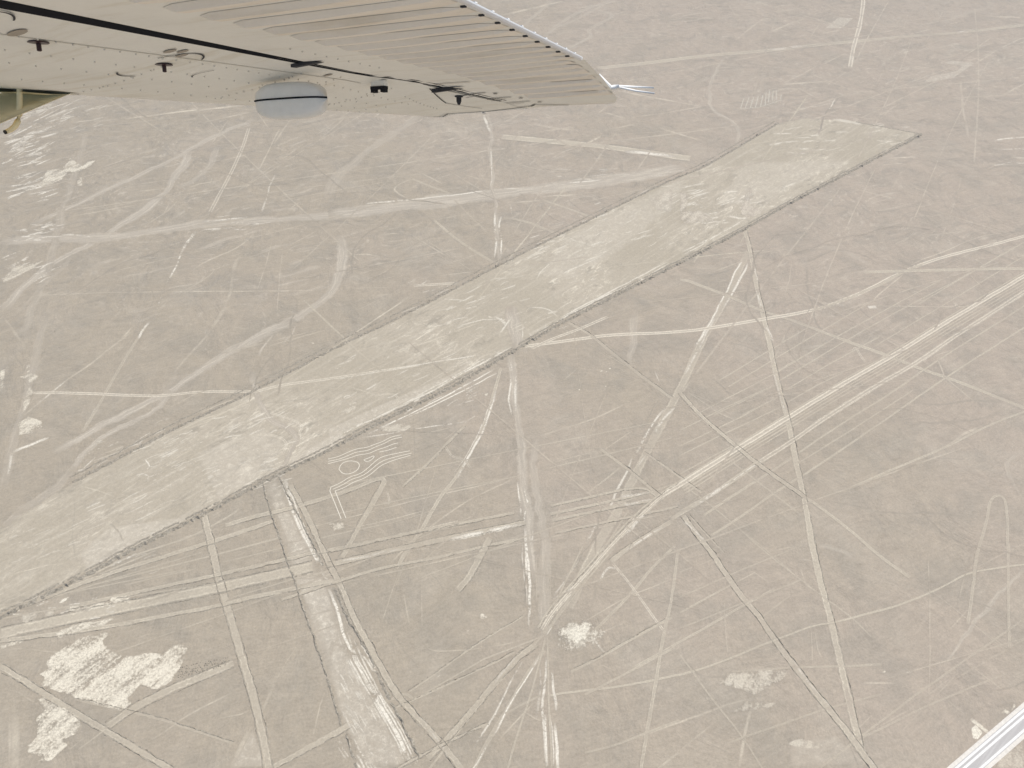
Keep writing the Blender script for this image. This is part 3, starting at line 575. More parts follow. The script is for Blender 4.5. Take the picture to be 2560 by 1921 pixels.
 ('R',1.1,0.5,0,[(19.1,181.1),(27.7,194.1),(34.2,204.3)]),
 ('R',1.4,0.45,0,[(18.3,179.5),(24.3,184.3),(33.4,190.8)]),
 ('R',1.6,0.6,0,[(40.4,187.5),(44.9,197.4),(49.2,195.8)]),
 ('R',0.9,0.7,0,[(17.9,166.4),(15.7,162.7)]),
 ('F',0.9,0.4,0,[(34.7,149.1),(39.3,148.4),(43.1,146.4)]),
 ('R',1.5,0.4,0,[(31.9,168.7),(35.7,162.7),(41.1,153.3)]),
 ('F',0.9,0.35,0,[(-50.9,185.9),(-46.3,168.7),(-44.1,159.1)]),
 ('F',1.0,0.4,0,[(-58.6,166.4),(-55.2,185.9),(-52.6,195.8)]),
 ('F',0.9,0.3,0,[(-42.9,194.1),(-41.5,177.9),(-39.3,159.1)]),
 ('F',1.3,0.4,0,[(-75.6,181.9),(-70.1,189.1),(-61.3,194.9)]),
 ('F',1.1,0.4,0,[(-45.9,195.8),(-32.2,212.2),(-26.1,227.9)]),
 ('R',0.9,0.5,0,[(-33.3,143.0),(-30.7,144.3)]),
 ('F',0.9,0.3,0,[(-73.0,226.9),(-60.2,217.7)]),
 ('F',0.9,0.4,0,[(-79.7,151.2),(-77.2,160.5),(-73.8,165.7)]),
 ('R',4.7,0.4373272220205363,0,[(-408.3,586.9),(-399.8,592.3),(-391.1,597.6)]),
 ('R',1.9,0.5868221147440251,0,[(-401.2,592.5),(-396.1,608.3),(-389.2,620.8)]),
 ('R',3.3,0.49283179025216617,0,[(-419.7,587.5),(-415.4,594.4),(-412.2,604.2)]),
 ('R',2.4,0.7537773237867615,0,[(-426.2,594.4),(-423.1,598.5),(-422.0,607.2)]),
 ('R',4.6,0.5120312936768618,0,[(-438.5,622.6),(-434.2,628.2),(-431.9,638.4)]),
 ('R',1.7,0.8227118787312754,0,[(-400.3,573.6),(-394.3,586.3),(-387.1,597.0)]),
 ('R',2.5,0.5567321209313296,0,[(-414.9,582.4),(-408.3,587.8),(-403.0,596.2)]),
 ('R',1.5,0.8284187025849736,0,[(-424.4,613.1),(-419.0,619.6),(-412.9,624.8)]),
 ('R',3.5,0.44485902544705014,0,[(-420.1,598.5),(-416.5,607.4),(-411.4,613.4)]),
 ('R',4.3,0.6428108051477902,0,[(-413.2,620.7),(-403.9,624.3),(-396.2,632.0)]),
 ('R',2.7,0.44056842147570163,0,[(-427.2,603.9),(-419.7,607.5),(-414.0,615.6)]),
 ('R',3.6,0.6566862157667515,0,[(-435.6,611.5),(-428.9,617.4),(-421.1,621.5)]),
 ('R',3.1,0.49365002238046196,0,[(-433.5,621.9),(-432.4,629.8),(-429.1,633.1)]),
 ('R',2.8,0.6186576681335325,0,[(-403.0,599.5),(-399.1,608.0),(-394.8,615.9)]),
 ('R',2.6,0.842052706598918,0,[(-420.4,576.6),(-417.7,579.7),(-415.3,583.5)]),
 ('R',1.7,0.7840119062272792,0,[(-418.6,577.7),(-415.4,586.9),(-411.2,594.3)]),
 ('R',2.8,0.7177565946060391,0,[(-406.4,571.7),(-397.9,577.7),(-388.5,582.0)]),
 ('R',4.3,0.8329217504802598,0,[(-426.3,603.4),(-420.4,617.1),(-415.0,632.4)]),
 ('R',4.4,0.5785636490346584,0,[(-423.2,611.6),(-420.1,615.3),(-418.1,621.8)]),
 ('R',3.4,0.709030706579701,0,[(-405.0,589.7),(-397.3,594.3),(-390.9,602.2)]),
 ('R',1.9,0.6717808512004043,0,[(-412.5,572.8),(-405.6,579.7),(-396.6,582.3)]),
 ('R',4.8,0.7112962099834609,0,[(-424.3,617.2),(-418.6,627.1),(-412.1,635.7)]),
 ('R',2.9,0.7947122822959934,0,[(-429.9,611.2),(-422.4,622.0),(-415.5,635.1)]),
 ('R',2.0,0.8233872187352798,0,[(-392.2,574.2),(-386.8,581.1),(-381.3,587.8)]),
 ('R',4.1,0.6444934540082617,0,[(-406.8,588.2),(-400.7,597.6),(-396.2,611.6)]),
 ('R',2.8,0.4930098038110173,0,[(-423.1,598.3),(-417.1,610.8),(-410.6,623.1)]),
 ('R',1.9,0.8413979811307274,0,[(-422.0,619.2),(-416.0,628.8),(-408.3,635.1)]),
 ('R',3.1,0.6227653196023213,0,[(-417.6,626.2),(-410.0,638.5),(-401.6,649.8)]),
 ('R',1.8,0.8296453069401862,0,[(-412.7,596.0),(-407.4,597.5),(-403.5,602.4)]),
 ('R',3.1,0.46529920716207146,0,[(-402.4,590.0),(-395.4,594.0),(-388.5,598.3)]),
 ('R',3.8,0.6979760302514874,0,[(-421.2,596.6),(-412.4,604.6),(-402.8,611.5)]),
 ('R',5.5,0.463603260176065,0,[(-426.7,595.7),(-419.1,598.4),(-412.8,604.3)]),
 ('R',3.1,0.6925189256482748,0,[(-417.0,608.9),(-410.8,610.6),(-406.3,616.1)]),
 ('R',3.7,0.588153906602294,0,[(-424.3,605.8),(-420.3,610.3),(-417.9,618.3)]),
 ('R',1.6,0.5606398331128047,0,[(-426.3,595.8),(-419.6,604.2),(-414.9,617.5)]),
 ('R',2.9,0.5293376300451816,0,[(-424.9,614.9),(-422.1,627.2),(-417.1,635.0)]),
 ('R',2.4,0.7573105762945432,0,[(-432.8,608.2),(-428.1,616.3),(-422.3,621.9)]),
 ('R',3.1,0.6452430998837393,0,[(-435.7,623.4),(-428.0,635.3),(-421.9,651.5)]),
 ('R',2.7,0.5678516994101397,0,[(-396.6,577.8),(-395.0,583.3),(-392.6,586.9)]),
 ('R',2.4,0.42620536262005376,0,[(-418.7,603.8),(-413.5,608.2),(-408.5,613.3)]),
 ('R',2.6,0.5422633076885208,0,[(-438.4,673.5),(-430.6,686.6),(-423.5,702.2)]),
 ('R',3.9,0.6296464717735888,0,[(-416.4,648.8),(-405.0,657.4),(-392.0,662.8)]),
 ('R',3.4,0.5379182857078519,0,[(-440.0,640.9),(-435.0,642.8),(-430.7,646.3)]),
 ('R',3.9,0.5229012201145249,0,[(-443.3,664.1),(-438.2,668.8),(-432.6,672.7)]),
 ('R',1.6,0.5656244778658188,0,[(-445.8,676.3),(-439.0,692.9),(-429.7,704.3)]),
 ('R',1.5,0.4145389171611433,0,[(-419.6,634.4),(-406.9,643.0),(-394.6,653.4)]),
 ('R',2.6,0.4022491884798412,0,[(-415.2,646.0),(-411.9,654.0),(-407.0,658.6)]),
 ('R',4.4,0.3644813397165831,0,[(-434.3,675.4),(-430.0,683.6),(-423.4,686.9)]),
 ('R',2.5,0.5730619901722221,0,[(-430.3,644.7),(-422.2,661.1),(-413.7,677.9)]),
 ('R',3.0,0.5546576171405765,0,[(-441.2,648.5),(-432.9,665.3),(-424.4,682.8)]),
 ('R',2.8,0.6230866963803525,0,[(-420.0,653.0),(-413.2,666.2),(-405.2,677.2)]),
 ('R',2.0,0.5825207451459395,0,[(-412.5,641.8),(-402.1,652.8),(-392.1,665.8)]),
 ('R',2.1,0.4725497184556355,0,[(-452.1,648.0),(-449.0,654.9),(-445.8,661.5)]),
 ('R',2.1,0.6611706321216679,0,[(-426.6,673.5),(-418.8,682.5),(-410.5,690.7)]),
 ('R',2.2,0.38752017586310544,0,[(-421.1,644.4),(-415.7,646.1),(-410.9,649.3)]),
 ('R',2.8,0.4685672212122727,0,[(-449.9,667.6),(-442.9,672.5),(-436.9,680.0)]),
 ('R',2.2,0.5414931154075577,0,[(-448.4,664.8),(-437.6,669.0),(-427.1,674.0)]),
 ('R',1.5,0.506609910297003,0,[(-430.3,660.2),(-426.1,665.3),(-423.9,675.3)]),
 ('R',3.6,0.4499078824989124,0,[(-434.5,662.4),(-428.6,672.2),(-422.3,681.8)]),
 ('R',3.7,0.39171873232499843,0,[(-448.0,648.6),(-443.8,652.6),(-438.3,653.9)]),
 ('R',2.1,0.45706147860241486,0,[(-454.7,671.0),(-449.3,678.3),(-445.1,688.6)]),
 ('R',2.8,0.38009051834806074,0,[(-455.2,675.8),(-451.2,679.4),(-448.1,684.9)]),
 ('R',1.6,0.5354048268374848,0,[(-443.4,647.7),(-435.8,661.1),(-428.8,676.6)]),
 ('R',2.3,0.4362686906959023,0,[(-425.2,637.3),(-414.9,643.8),(-405.5,653.0)]),
 ('R',5.3,0.5469514729560935,0,[(-435.9,670.9),(-429.4,674.7),(-423.9,681.0)]),
 ('R',1.8,0.526461534530543,0,[(-448.6,657.2),(-439.8,660.9),(-433.3,669.9)]),
 ('R',3.7,0.4640773309222451,0,[(-388.4,541.8),(-385.9,545.9),(-383.2,549.8)]),
 ('R',1.7,0.6144976977633556,0,[(-377.9,529.6),(-371.5,531.6),(-365.6,534.7)]),
 ('R',2.2,0.6508063610593406,0,[(-366.7,517.2),(-363.3,520.9),(-358.5,521.3)]),
 ('R',4.1,0.516124147292994,0,[(-399.5,552.2),(-393.5,556.3),(-385.7,556.2)]),
 ('R',4.2,0.4302501051725778,0,[(-385.2,536.1),(-379.2,540.3),(-374.0,546.6)]),
 ('R',1.9,0.46224473626509205,0,[(-373.3,519.6),(-364.5,524.1),(-356.4,530.9)]),
 ('R',1.5,0.7644938735826037,0,[(-379.9,543.4),(-376.2,545.6),(-374.1,551.8)]),
 ('R',3.4,0.8001303625021066,0,[(-385.3,545.0),(-379.7,549.0),(-375.5,556.4)]),
 ('R',1.5,0.702991699052122,0,[(-394.1,524.5),(-388.3,525.7),(-383.4,529.1)]),
 ('R',5.5,0.4450587363764651,0,[(-385.0,538.0),(-377.3,542.7),(-369.4,546.8)]),
 ('R',1.7,0.5366016059110353,0,[(-392.4,523.0),(-386.8,527.7),(-381.8,533.8)]),
 ('R',1.3,0.8370519830308871,0,[(-401.3,554.1),(-393.4,557.8),(-386.8,564.4)]),
 ('R',2.1,0.5790247768946264,0,[(-392.8,545.7),(-386.9,556.8),(-380.1,566.6)]),
 ('R',2.4,0.6825176447462891,0,[(-399.5,532.0),(-391.3,535.3),(-383.5,539.8)]),
 ('R',2.4,0.8138714190350789,0,[(-392.0,524.7),(-387.2,529.0),(-382.2,533.0)]),
 ('R',2.9,0.6783065898395053,0,[(-389.3,538.0),(-381.7,541.9),(-372.6,542.5)]),
 ('R',2.1,0.5252255387965408,0,[(-378.1,538.9),(-374.0,538.9),(-370.6,540.6)]),
 ('R',3.1,0.5767204271625043,0,[(-391.3,537.0),(-386.4,537.7),(-382.5,540.4)]),
 ('R',2.8,0.6877155356862397,0,[(-397.0,541.8),(-392.1,543.3),(-386.9,544.0)]),
 ('R',1.4,0.745283679142736,0,[(-390.8,522.0),(-387.0,529.4),(-382.4,535.1)]),
 ('R',3.6,0.6898189368748657,0,[(-368.0,523.4),(-360.6,527.4),(-354.2,534.0)]),
 ('R',2.2,0.43444244049361963,0,[(-399.5,556.4),(-393.3,559.6),(-387.7,564.3)]),
 ('R',3.4,0.842514638489009,0,[(-382.6,535.0),(-376.4,537.6),(-371.3,542.9)]),
 ('R',3.6,0.832281967455605,0,[(-369.8,527.6),(-364.0,534.2),(-356.6,536.8)]),
 ('R',4.5,0.6716683994363561,0,[(-383.4,547.9),(-379.5,552.3),(-376.5,559.1)]),
 ('R',2.6,0.4410615378632562,0,[(-383.2,543.7),(-376.8,553.4),(-368.8,559.7)]),
 ('R',3.3,0.632733514391411,0,[(-340.3,480.8),(-336.6,482.5),(-332.1,482.0)]),
 ('R',1.9,0.7544828154221656,0,[(-348.3,467.7),(-344.3,467.2),(-340.9,467.9)]),
 ('R',2.2,0.5564658505486972,0,[(-353.9,470.9),(-350.6,475.2),(-346.0,476.7)]),
 ('R',1.9,0.5249114063672508,0,[(-346.3,475.2),(-340.8,476.8),(-336.2,480.7)]),
 ('R',1.5,0.501380569510138,0,[(-347.6,485.8),(-342.8,492.4),(-336.7,495.8)]),
 ('R',1.8,0.5892999297364183,0,[(-347.4,469.1),(-340.9,470.1),(-334.6,471.8)]),
 ('R',1.6,0.43536280938027794,0,[(-361.3,478.2),(-359.0,479.8),(-355.5,478.6)]),
 ('R',2.8,0.6924955197772132,0,[(-349.7,474.1),(-347.4,476.7),(-344.4,478.1)]),
 ('R',1.1,0.7141147884660666,0,[(-361.1,466.5),(-358.2,467.1),(-355.7,468.7)]),
 ('R',1.4,0.42553937648087237,0,[(-342.1,482.4),(-335.9,482.4),(-330.3,483.8)]),
 ('R',2.0,0.6753135172258126,0,[(-366.2,480.0),(-361.6,479.6),(-358.0,481.5)]),
 ('R',1.5,0.5492145242913062,0,[(-341.3,471.7),(-333.7,470.8),(-327.0,472.1)]),
 ('R',1.8,0.5085906895779356,0,[(-363.8,480.2),(-359.7,478.9),(-357.1,480.8)]),
 ('R',1.1,0.5934734658119275,0,[(-358.6,487.4),(-350.2,485.9),(-343.4,487.8)]),
 ('R',1.3,0.700245935491209,0,[(-343.0,485.9),(-336.3,485.4),(-331.0,488.5)]),
 ('R',3.4,0.6619342817402125,0,[(-347.9,483.1),(-344.2,484.7),(-341.4,488.5)]),
 ('R',1.4,0.4999159577716762,0,[(-352.3,480.9),(-347.4,479.6),(-344.1,481.8)]),
 ('R',1.9,0.7597780926612756,0,[(-357.5,471.5),(-354.2,471.5),(-351.0,471.7)]),
 ('R',1.7,0.7031130242378237,0,[(-351.9,466.9),(-350.1,469.5),(-347.1,469.6)]),
 ('R',1.8,0.44306307800348604,0,[(-347.7,487.0),(-342.7,488.3),(-336.8,487.4)]),
 ('R',1.9,0.584920788799647,0,[(-326.6,431.8),(-324.3,438.1),(-320.5,441.4)]),
 ('R',3.1,0.6443454077108738,0,[(-345.1,422.5),(-340.7,424.2),(-336.7,426.9)]),
 ('R',2.4,0.7362208912177082,0,[(-358.5,443.9),(-354.2,449.4),(-349.4,454.1)]),
 ('R',2.0,0.7086305946894732,0,[(-322.1,422.9),(-318.1,430.8),(-312.9,436.2)]),
 ('R',1.2,0.6516122366141304,0,[(-344.2,433.2),(-342.7,437.6),(-340.0,439.6)]),
 ('R',1.6,0.4918200671700945,0,[(-348.9,431.3),(-347.8,435.0),(-345.2,435.6)]),
 ('R',1.4,0.7437721543791717,0,[(-324.3,417.2),(-321.5,423.8),(-317.3,427.5)]),
 ('R',1.3,0.47667280480181196,0,[(-348.9,432.1),(-345.8,434.0),(-342.8,436.1)]),
 ('R',1.8,0.5282203069728408,0,[(-323.4,424.4),(-321.1,425.8),(-319.9,429.8)]),
 ('R',1.1,0.6104210317454816,0,[(-338.5,431.7),(-332.0,433.6),(-326.1,437.0)]),
 ('R',2.0,0.5040237224952536,0,[(-349.6,430.7),(-345.8,436.3),(-342.6,443.5)]),
 ('R',2.0,0.689016756618584,0,[(-349.1,435.7),(-344.7,441.4),(-340.4,447.6)]),
 ('R',1.8,0.6674807676542793,0,[(-346.0,441.6),(-342.8,441.4),(-340.9,444.1)]),
 ('R',1.6,0.6441856410545572,0,[(-320.7,416.5),(-318.7,421.4),(-315.6,423.6)]),
 ('R',2.1,0.7070876708549412,0,[(-345.6,426.7),(-344.1,429.8),(-341.4,430.6)]),
 ('R',1.3,0.6773001006982801,0,[(-343.4,430.3),(-340.5,436.4),(-336.5,440.0)]),
 ('R',1.4,0.6769936067036125,0,[(-330.0,433.7),(-326.8,436.5),(-323.0,437.7)]),
 ('R',1.5,0.6262858691663818,0,[(-328.4,426.6),(-324.4,428.0),(-321.5,431.9)]),
 ('R',2.2,0.6158142776934608,0,[(-323.4,420.7),(-319.9,425.7),(-315.0,427.7)]),
 ('R',1.7,0.5648771724099984,0,[(-347.6,421.0),(-343.6,423.4),(-339.3,425.3)]),
 ('R',2.7,0.44677393037475316,0,[(-339.0,431.8),(-334.7,434.8),(-330.8,439.1)]),
 ('R',3.1,0.7102886435656386,0,[(-356.3,442.6),(-351.9,444.1),(-348.8,448.5)]),
 ('R',2.4,0.25538226685745974,0,[(-393.0,665.0),(-387.6,670.7),(-383.3,679.5)]),
 ('R',1.9,0.3352298960941082,0,[(-389.4,635.1),(-384.5,642.7),(-380.0,651.7)]),
 ('R',3.5,0.4209091054323664,0,[(-407.1,671.1),(-398.4,681.2),(-388.1,687.7)]),
 ('R',2.0,0.29198979426646665,0,[(-416.7,654.4),(-410.6,663.7),(-403.4,670.6)]),
 ('R',2.8,0.39582841329270085,0,[(-397.5,652.3),(-389.7,661.9),(-380.6,669.0)]),
 ('R',3.8,0.3224723742835626,0,[(-405.2,648.4),(-401.0,652.5),(-397.5,657.9)]),
 ('R',1.7,0.477037795939811,0,[(-382.1,632.6),(-378.5,636.3),(-374.0,637.8)]),
 ('R',2.2,0.4396168930850225,0,[(-390.9,669.7),(-383.6,679.0),(-375.2,685.7)]),
 ('R',2.5,0.5097225044426905,0,[(-406.0,662.3),(-403.6,668.5),(-400.6,673.8)]),
 ('R',3.5,0.35868705989096705,0,[(-429.3,675.1),(-427.1,680.6),(-424.6,685.6)]),
 ('R',3.7,0.3854494004505895,0,[(-421.6,657.8),(-412.2,664.2),(-404.6,675.5)]),
 ('R',2.8,0.27924189374852565,0,[(-375.5,655.6),(-371.2,657.4),(-367.4,660.9)]),
 ('R',2.3,0.2649843389418712,0,[(-391.7,659.8),(-387.6,662.5),(-385.2,669.4)]),
 ('R',2.6,0.3898980112608565,0,[(-379.9,671.9),(-374.7,684.4),(-367.9,692.9)]),
 ('R',3.9,0.41706210086154627,0,[(-412.0,633.4),(-407.3,640.9),(-401.4,646.0)]),
 ('R',2.1,0.28922004909790155,0,[(-412.5,647.9),(-408.0,656.1),(-402.1,661.3)]),
 ('R',1.6,0.41885806041123247,0,[(-383.5,643.2),(-378.7,643.6),(-374.8,646.4)]),
 ('R',2.7,0.40299717531115764,0,[(-411.1,655.7),(-403.9,662.0),(-395.4,665.6)]),
 ('R',2.7,0.4022911973363712,0,[(-414.4,676.0),(-408.8,687.7),(-402.9,699.5)]),
 ('R',2.0,0.47862065735161935,0,[(-373.4,636.4),(-367.8,643.8),(-360.7,647.4)]),
 ('R',1.9,0.4361616984036238,0,[(-213.7,490.2),(-205.1,493.4),(-196.4,496.6)]),
 ('R',2.1,0.6547639947885366,0,[(-221.5,480.0),(-216.1,482.0),(-210.3,482.7)]),
 ('R',1.1,0.6211536685239051,0,[(-200.7,488.5),(-192.7,487.8),(-185.1,488.3)]),
 ('R',0.9,0.587722417639451,0,[(-208.6,488.9),(-202.9,491.3),(-196.5,490.9)]),
 ('R',2.1,0.45975621410360307,0,[(-219.7,479.8),(-211.8,482.3),(-203.7,484.2)]),
 ('R',0.9,0.6777599262933688,0,[(-194.7,485.9),(-186.3,488.4),(-177.8,491.0)]),
 ('R',1.4,0.6917583263910424,0,[(-213.7,492.2),(-205.8,492.6),(-198.4,494.8)]),
 ('R',0.9,0.6854727454822747,0,[(-194.1,488.0),(-191.1,489.9),(-187.3,488.9)]),
 ('R',1.0,0.6865482311724875,0,[(-212.1,489.7),(-203.7,489.7),(-195.7,491.2)]),
 ('R',2.1,0.4944884926594353,0,[(-205.7,489.2),(-198.3,488.6),(-191.2,489.2)]),
 ('R',1.3,0.5505799906088937,0,[(-212.3,488.5),(-203.2,489.4),(-193.3,487.2)]),
 ('R',1.6,0.5580911825332664,0,[(-224.0,497.9),(-217.9,498.2),(-212.4,500.6)]),
 ('R',1.2,0.5639622495078795,0,[(-226.3,490.7),(-222.6,494.1),(-217.9,493.8)]),
 ('R',1.0,0.7210489445858583,0,[(-210.6,483.6),(-202.2,480.7),(-194.6,480.8)]),
 ('R',3.1,0.4530926018931803,0,[(106.8,557.3),(116.8,557.4),(127.0,559.5)]),
 ('R',2.0,0.5186033959793783,0,[(47.2,551.7),(57.7,552.6),(68.0,550.6)]),
 ('R',1.5,0.2499214772643832,0,[(89.7,547.5),(97.6,548.9),(105.2,547.3)]),
 ('R',2.3,0.45067111130002807,0,[(70.7,568.0),(74.5,567.1),(78.6,569.5)]),
 ('R',1.9,0.3218522649416984,0,[(76.3,559.0),(89.4,559.4),(102.6,560.5)]),
 ('R',2.3,0.37085180352541913,0,[(116.5,560.3),(129.8,562.8),(143.6,568.1)]),
 ('R',1.4,0.27122706556755166,0,[(50.5,561.5),(62.4,567.3),(74.6,574.7)]),
 ('R',1.3,0.3343613130720373,0,[(59.5,568.9),(66.6,571.5),(73.9,575.7)]),
 ('R',3.1,0.27173637988681537,0,[(39.4,553.8),(44.0,554.4),(48.5,554.9)]),
 ('R',2.6,0.2678419149116895,0,[(116.4,564.2),(123.2,565.3),(130.3,568.1)]),
 ('R',2.3,0.36341484994268375,0,[(51.9,561.6),(56.7,564.9),(61.4,565.2)]),
 ('R',1.4,0.37679165930806435,0,[(90.0,557.0),(103.2,558.1),(115.9,555.6)]),
 ('R',1.7,0.4139848033758565,0,[(114.1,560.3),(124.5,561.4),(135.5,565.9)]),
 ('R',1.5,0.48397977185555696,0,[(58.2,555.8),(70.4,558.1),(82.9,561.0)]),
 ('R',1.3,0.2656682046838232,0,[(71.8,549.2),(81.6,552.8),(91.3,555.0)]),
 ('R',1.2,0.37240932663483123,0,[(30.6,544.9),(38.1,543.1),(45.7,543.3)]),
 ('R',1.2,0.33028175764394613,0,[(31.7,567.9),(42.7,567.9),(53.6,566.1)]),
 ('R',2.7,0.441497651518203,0,[(71.0,563.6),(79.2,566.7),(87.5,569.9)]),
 ('R',1.6,0.5260902565207859,0,[(111.0,543.0),(120.2,541.2),(129.8,542.4)]),
 ('R',2.4,0.510320275985997,0,[(36.0,556.6),(42.4,556.5),(48.6,555.4)]),
 ('R',1.8,0.3587641157220877,0,[(104.2,454.2),(107.2,456.9),(110.0,457.4)]),
 ('R',0.9,0.3835833793615353,0,[(122.9,523.4),(129.3,528.5),(136.0,534.6)]),
 ('R',1.4,0.46228400549885384,0,[(81.8,502.8),(84.1,502.7),(86.8,505.6)]),
 ('R',1.3,0.43765248761897285,0,[(99.4,522.1),(102.7,525.8),(105.6,526.7)]),
 ('R',1.2,0.5335815786831803,0,[(118.8,520.7),(124.0,523.5),(129.7,530.3)]),
 ('R',1.3,0.28168423890419514,0,[(72.6,500.7),(77.0,504.7),(81.5,510.1)]),
 ('R',2.6,0.5333069131505617,0,[(54.7,460.5),(59.8,462.3),(65.2,466.5)]),
 ('R',0.9,0.3227192047027095,0,[(105.7,505.1),(108.9,506.3),(112.6,511.1)]),
 ('R',1.3,0.47474760978173225,0,[(104.9,469.2),(109.6,472.0),(114.7,477.7)]),
 ('R',1.1,0.24910369318615588,0,[(88.4,495.8),(94.0,502.0),(99.4,505.5)]),
 ('R',1.1,0.507453886195655,0,[(96.9,458.9),(100.8,461.4),(105.0,465.7)]),
 ('R',2.2,0.3395298356893019,0,[(91.4,500.2),(96.1,505.4),(100.5,508.0)]),
 ('R',0.9,0.32145624971118475,0,[(48.4,481.7),(51.9,485.8),(55.4,489.1)]),
 ('R',1.3,0.28484914170090303,0,[(96.2,507.8),(103.3,514.4),(110.7,521.8)]),
 ('R',2.3,0.32674822515629176,0,[(96.0,471.6),(100.6,473.5),(105.4,476.2)]),
 ('R',2.2,0.3952961061666093,0,[(87.5,467.0),(93.0,470.3),(98.6,473.8)]),
 ('R',1.8,0.3654739439526267,0,[(109.3,501.6),(114.5,504.0),(120.2,509.0)]),
 ('R',2.0,0.30836997139352634,0,[(107.3,480.2),(111.8,485.5),(115.9,487.8)]),
 ('R',1.1,0.4701506915989896,0,[(118.7,522.6),(124.3,528.2),(129.6,532.0)]),
 ('R',0.9,0.2544562821920427,0,[(108.7,503.9),(114.9,510.1),(120.8,514.2)]),
 ('R',1.4,0.551535088273359,0,[(65.7,460.8),(70.2,465.0),(74.7,468.7)]),
 ('R',1.8,0.4379698567051239,0,[(106.6,454.8),(114.2,463.3),(121.5,468.7)]),
 ('R',1.9,0.4985383203207824,0,[(82.7,476.3),(86.5,478.1),(90.6,481.2)]),
 ('R',2.9,0.43837719229968564,0,[(60.2,495.8),(66.6,498.8),(73.2,502.7)]),
 ('R',2.1,0.30258247234844077,0,[(51.3,470.1),(54.6,471.5),(58.0,475.2)]),
 ('R',1.6,0.469344017522918,0,[(82.2,488.2),(87.7,491.6),(93.7,498.6)]),
 ('R',2.4,0.2934545783568402,0,[(52.8,468.6),(58.3,472.5),(63.7,476.4)]),
 ('R',1.5,0.5090647210639998,0,[(90.1,473.8),(97.2,477.9),(104.3,481.5)]),
 ('R',2.2,0.40914268316043234,0,[(63.2,515.1),(65.6,515.5),(68.1,518.0)]),
 ('R',2.7,0.34820017247810875,0,[(73.9,507.3),(77.0,508.7),(80.4,512.3)]),
 ('R',1.6,0.33398376863674406,0,[(93.6,523.5),(101.8,532.0),(110.0,539.0)]),
 ('R',2.1,0.32033396725266,0,[(107.9,506.1),(114.0,510.6),(120.1,514.6)]),
 ('R',1.4,0.48620447357604324,0,[(63.8,492.0),(67.5,492.6),(71.5,496.5)]),
 ('R',1.2,0.41277252283968346,0,[(74.8,505.4),(78.6,507.6),(82.6,510.8)]),
 ('R',0.9,0.4162766709353435,0,[(50.5,476.0),(57.0,481.3),(63.9,489.5)]),
 ('R',1.1,0.2834558749529227,0,[(67.9,457.4),(70.2,457.4),(72.7,459.7)]),
 ('R',1.7,0.3923696173503266,0,[(86.1,495.2),(88.8,496.5),(91.9,501.0)]),
 ('R',1.1,0.3834559555074489,0,[(115.8,512.9),(123.4,516.6),(131.7,524.2)]),
 ('R',1.7,0.4890476407640392,0,[(48.7,488.9),(54.7,492.5),(60.5,494.1)]),
 ('R',2.6,0.30753255749285785,0,[(80.8,516.2),(84.3,517.1),(87.9,519.4)]),
 ('R',1.4,0.3736366212528023,0,[(33.7,455.1),(36.8,458.2),(39.8,457.9)]),
 ('R',1.1,0.3182984936851021,0,[(45.2,461.5),(48.5,463.8),(51.8,466.1)]),
 ('R',2.4,0.382069419087888,0,[(21.7,463.9),(26.6,464.7),(31.7,466.8)]),
 ('R',2.1,0.2946072569398955,0,[(34.0,471.5),(37.1,474.3),(40.1,476.2)]),
 ('R',2.5,0.4004837597291763,0,[(44.9,446.6),(49.1,448.7),(53.3,452.8)]),
 ('R',1.9,0.270310647099779,0,[(14.6,440.8),(20.6,444.5),(26.7,448.0)]),
 ('R',1.9,0.3346684148035659,0,[(44.7,460.7),(49.7,461.5),(54.7,463.3)]),
 ('R',1.0,0.5114710121881729,0,[(57.3,449.7),(59.7,451.7),(62.1,452.9)]),
 ('R',1.0,0.481080033890498,0,[(30.1,452.3),(34.1,452.3),(38.2,455.3)]),
 ('R',2.2,0.4385910180898656,0,[(9.0,443.1),(11.5,445.1),(14.0,447.0)]),
 ('R',0.9,0.3652150465481846,0,[(47.6,458.3),(50.8,461.4),(53.9,463.1)]),
 ('R',1.5,0.30083330657715146,0,[(20.3,467.8),(24.0,467.8),(27.7,470.5)]),
 ('R',1.7,0.547405752661366,0,[(60.1,471.7),(64.8,476.6),(69.3,478.7)]),
 ('R',1.0,0.5415233721282806,0,[(15.7,461.8),(21.1,464.2),(26.5,466.3)]),
 ('R',2.4,0.4334148319362,0,[(50.4,441.4),(55.5,445.3),(60.4,446.5)]),
 ('R',1.3,0.5107536204978754,0,[(49.3,455.4),(54.7,457.1),(60.4,461.3)]),
 ('R',1.6,0.31597298503235727,0,[(37.7,441.0),(42.8,441.1),(48.2,444.4)]),
 ('R',2.5,0.37048147666524905,0,[(17.5,453.1),(22.7,458.0),(27.8,460.6)]),
 ('R',2.0,0.3302224463335741,0,[(41.0,456.4),(48.0,461.5),(54.9,465.4)]),
 ('R',1.7,0.49131152672708495,0,[(61.2,450.5),(65.6,451.8),(70.1,455.2)]),
 ('R',1.2,0.5539196711448969,0,[(12.3,469.7),(16.3,471.7),(20.4,473.8)]),
 ('R',1.3,0.5105085263415038,0,[(30.8,456.8),(34.6,456.8),(38.6,460.1)]),
 ('R',1.9,0.2885541716540199,0,[(50.8,451.5),(53.8,451.5),(56.9,453.2)]),
 ('R',2.0,0.2819235036136863,0,[(27.2,468.8),(33.3,471.6),(39.3,474.0)]),
 ('R',1.3,0.43100608590963313,0,[(11.5,442.1),(15.6,444.7),(19.8,449.2)]),
 ('R',2.0,0.401983850059532,0,[(39.2,439.6),(42.4,442.2),(45.5,442.3)]),
 ('R',1.5,0.4497850074402694,0,[(15.2,456.4),(19.0,457.8),(22.8,460.1)]),
 ('R',0.9,0.5544800208157578,0,[(30.3,463.9),(35.8,467.2),(41.2,471.2)]),
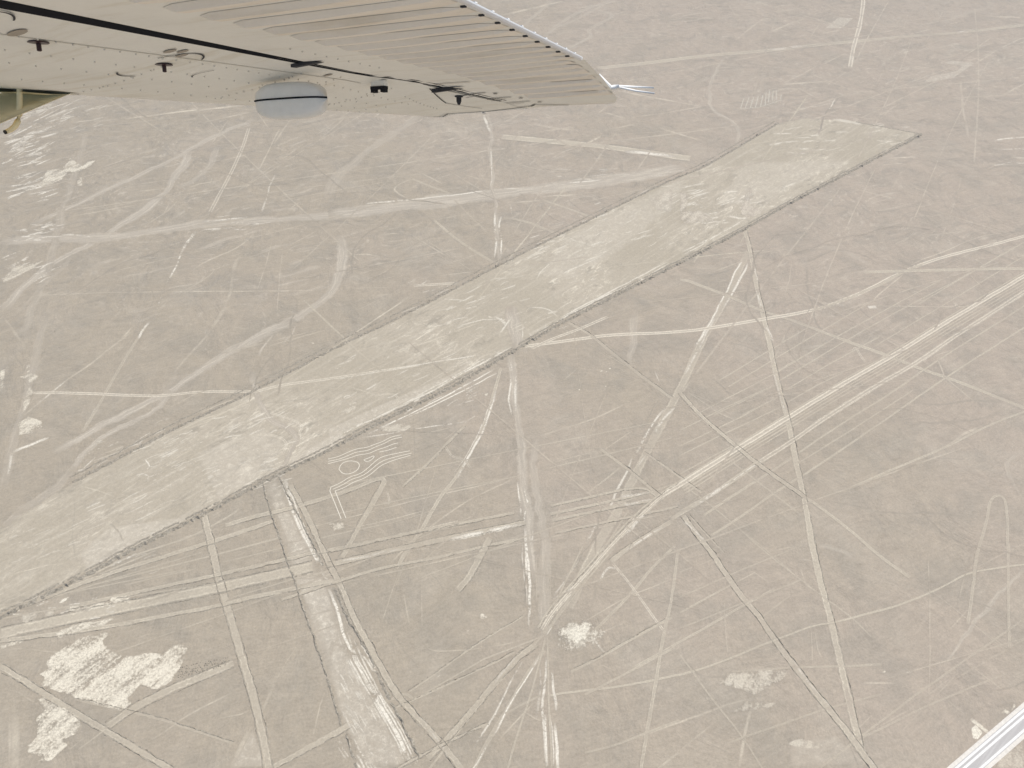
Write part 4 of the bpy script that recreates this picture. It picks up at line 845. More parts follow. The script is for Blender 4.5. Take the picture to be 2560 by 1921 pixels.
 ('R',1.8,0.48086623195573114,0,[(32.8,456.5),(37.0,459.1),(41.2,462.9)]),
 ('R',1.4,0.30786075377471717,0,[(30.5,442.8),(32.7,443.0),(34.9,445.2)]),
 ('R',1.3,0.35314048609618054,0,[(36.3,441.2),(39.9,443.3),(43.5,444.6)]),
 ('R',0.9,0.5244671050346755,0,[(14.2,449.6),(16.6,449.1),(19.0,451.3)]),
 ('R',0.9,0.2740428726711519,0,[(31.2,444.5),(35.0,446.0),(38.9,448.5)]),
 ('R',1.9,0.316217310392402,0,[(62.0,462.4),(64.4,463.5),(66.8,465.4)]),
 ('R',1.2,0.5091430528790357,0,[(60.2,452.8),(63.1,454.4),(66.1,457.2)]),
 ('R',1.1,0.3018863228285712,0,[(50.9,456.0),(55.4,457.7),(60.0,461.5)]),
 ('R',0.9,0.5032817874798782,0,[(9.6,442.9),(11.9,445.1),(14.3,447.2)]),
 ('R',1.1,0.4653603438838338,0,[(56.3,444.1),(61.1,448.0),(65.9,451.0)]),
 ('R',1.3,0.5483328250360122,0,[(13.6,446.9),(18.9,449.9),(24.3,453.4)]),
 ('R',1.6,0.4742255062410162,0,[(40.5,465.0),(43.6,466.3),(46.6,466.8)]),
 ('R',1.0,0.3056731288272047,0,[(150.2,501.2),(153.8,501.9),(157.7,504.5)]),
 ('R',2.0,0.3426893243453933,0,[(178.2,526.7),(182.9,528.6),(187.3,529.1)]),
 ('R',1.6,0.6217641831440509,0,[(178.5,516.5),(185.6,517.1),(193.2,519.4)]),
 ('R',3.1,0.42113704683751596,0,[(149.9,495.5),(152.3,496.8),(154.3,496.3)]),
 ('R',1.6,0.6113002550466142,0,[(138.3,528.8),(143.7,533.4),(149.0,537.0)]),
 ('R',2.1,0.6290582573486002,0,[(131.4,512.8),(138.9,515.3),(146.1,515.6)]),
 ('R',1.5,0.5981743878473154,0,[(139.7,526.4),(147.4,529.8),(155.1,532.7)]),
 ('R',1.4,0.6002284366913838,0,[(131.5,521.1),(136.2,523.1),(141.3,527.0)]),
 ('R',1.4,0.6333053588034829,0,[(158.6,518.4),(163.9,520.0),(169.1,521.3)]),
 ('R',1.9,0.5461110566749044,0,[(149.1,489.4),(154.4,490.5),(160.2,494.1)]),
 ('R',2.4,0.44163310723095156,0,[(139.4,513.4),(142.7,513.2),(146.5,515.5)]),
 ('R',1.0,0.7106214470906491,0,[(158.2,521.7),(161.3,525.2),(163.8,525.3)]),
 ('R',2.6,0.6705539128972109,0,[(133.1,516.1),(135.3,515.7),(137.8,517.2)]),
 ('R',1.6,0.48281625311151766,0,[(166.8,521.2),(171.6,522.9),(177.0,527.0)]),
 ('R',1.6,0.5116010765443145,0,[(163.5,530.3),(167.2,532.9),(170.5,533.6)]),
 ('R',1.7,0.443740533208627,0,[(137.5,517.0),(145.2,521.5),(153.1,526.1)]),
 ('R',2.9,0.5556248813381802,0,[(137.0,515.1),(139.6,517.6),(141.7,517.0)]),
 ('R',1.3,0.4856940928229828,0,[(174.2,519.8),(176.1,519.3),(178.5,521.5)]),
 ('R',1.9,0.364464704358779,0,[(161.7,518.1),(165.6,521.3),(168.9,521.2)]),
 ('R',1.9,0.407364170502794,0,[(168.2,517.2),(174.1,518.2),(180.2,520.3)]),
 ('R',1.9,0.4893293426145016,0,[(134.1,490.8),(141.1,496.5),(147.8,500.2)]),
 ('R',1.9,0.5484683764198552,0,[(133.4,488.6),(136.0,492.0),(137.9,491.7)]),
 ('R',2.6,0.5590896827006118,0,[(139.3,489.5),(146.3,489.9),(153.7,492.3)]),
 ('R',3.0,0.7186306469020872,0,[(127.8,503.5),(131.0,502.8),(134.8,505.4)]),
 ('R',3.1,0.6907454821611457,0,[(164.7,531.3),(171.6,533.8),(177.9,533.8)]),
 ('R',2.0,0.5990415500971558,0,[(163.6,516.8),(168.4,517.4),(173.9,521.4)]),
 ('R',1.3,0.6936071159644096,0,[(138.7,529.2),(145.3,531.6),(152.4,536.9)]),
 ('R',1.9,0.43595558430534553,0,[(162.3,511.1),(170.5,517.2),(178.6,523.2)]),
 ('R',2.1,0.6883783467696197,0,[(173.1,495.7),(175.8,496.4),(178.7,497.9)]),
 ('R',1.5,0.6628244320725132,0,[(157.9,512.3),(163.8,515.8),(170.0,520.3)]),
 ('R',1.3,0.5428597401341748,0,[(175.0,522.1),(183.0,527.6),(190.6,530.9)]),
 ('R',2.2,0.48087742076978524,0,[(172.8,510.3),(178.7,510.1),(185.3,512.6)]),
 ('R',2.0,0.538493228232172,0,[(137.0,521.3),(144.4,526.8),(151.4,529.9)]),
 ('R',1.7,0.3028365645184376,0,[(133.5,527.8),(140.2,531.6),(146.7,533.9)]),
 ('R',1.6,0.659269132725509,0,[(131.5,487.7),(135.7,490.0),(139.5,490.3)]),
 ('R',1.1,0.6421498255162386,0,[(143.4,510.0),(146.2,511.2),(149.3,514.0)]),
 ('R',1.5,0.4414581099109789,0,[(154.1,513.3),(160.8,517.1),(168.1,524.0)]),
 ('R',2.1,0.6557908117362797,0,[(147.7,500.8),(154.5,503.3),(161.4,505.9)]),
 ('R',1.7,0.6675279381892355,0,[(144.6,492.5),(147.7,494.3),(150.3,493.7)]),
 ('R',2.4,0.41627886666303215,0,[(137.2,533.6),(141.4,534.8),(145.7,536.8)]),
 ('R',2.0,0.32398794896477695,0,[(262.8,598.4),(271.9,600.9),(281.5,605.5)]),
 ('R',1.9,0.34285410826658846,0,[(278.2,607.0),(287.2,610.3),(296.9,615.6)]),
 ('R',2.5,0.4062306990484095,0,[(311.9,617.6),(319.7,614.8),(328.7,615.7)]),
 ('R',1.6,0.5027022292372051,0,[(230.9,596.5),(239.1,594.4),(247.6,593.7)]),
 ('R',3.8,0.5799872758697938,0,[(248.4,612.8),(256.1,615.5),(263.0,615.4)]),
 ('R',4.3,0.5341927109321298,0,[(243.3,601.2),(250.4,602.0),(257.1,601.4)]),
 ('R',2.3,0.3169288261073282,0,[(275.3,599.0),(282.2,600.6),(289.5,602.9)]),
 ('R',1.8,0.5621752425922509,0,[(253.1,604.0),(256.4,604.0),(260.5,606.9)]),
 ('R',2.1,0.5468268821360835,0,[(311.2,608.3),(320.7,613.4),(329.4,616.0)]),
 ('R',2.1,0.3152989393577042,0,[(317.3,638.1),(323.4,640.3),(329.9,643.7)]),
 ('R',3.1,0.521095525985677,0,[(309.3,629.0),(317.6,632.6),(326.1,636.6)]),
 ('R',1.3,0.30339826379344575,0,[(299.2,649.6),(304.5,650.9),(310.1,652.9)]),
 ('R',2.1,0.3884230675377737,0,[(310.4,637.2),(320.8,640.6),(332.5,647.7)]),
 ('R',3.0,0.35008467728916626,0,[(343.1,640.7),(352.0,641.1),(361.4,643.1)]),
 ('R',3.7,0.5137676329865624,0,[(259.3,624.4),(263.5,626.0),(267.1,626.1)]),
 ('R',2.3,0.32824828970476144,0,[(315.4,642.8),(323.8,647.3),(330.9,648.1)]),
 ('R',1.3,0.5860829037040115,0,[(243.9,620.5),(253.4,622.5),(262.1,621.2)]),
 ('R',1.7,0.46645711440243964,0,[(330.3,625.3),(334.3,625.9),(338.8,627.7)]),
 ('R',3.3,0.5771201217740433,0,[(226.6,628.0),(235.6,629.2),(244.2,629.0)]),
 ('R',2.0,0.46633942539063555,0,[(239.2,635.2),(249.4,639.8),(259.0,642.2)]),
 ('R',4.3,0.3433625801869251,0,[(282.1,630.7),(288.9,632.5),(295.3,632.6)]),
 ('R',3.3,0.32051175895961603,0,[(256.4,615.1),(264.4,614.6),(272.6,615.2)]),
 ('R',3.2,0.4924412002649162,0,[(251.5,598.6),(258.8,600.4),(266.2,602.2)]),
 ('R',3.0,0.3553986669955321,0,[(268.7,616.3),(273.3,615.3),(278.7,617.2)]),
 ('R',1.5,0.4115099325508724,0,[(320.0,609.4),(327.9,611.0),(336.6,614.6)]),
 ('R',1.5,0.5212071341808016,0,[(312.5,601.8),(320.4,600.9),(328.2,599.6)]),
 ('R',2.6,0.3350582520955084,0,[(423.1,606.1),(433.4,607.0),(444.0,608.6)]),
 ('R',3.0,0.4931916824818604,0,[(432.8,621.7),(441.6,621.6),(451.2,623.1)]),
 ('R',2.0,0.4714190512779132,0,[(412.5,600.8),(423.4,601.4),(434.2,601.7)]),
 ('R',2.6,0.5322151599630157,0,[(414.6,579.0),(423.3,577.2),(433.2,578.0)]),
 ('R',3.1,0.4160761880678616,0,[(399.4,594.1),(404.0,591.9),(409.3,591.5)]),
 ('R',1.3,0.26681821500235825,0,[(425.5,595.4),(435.5,598.2),(443.9,597.7)]),
 ('R',1.3,0.4527374051972875,0,[(423.5,619.4),(431.4,619.6),(440.8,623.1)]),
 ('R',1.7,0.41100285672471903,0,[(406.5,602.9),(414.6,600.8),(423.5,600.7)]),
 ('R',2.4,0.4270422779736966,0,[(394.2,573.2),(404.9,576.2),(416.8,581.5)]),
 ('R',2.0,0.4311052622295715,0,[(424.3,601.8),(430.2,602.0),(435.5,600.8)]),
 ('R',1.9,0.3021223762453698,0,[(418.3,587.1),(426.2,586.1),(434.5,585.7)]),
 ('R',1.8,0.282908563615626,0,[(435.1,605.4),(441.3,606.8),(448.5,610.1)]),
 ('R',0.9,0.48530186038501,0,[(-124.1,242.8),(-120.3,245.1),(-116.8,249.1)]),
 ('R',1.9,0.4970188439191623,0,[(-145.1,279.8),(-141.4,282.8),(-137.3,284.9)]),
 ('R',0.9,0.5068368433503873,0,[(-158.6,277.3),(-153.9,279.7),(-148.9,280.8)]),
 ('R',0.9,0.33703877841925134,0,[(-179.4,279.9),(-175.2,282.0),(-171.0,284.0)]),
 ('R',1.2,0.321473189071207,0,[(-180.5,256.0),(-177.8,257.2),(-175.5,259.7)]),
 ('R',1.6,0.3432231221379947,0,[(-187.4,248.1),(-185.4,250.4),(-183.0,251.3)]),
 ('R',1.4,0.27117075180549566,0,[(-173.4,262.4),(-168.7,264.3),(-164.3,267.3)]),
 ('R',0.9,0.25821862285838637,0,[(-130.6,292.2),(-128.2,295.5),(-125.5,296.9)]),
 ('R',0.9,0.4540122034340362,0,[(-126.2,284.9),(-124.1,287.3),(-121.7,288.7)]),
 ('R',0.9,0.3824186157323944,0,[(-127.4,255.3),(-124.3,257.8),(-120.9,258.9)]),
 ('R',1.4,0.4883666982907947,0,[(-148.0,290.3),(-144.1,294.2),(-139.8,296.9)]),
 ('R',1.3,0.38198815905140876,0,[(-148.4,284.0),(-143.6,287.5),(-138.9,291.9)]),
 ('R',1.2,0.2761692791866399,0,[(-169.2,261.0),(-167.5,262.5),(-165.6,263.2)]),
 ('R',0.9,0.3132257238224644,0,[(-194.8,277.6),(-192.1,280.8),(-189.0,282.8)]),
 ('R',1.0,0.38798327536426,0,[(-161.5,249.6),(-157.7,251.8),(-153.4,252.5)]),
 ('R',0.9,0.4662835333417761,0,[(-125.8,271.7),(-121.3,274.3),(-116.6,276.0)]),
 ('R',1.2,0.30344890871528657,0,[(-158.9,285.1),(-153.8,287.1),(-149.3,291.3)]),
 ('R',1.5,0.38346631898751155,0,[(-155.3,244.1),(-153.0,245.7),(-150.6,247.0)]),
 ('R',1.3,0.5004631652070297,0,[(-182.4,281.3),(-179.6,281.8),(-177.1,283.6)]),
 ('R',1.3,0.29715685797321534,0,[(-131.7,263.5),(-127.5,266.2),(-123.4,269.5)]),
 ('R',1.4,0.2706489623679274,0,[(-160.1,291.3),(-156.3,291.8),(-153.0,294.5)]),
 ('R',0.9,0.4729028659227633,0,[(-175.7,271.5),(-171.4,275.1),(-166.7,277.6)]),
 ('R',1.4,0.36384455533601606,0,[(-178.7,254.0),(-174.5,256.7),(-170.7,260.8)]),
 ('R',1.1,0.26273448897772855,0,[(-199.9,288.3),(-195.8,291.6),(-191.1,293.3)]),
 ('R',1.3,0.22367873003883373,0,[(-196.9,274.8),(-196.2,276.8),(-194.8,276.9)]),
 ('R',1.1,0.29439875594395487,0,[(-161.5,279.6),(-157.1,284.8),(-152.1,288.2)]),
 ('R',1.3,0.2421823336183586,0,[(-150.6,276.7),(-148.8,277.9),(-147.0,279.2)]),
 ('R',0.9,0.36386940283222247,0,[(-180.6,257.4),(-176.1,260.0),(-171.4,262.2)]),
 ('R',1.3,0.47854540647649885,0,[(-139.0,262.9),(-135.2,265.3),(-131.4,267.9)]),
 ('R',1.0,0.23204660101527574,0,[(-179.7,268.7),(-175.6,270.5),(-171.9,274.0)]),
 ('R',1.3,0.5198900130005393,0,[(-157.7,254.5),(-156.3,255.3),(-154.8,256.1)]),
 ('R',1.1,0.3064820054509778,0,[(-144.4,250.4),(-143.4,252.3),(-141.9,252.7)]),
 ('R',0.9,0.2756616708156022,0,[(-127.3,250.7),(-124.4,251.6),(-121.7,253.4)]),
 ('R',1.3,0.46644757755583927,0,[(-123.6,252.2),(-120.6,254.2),(-117.5,256.3)]),
 ('R',0.9,0.41810455769142185,0,[(-124.9,248.0),(-122.3,251.3),(-119.2,252.8)]),
 ('R',1.6,0.31698867165362793,0,[(-135.0,254.0),(-129.9,256.0),(-124.7,257.4)]),
 ('R',1.2,0.4411709674251657,0,[(-133.8,243.1),(-130.7,244.3),(-127.6,245.6)]),
 ('R',0.9,0.3545957945687097,0,[(-144.9,272.5),(-141.5,276.6),(-137.6,279.4)]),
 ('R',0.9,0.24147665939620014,0,[(-166.3,253.6),(-163.0,256.2),(-159.5,257.9)]),
 ('R',1.5,0.4797476374006327,0,[(-131.8,244.9),(-128.2,247.5),(-124.6,249.8)]),
 ('R',0.9,0.4938871219093677,0,[(-186.9,258.1),(-182.6,260.3),(-178.2,262.4)]),
 ('R',0.9,0.4080387544993435,0,[(-163.6,254.7),(-162.7,256.2),(-161.6,256.5)]),
 ('R',0.9,0.3669851350770009,0,[(-149.2,243.2),(-147.8,244.8),(-146.1,245.7)]),
 ('R',0.9,0.4905926989800272,0,[(-144.8,290.4),(-139.6,293.2),(-134.0,294.3)]),
 ('R',1.0,0.374610424094465,0,[(-146.0,258.1),(-142.3,260.6),(-138.8,263.9)]),
 ('R',1.0,0.39518833954100097,0,[(-150.4,267.0),(-147.7,269.3),(-144.8,270.9)]),
 ('R',1.3,0.32392533271932183,0,[(-133.4,281.8),(-132.1,283.8),(-130.3,283.8)]),
 ('R',0.9,0.4756700177969337,0,[(-134.4,258.2),(-130.7,260.6),(-126.8,262.1)]),
 ('R',1.2,0.5207364663117579,0,[(-169.3,292.0),(-164.5,292.9),(-160.2,295.1)]),
 ('R',1.2,0.24429360472654352,0,[(-166.5,279.5),(-162.3,283.8),(-158.0,288.5)]),
 ('R',0.9,0.3721534144453059,0,[(-155.5,284.5),(-153.0,285.8),(-150.7,288.3)]),
 ('R',0.9,0.43175985969147324,0,[(-123.5,247.8),(-119.0,248.6),(-114.8,250.4)]),
 ('R',1.4,0.39007140439288884,0,[(-188.8,275.8),(-185.4,277.8),(-182.3,281.1)]),
 ('R',0.9,0.25017894823823983,0,[(-124.1,249.2),(-122.6,251.0),(-120.7,251.2)]),
 ('R',1.1,0.478393967600432,0,[(-140.3,242.5),(-139.1,243.3),(-137.8,243.4)]),
 ('R',1.4,0.4377338771626956,0,[(-186.6,256.1),(-182.9,259.3),(-179.0,262.0)]),
 ('R',1.0,0.449775982061151,0,[(-181.2,274.8),(-179.9,277.1),(-178.1,277.8)]),
 ('R',1.7,0.4965488918173756,0,[(-132.6,260.9),(-128.7,261.5),(-125.1,263.5)]),
 ('R',0.9,0.3568059490943262,0,[(-140.6,244.2),(-136.1,247.3),(-131.9,251.8)]),
 ('R',1.1,0.3735068363007988,0,[(-164.1,255.3),(-159.7,256.5),(-155.6,258.7)]),
 ('R',1.1,0.30471033947034426,0,[(-227.6,251.7),(-225.0,254.3),(-222.6,257.4)]),
 ('R',1.0,0.26550961587474026,0,[(-199.5,249.3),(-197.2,250.3),(-195.3,252.8)]),
 ('R',1.4,0.23361617793395725,0,[(-192.3,253.6),(-190.4,254.8),(-188.9,257.3)]),
 ('R',1.8,0.3615110091023921,0,[(-219.9,271.9),(-217.5,273.2),(-215.3,275.3)]),
 ('R',0.9,0.2172249260575927,0,[(-212.4,236.7),(-210.1,237.8),(-208.3,239.9)]),
 ('R',1.6,0.22090545058357683,0,[(-182.9,272.1),(-178.4,276.8),(-174.0,282.3)]),
 ('R',0.9,0.3783194817935047,0,[(-199.3,234.7),(-196.1,238.6),(-192.6,242.0)]),
 ('R',0.9,0.41755745137346084,0,[(-232.8,266.3),(-231.4,267.5),(-230.1,269.1)]),
 ('R',1.0,0.42771676059213803,0,[(-230.8,264.9),(-225.6,268.8),(-220.9,274.3)]),
 ('R',1.1,0.43522053087925544,0,[(-214.4,228.9),(-210.6,231.1),(-206.9,233.6)]),
 ('R',1.7,0.4621400680730061,0,[(-229.6,255.2),(-227.0,255.8),(-224.9,257.4)]),
 ('R',1.5,0.23230569040161167,0,[(-225.3,260.9),(-221.1,263.1),(-216.6,264.7)]),
 ('R',1.0,0.22349207632583395,0,[(-207.3,263.0),(-203.2,267.1),(-198.7,270.0)]),
 ('R',1.5,0.1932676912799961,0,[(-214.5,268.8),(-212.8,270.8),(-210.9,272.3)]),
 ('R',1.5,0.4575885775713888,0,[(-212.0,269.9),(-207.0,272.6),(-201.7,274.6)]),
 ('R',1.1,0.37859823497642664,0,[(-191.6,259.2),(-186.4,263.1),(-181.6,268.2)]),
 ('R',1.2,0.3441234839395742,0,[(-191.9,264.0),(-186.2,267.7),(-181.0,272.9)]),
 ('R',1.5,0.44153270021057595,0,[(-197.5,252.1),(-195.6,252.8),(-193.7,253.6)]),
 ('R',1.1,0.3453618388966255,0,[(-191.0,250.7),(-187.2,252.9),(-183.6,255.7)]),
 ('R',1.7,0.36286576818026633,0,[(-165.0,244.0),(-159.7,248.4),(-154.4,253.1)]),
 ('R',1.4,0.46740735229249036,0,[(-227.5,274.9),(-226.1,275.2),(-225.0,276.0)]),
 ('R',1.0,0.2671578053431668,0,[(-197.7,272.4),(-194.6,276.2),(-191.3,279.6)]),
 ('R',0.9,0.22374475518855816,0,[(-223.0,239.6),(-220.5,241.4),(-217.7,242.2)]),
 ('R',1.3,0.28759912183110437,0,[(-201.2,270.0),(-199.7,270.7),(-198.3,271.9)]),
 ('R',1.0,0.1868253526382768,0,[(-231.4,259.9),(-227.9,261.6),(-225.0,264.8)]),
 ('R',1.0,0.3148520422128711,0,[(-223.3,254.2),(-219.6,259.1),(-215.2,262.6)]),
 ('R',1.2,0.41780175609385023,0,[(-186.1,246.4),(-182.9,248.2),(-179.2,248.9)]),
 ('R',1.1,0.2107223006324051,0,[(-209.9,244.5),(-205.9,249.2),(-201.3,252.4)]),
 ('R',0.9,0.18607241535599248,0,[(-228.1,275.4),(-227.1,277.2),(-225.5,277.0)]),
 ('R',1.0,0.4171900625477425,0,[(-188.3,274.2),(-185.2,276.6),(-182.0,278.7)]),
 ('R',1.0,0.22943807573859717,0,[(-209.1,239.7),(-207.6,241.1),(-205.6,241.3)]),
 ('R',0.9,0.21878890640948062,0,[(-224.7,256.3),(-221.5,259.9),(-218.0,263.1)]),
 ('R',1.3,0.44172583828651807,0,[(-204.2,273.7),(-202.9,275.4),(-201.5,276.9)]),
 ('R',0.9,0.24439551480820995,0,[(-216.4,229.9),(-213.3,233.6),(-209.4,235.7)]),
 ('R',1.0,0.4448632893962437,0,[(-194.1,233.5),(-190.3,236.0),(-187.0,239.7)]),
 ('R',1.0,0.4140403718480729,0,[(-166.4,246.3),(-161.4,249.1),(-156.4,251.9)]),
 ('R',1.6,0.22069593726663977,0,[(-187.9,249.0),(-184.5,251.3),(-181.0,253.7)]),
 ('R',1.3,0.3767429355170961,0,[(-183.6,240.8),(-181.7,242.4),(-179.3,242.7)]),
 ('R',0.9,0.2316041134268409,0,[(-179.5,232.3),(-175.0,235.0),(-170.1,236.8)]),
 ('R',0.9,0.3035208856947148,0,[(-194.6,234.9),(-190.5,238.8),(-185.9,241.6)]),
 ('R',0.9,0.44963239037130315,0,[(-231.6,269.7),(-227.6,273.8),(-222.9,276.1)]),
 ('R',1.8,0.48625175507005025,0,[(-188.9,264.0),(-184.9,266.7),(-181.0,270.1)]),
 ('R',1.3,0.4375355188596341,0,[(-192.9,228.4),(-188.0,232.1),(-183.0,235.6)]),
 ('R',1.3,0.3995700225238952,0,[(-190.3,274.2),(-188.7,275.0),(-187.6,277.3)]),
 ('R',0.9,0.19442146249586595,0,[(-181.1,253.1),(-175.0,254.4),(-169.4,257.6)]),
 ('R',0.9,0.22133627244099305,0,[(-206.8,266.9),(-201.7,270.7),(-196.1,273.2)]),
 ('R',0.9,0.3390497429362805,0,[(-174.2,249.3),(-168.8,251.1),(-163.4,253.1)]),
 ('R',1.0,0.27466346603825653,0,[(-219.4,263.1),(-214.3,266.9),(-208.6,269.4)]),
 ('R',1.3,0.3049050942686185,0,[(-233.7,264.0),(-231.9,264.0),(-230.4,265.3)]),
 ('R',0.9,0.4951738515161214,0,[(-206.8,273.6),(-203.3,278.8),(-199.2,282.5)]),
 ('R',1.3,0.20620146503178996,0,[(-167.1,246.6),(-164.7,248.8),(-162.4,251.4)]),
 ('R',1.4,0.3823627156476625,0,[(-179.0,245.0),(-177.7,245.2),(-177.0,247.1)]),
 ('R',0.9,0.30764210042850004,0,[(-183.9,254.6),(-178.9,259.6),(-173.6,263.9)]),
 ('R',1.0,0.4310422099276173,0,[(-193.4,257.1),(-188.6,258.5),(-184.2,261.1)]),
 ('R',0.9,0.349515608843639,0,[(-190.2,270.7),(-186.2,272.7),(-182.5,275.3)]),
 ('R',0.9,0.44823499203143785,0,[(-189.5,260.5),(-186.8,261.1),(-184.6,263.3)]),
 ('R',1.2,0.29315472893194616,0,[(-163.6,250.5),(-160.0,254.0),(-156.4,258.0)]),
 ('R',0.9,0.48147941814085665,0,[(-215.3,231.0),(-212.7,233.2),(-209.9,235.0)]),
 ('R',1.0,0.3254389895814351,0,[(-198.1,261.3),(-194.0,264.7),(-189.5,266.7)]),
 ('R',1.2,0.4844740774435882,0,[(-205.9,267.1),(-201.1,270.2),(-195.9,272.1)]),
 ('R',1.3,0.2609836531443133,0,[(-208.3,197.1),(-206.2,199.3),(-204.0,201.3)]),
 ('R',0.9,0.2745974742926644,0,[(-233.5,209.0),(-230.6,209.9),(-228.3,212.1)]),
 ('R',0.9,0.370757769625851,0,[(-206.5,205.9),(-199.8,211.0),(-192.5,214.9)]),
 ('R',0.9,0.17258927188604045,0,[(-181.1,200.6),(-178.1,202.3),(-175.3,205.1)]),
 ('R',0.9,0.2927668981149123,0,[(-183.2,193.2),(-180.6,194.2),(-178.0,195.2)]),
 ('R',1.2,0.2931535859400531,0,[(-229.8,211.9),(-224.4,213.5),(-219.7,216.8)]),
 ('R',0.9,0.3590184750174889,0,[(-197.6,211.4),(-195.5,212.8),(-193.0,213.0)]),
 ('R',0.9,0.30927203215909543,0,[(-204.0,209.6),(-197.4,211.9),(-191.1,215.3)]),
 ('R',0.9,0.22590286708767232,0,[(-177.3,201.2),(-174.1,203.2),(-170.4,204.0)]),
 ('R',0.9,0.17082065039054356,0,[(-201.3,198.2),(-197.4,202.6),(-192.9,205.8)]),
 ('R',0.9,0.21405454402452295,0,[(-183.4,205.3),(-180.5,208.5),(-177.1,210.4)]),
 ('R',1.1,0.28351928966842305,0,[(-189.2,216.0),(-186.1,217.0),(-183.4,219.2)]),
 ('R',1.4,0.25529198461591557,0,[(-202.7,195.6),(-198.7,199.5),(-194.5,203.5)]),
 ('R',0.9,0.22356605130738558,0,[(-221.5,205.1),(-215.4,211.2),(-208.8,216.5)]),
 ('R',0.9,0.25373806924039166,0,[(-194.4,192.9),(-188.2,194.4),(-182.6,197.3)]),
 ('R',1.3,0.3653062413671365,0,[(-207.9,203.4),(-202.4,206.6),(-196.3,208.3)]),
 ('R',0.9,0.20711739705495305,0,[(-187.6,194.7),(-185.5,195.3),(-184.0,197.2)]),
 ('R',0.9,0.2910861768892977,0,[(-235.4,214.5),(-230.3,217.4),(-225.3,220.9)]),
 ('R',0.9,0.20653946385467228,0,[(-237.1,200.2),(-235.2,202.1),(-232.8,202.9)]),
 ('R',1.5,0.2029231938810975,0,[(-230.5,221.4),(-224.4,225.4),(-218.6,230.7)]),
 ('R',1.2,0.2555421903113802,0,[(-241.8,216.3),(-238.8,217.6),(-235.8,219.1)]),
 ('R',1.4,0.34410651036410245,0,[(-189.8,222.1),(-182.6,226.7),(-175.6,232.6)]),
 ('R',1.1,0.2586688723253864,0,[(-229.9,219.9),(-225.3,224.8),(-220.4,229.5)]),
 ('R',0.9,0.2244732372834714,0,[(-214.2,204.3),(-209.0,208.8),(-203.3,212.3)]),
 ('R',0.9,0.3539885824709123,0,[(-244.9,208.8),(-242.0,210.0),(-239.0,211.0)]),
 ('R',0.9,0.24319970919042996,0,[(-239.1,199.4),(-236.9,200.3),(-234.6,201.1)]),
 ('R',0.9,0.33681297617917144,0,[(-177.4,194.2),(-169.8,197.0),(-162.3,200.6)]),
 ('R',0.9,0.34138464675080604,0,[(-190.4,199.4),(-187.4,201.0),(-184.5,202.7)]),
 ('R',0.9,0.23135081771757782,0,[(-213.3,216.9),(-207.1,220.0),(-201.2,223.8)]),
 ('R',1.4,0.23156474183443052,0,[(-229.2,200.3),(-223.3,204.2),(-216.8,207.1)]),
 ('R',1.5,0.3525876505467019,0,[(-215.6,208.6),(-213.3,210.5),(-210.5,211.2)]),
 ('R',0.9,0.24728750931877724,0,[(-180.9,202.1),(-178.3,203.6),(-175.2,204.0)]),
 ('R',0.9,0.36442426071314704,0,[(-235.6,207.8),(-233.0,208.2),(-230.8,209.8)]),
 ('R',0.9,0.30809571205505365,0,[(-219.8,218.5),(-215.3,221.6),(-210.8,224.9)]),
 ('R',1.4,0.3475286659993433,0,[(-249.0,211.4),(-246.1,213.4),(-243.2,215.4)]),
 ('R',1.5,0.36674379165501403,0,[(-178.7,215.3),(-175.1,218.2),(-171.5,221.3)]),
 ('R',1.1,0.3697146404297511,0,[(-183.7,213.8),(-179.3,216.2),(-174.4,217.1)]),
 ('R',1.3,0.27230140252480567,0,[(-171.2,193.0),(-168.8,193.7),(-166.8,195.7)]),
 ('R',1.0,0.27599325374004924,0,[(-213.7,201.1),(-211.5,202.5),(-209.2,203.4)]),
 ('R',1.1,0.2027976927851608,0,[(-183.5,217.8),(-176.8,220.0),(-169.9,221.8)]),
 ('R',1.2,0.38791374762134373,0,[(-56.9,308.2),(-53.5,310.2),(-50.1,313.6)]),
 ('R',0.9,0.24574207059912895,0,[(-100.4,340.5),(-97.8,343.8),(-95.0,346.4)]),
 ('R',1.1,0.48762405526937225,0,[(-30.7,303.1),(-26.3,304.9),(-22.0,306.8)]),
 ('R',1.9,0.4282834671762511,0,[(-35.4,334.1),(-29.5,336.4),(-23.6,339.6)]),
 ('R',1.0,0.44637181047061963,0,[(-97.4,309.0),(-95.8,310.3),(-94.1,310.7)]),
 ('R',1.4,0.35662687575506613,0,[(-58.9,322.3),(-53.5,325.0),(-48.2,329.7)]),
 ('R',0.9,0.2624022278027471,0,[(-76.0,350.0),(-71.6,352.4),(-67.1,354.8)]),
 ('R',1.7,0.2272061023232819,0,[(-97.0,306.9),(-93.4,310.1),(-89.8,314.4)]),
 ('R',1.0,0.2774048406251678,0,[(-67.0,299.6),(-61.9,304.0),(-56.5,306.6)]),
 ('R',1.9,0.4219707038907538,0,[(-72.4,308.5),(-69.1,310.3),(-65.9,313.0)]),
 ('R',1.7,0.4474674935665829,0,[(-55.9,305.6),(-53.3,307.4),(-50.8,309.0)]),
 ('R',1.7,0.5110199715659056,0,[(-26.7,312.7),(-23.3,315.0),(-19.8,317.7)]),
 ('R',1.1,0.2433566477099776,0,[(-33.6,325.7),(-31.7,326.5),(-29.9,329.4)]),
 ('R',0.9,0.3331698590324876,0,[(-26.5,307.9),(-22.5,311.9),(-18.4,314.9)]),
 ('R',1.0,0.27594654647076644,0,[(-64.6,300.2),(-60.7,302.4),(-56.8,304.7)]),
 ('R',0.9,0.46487266806313643,0,[(-43.7,340.8),(-38.3,343.6),(-32.9,347.5)]),
 ('R',1.5,0.3805484495539497,0,[(-105.2,335.7),(-100.0,338.5),(-95.0,343.2)]),
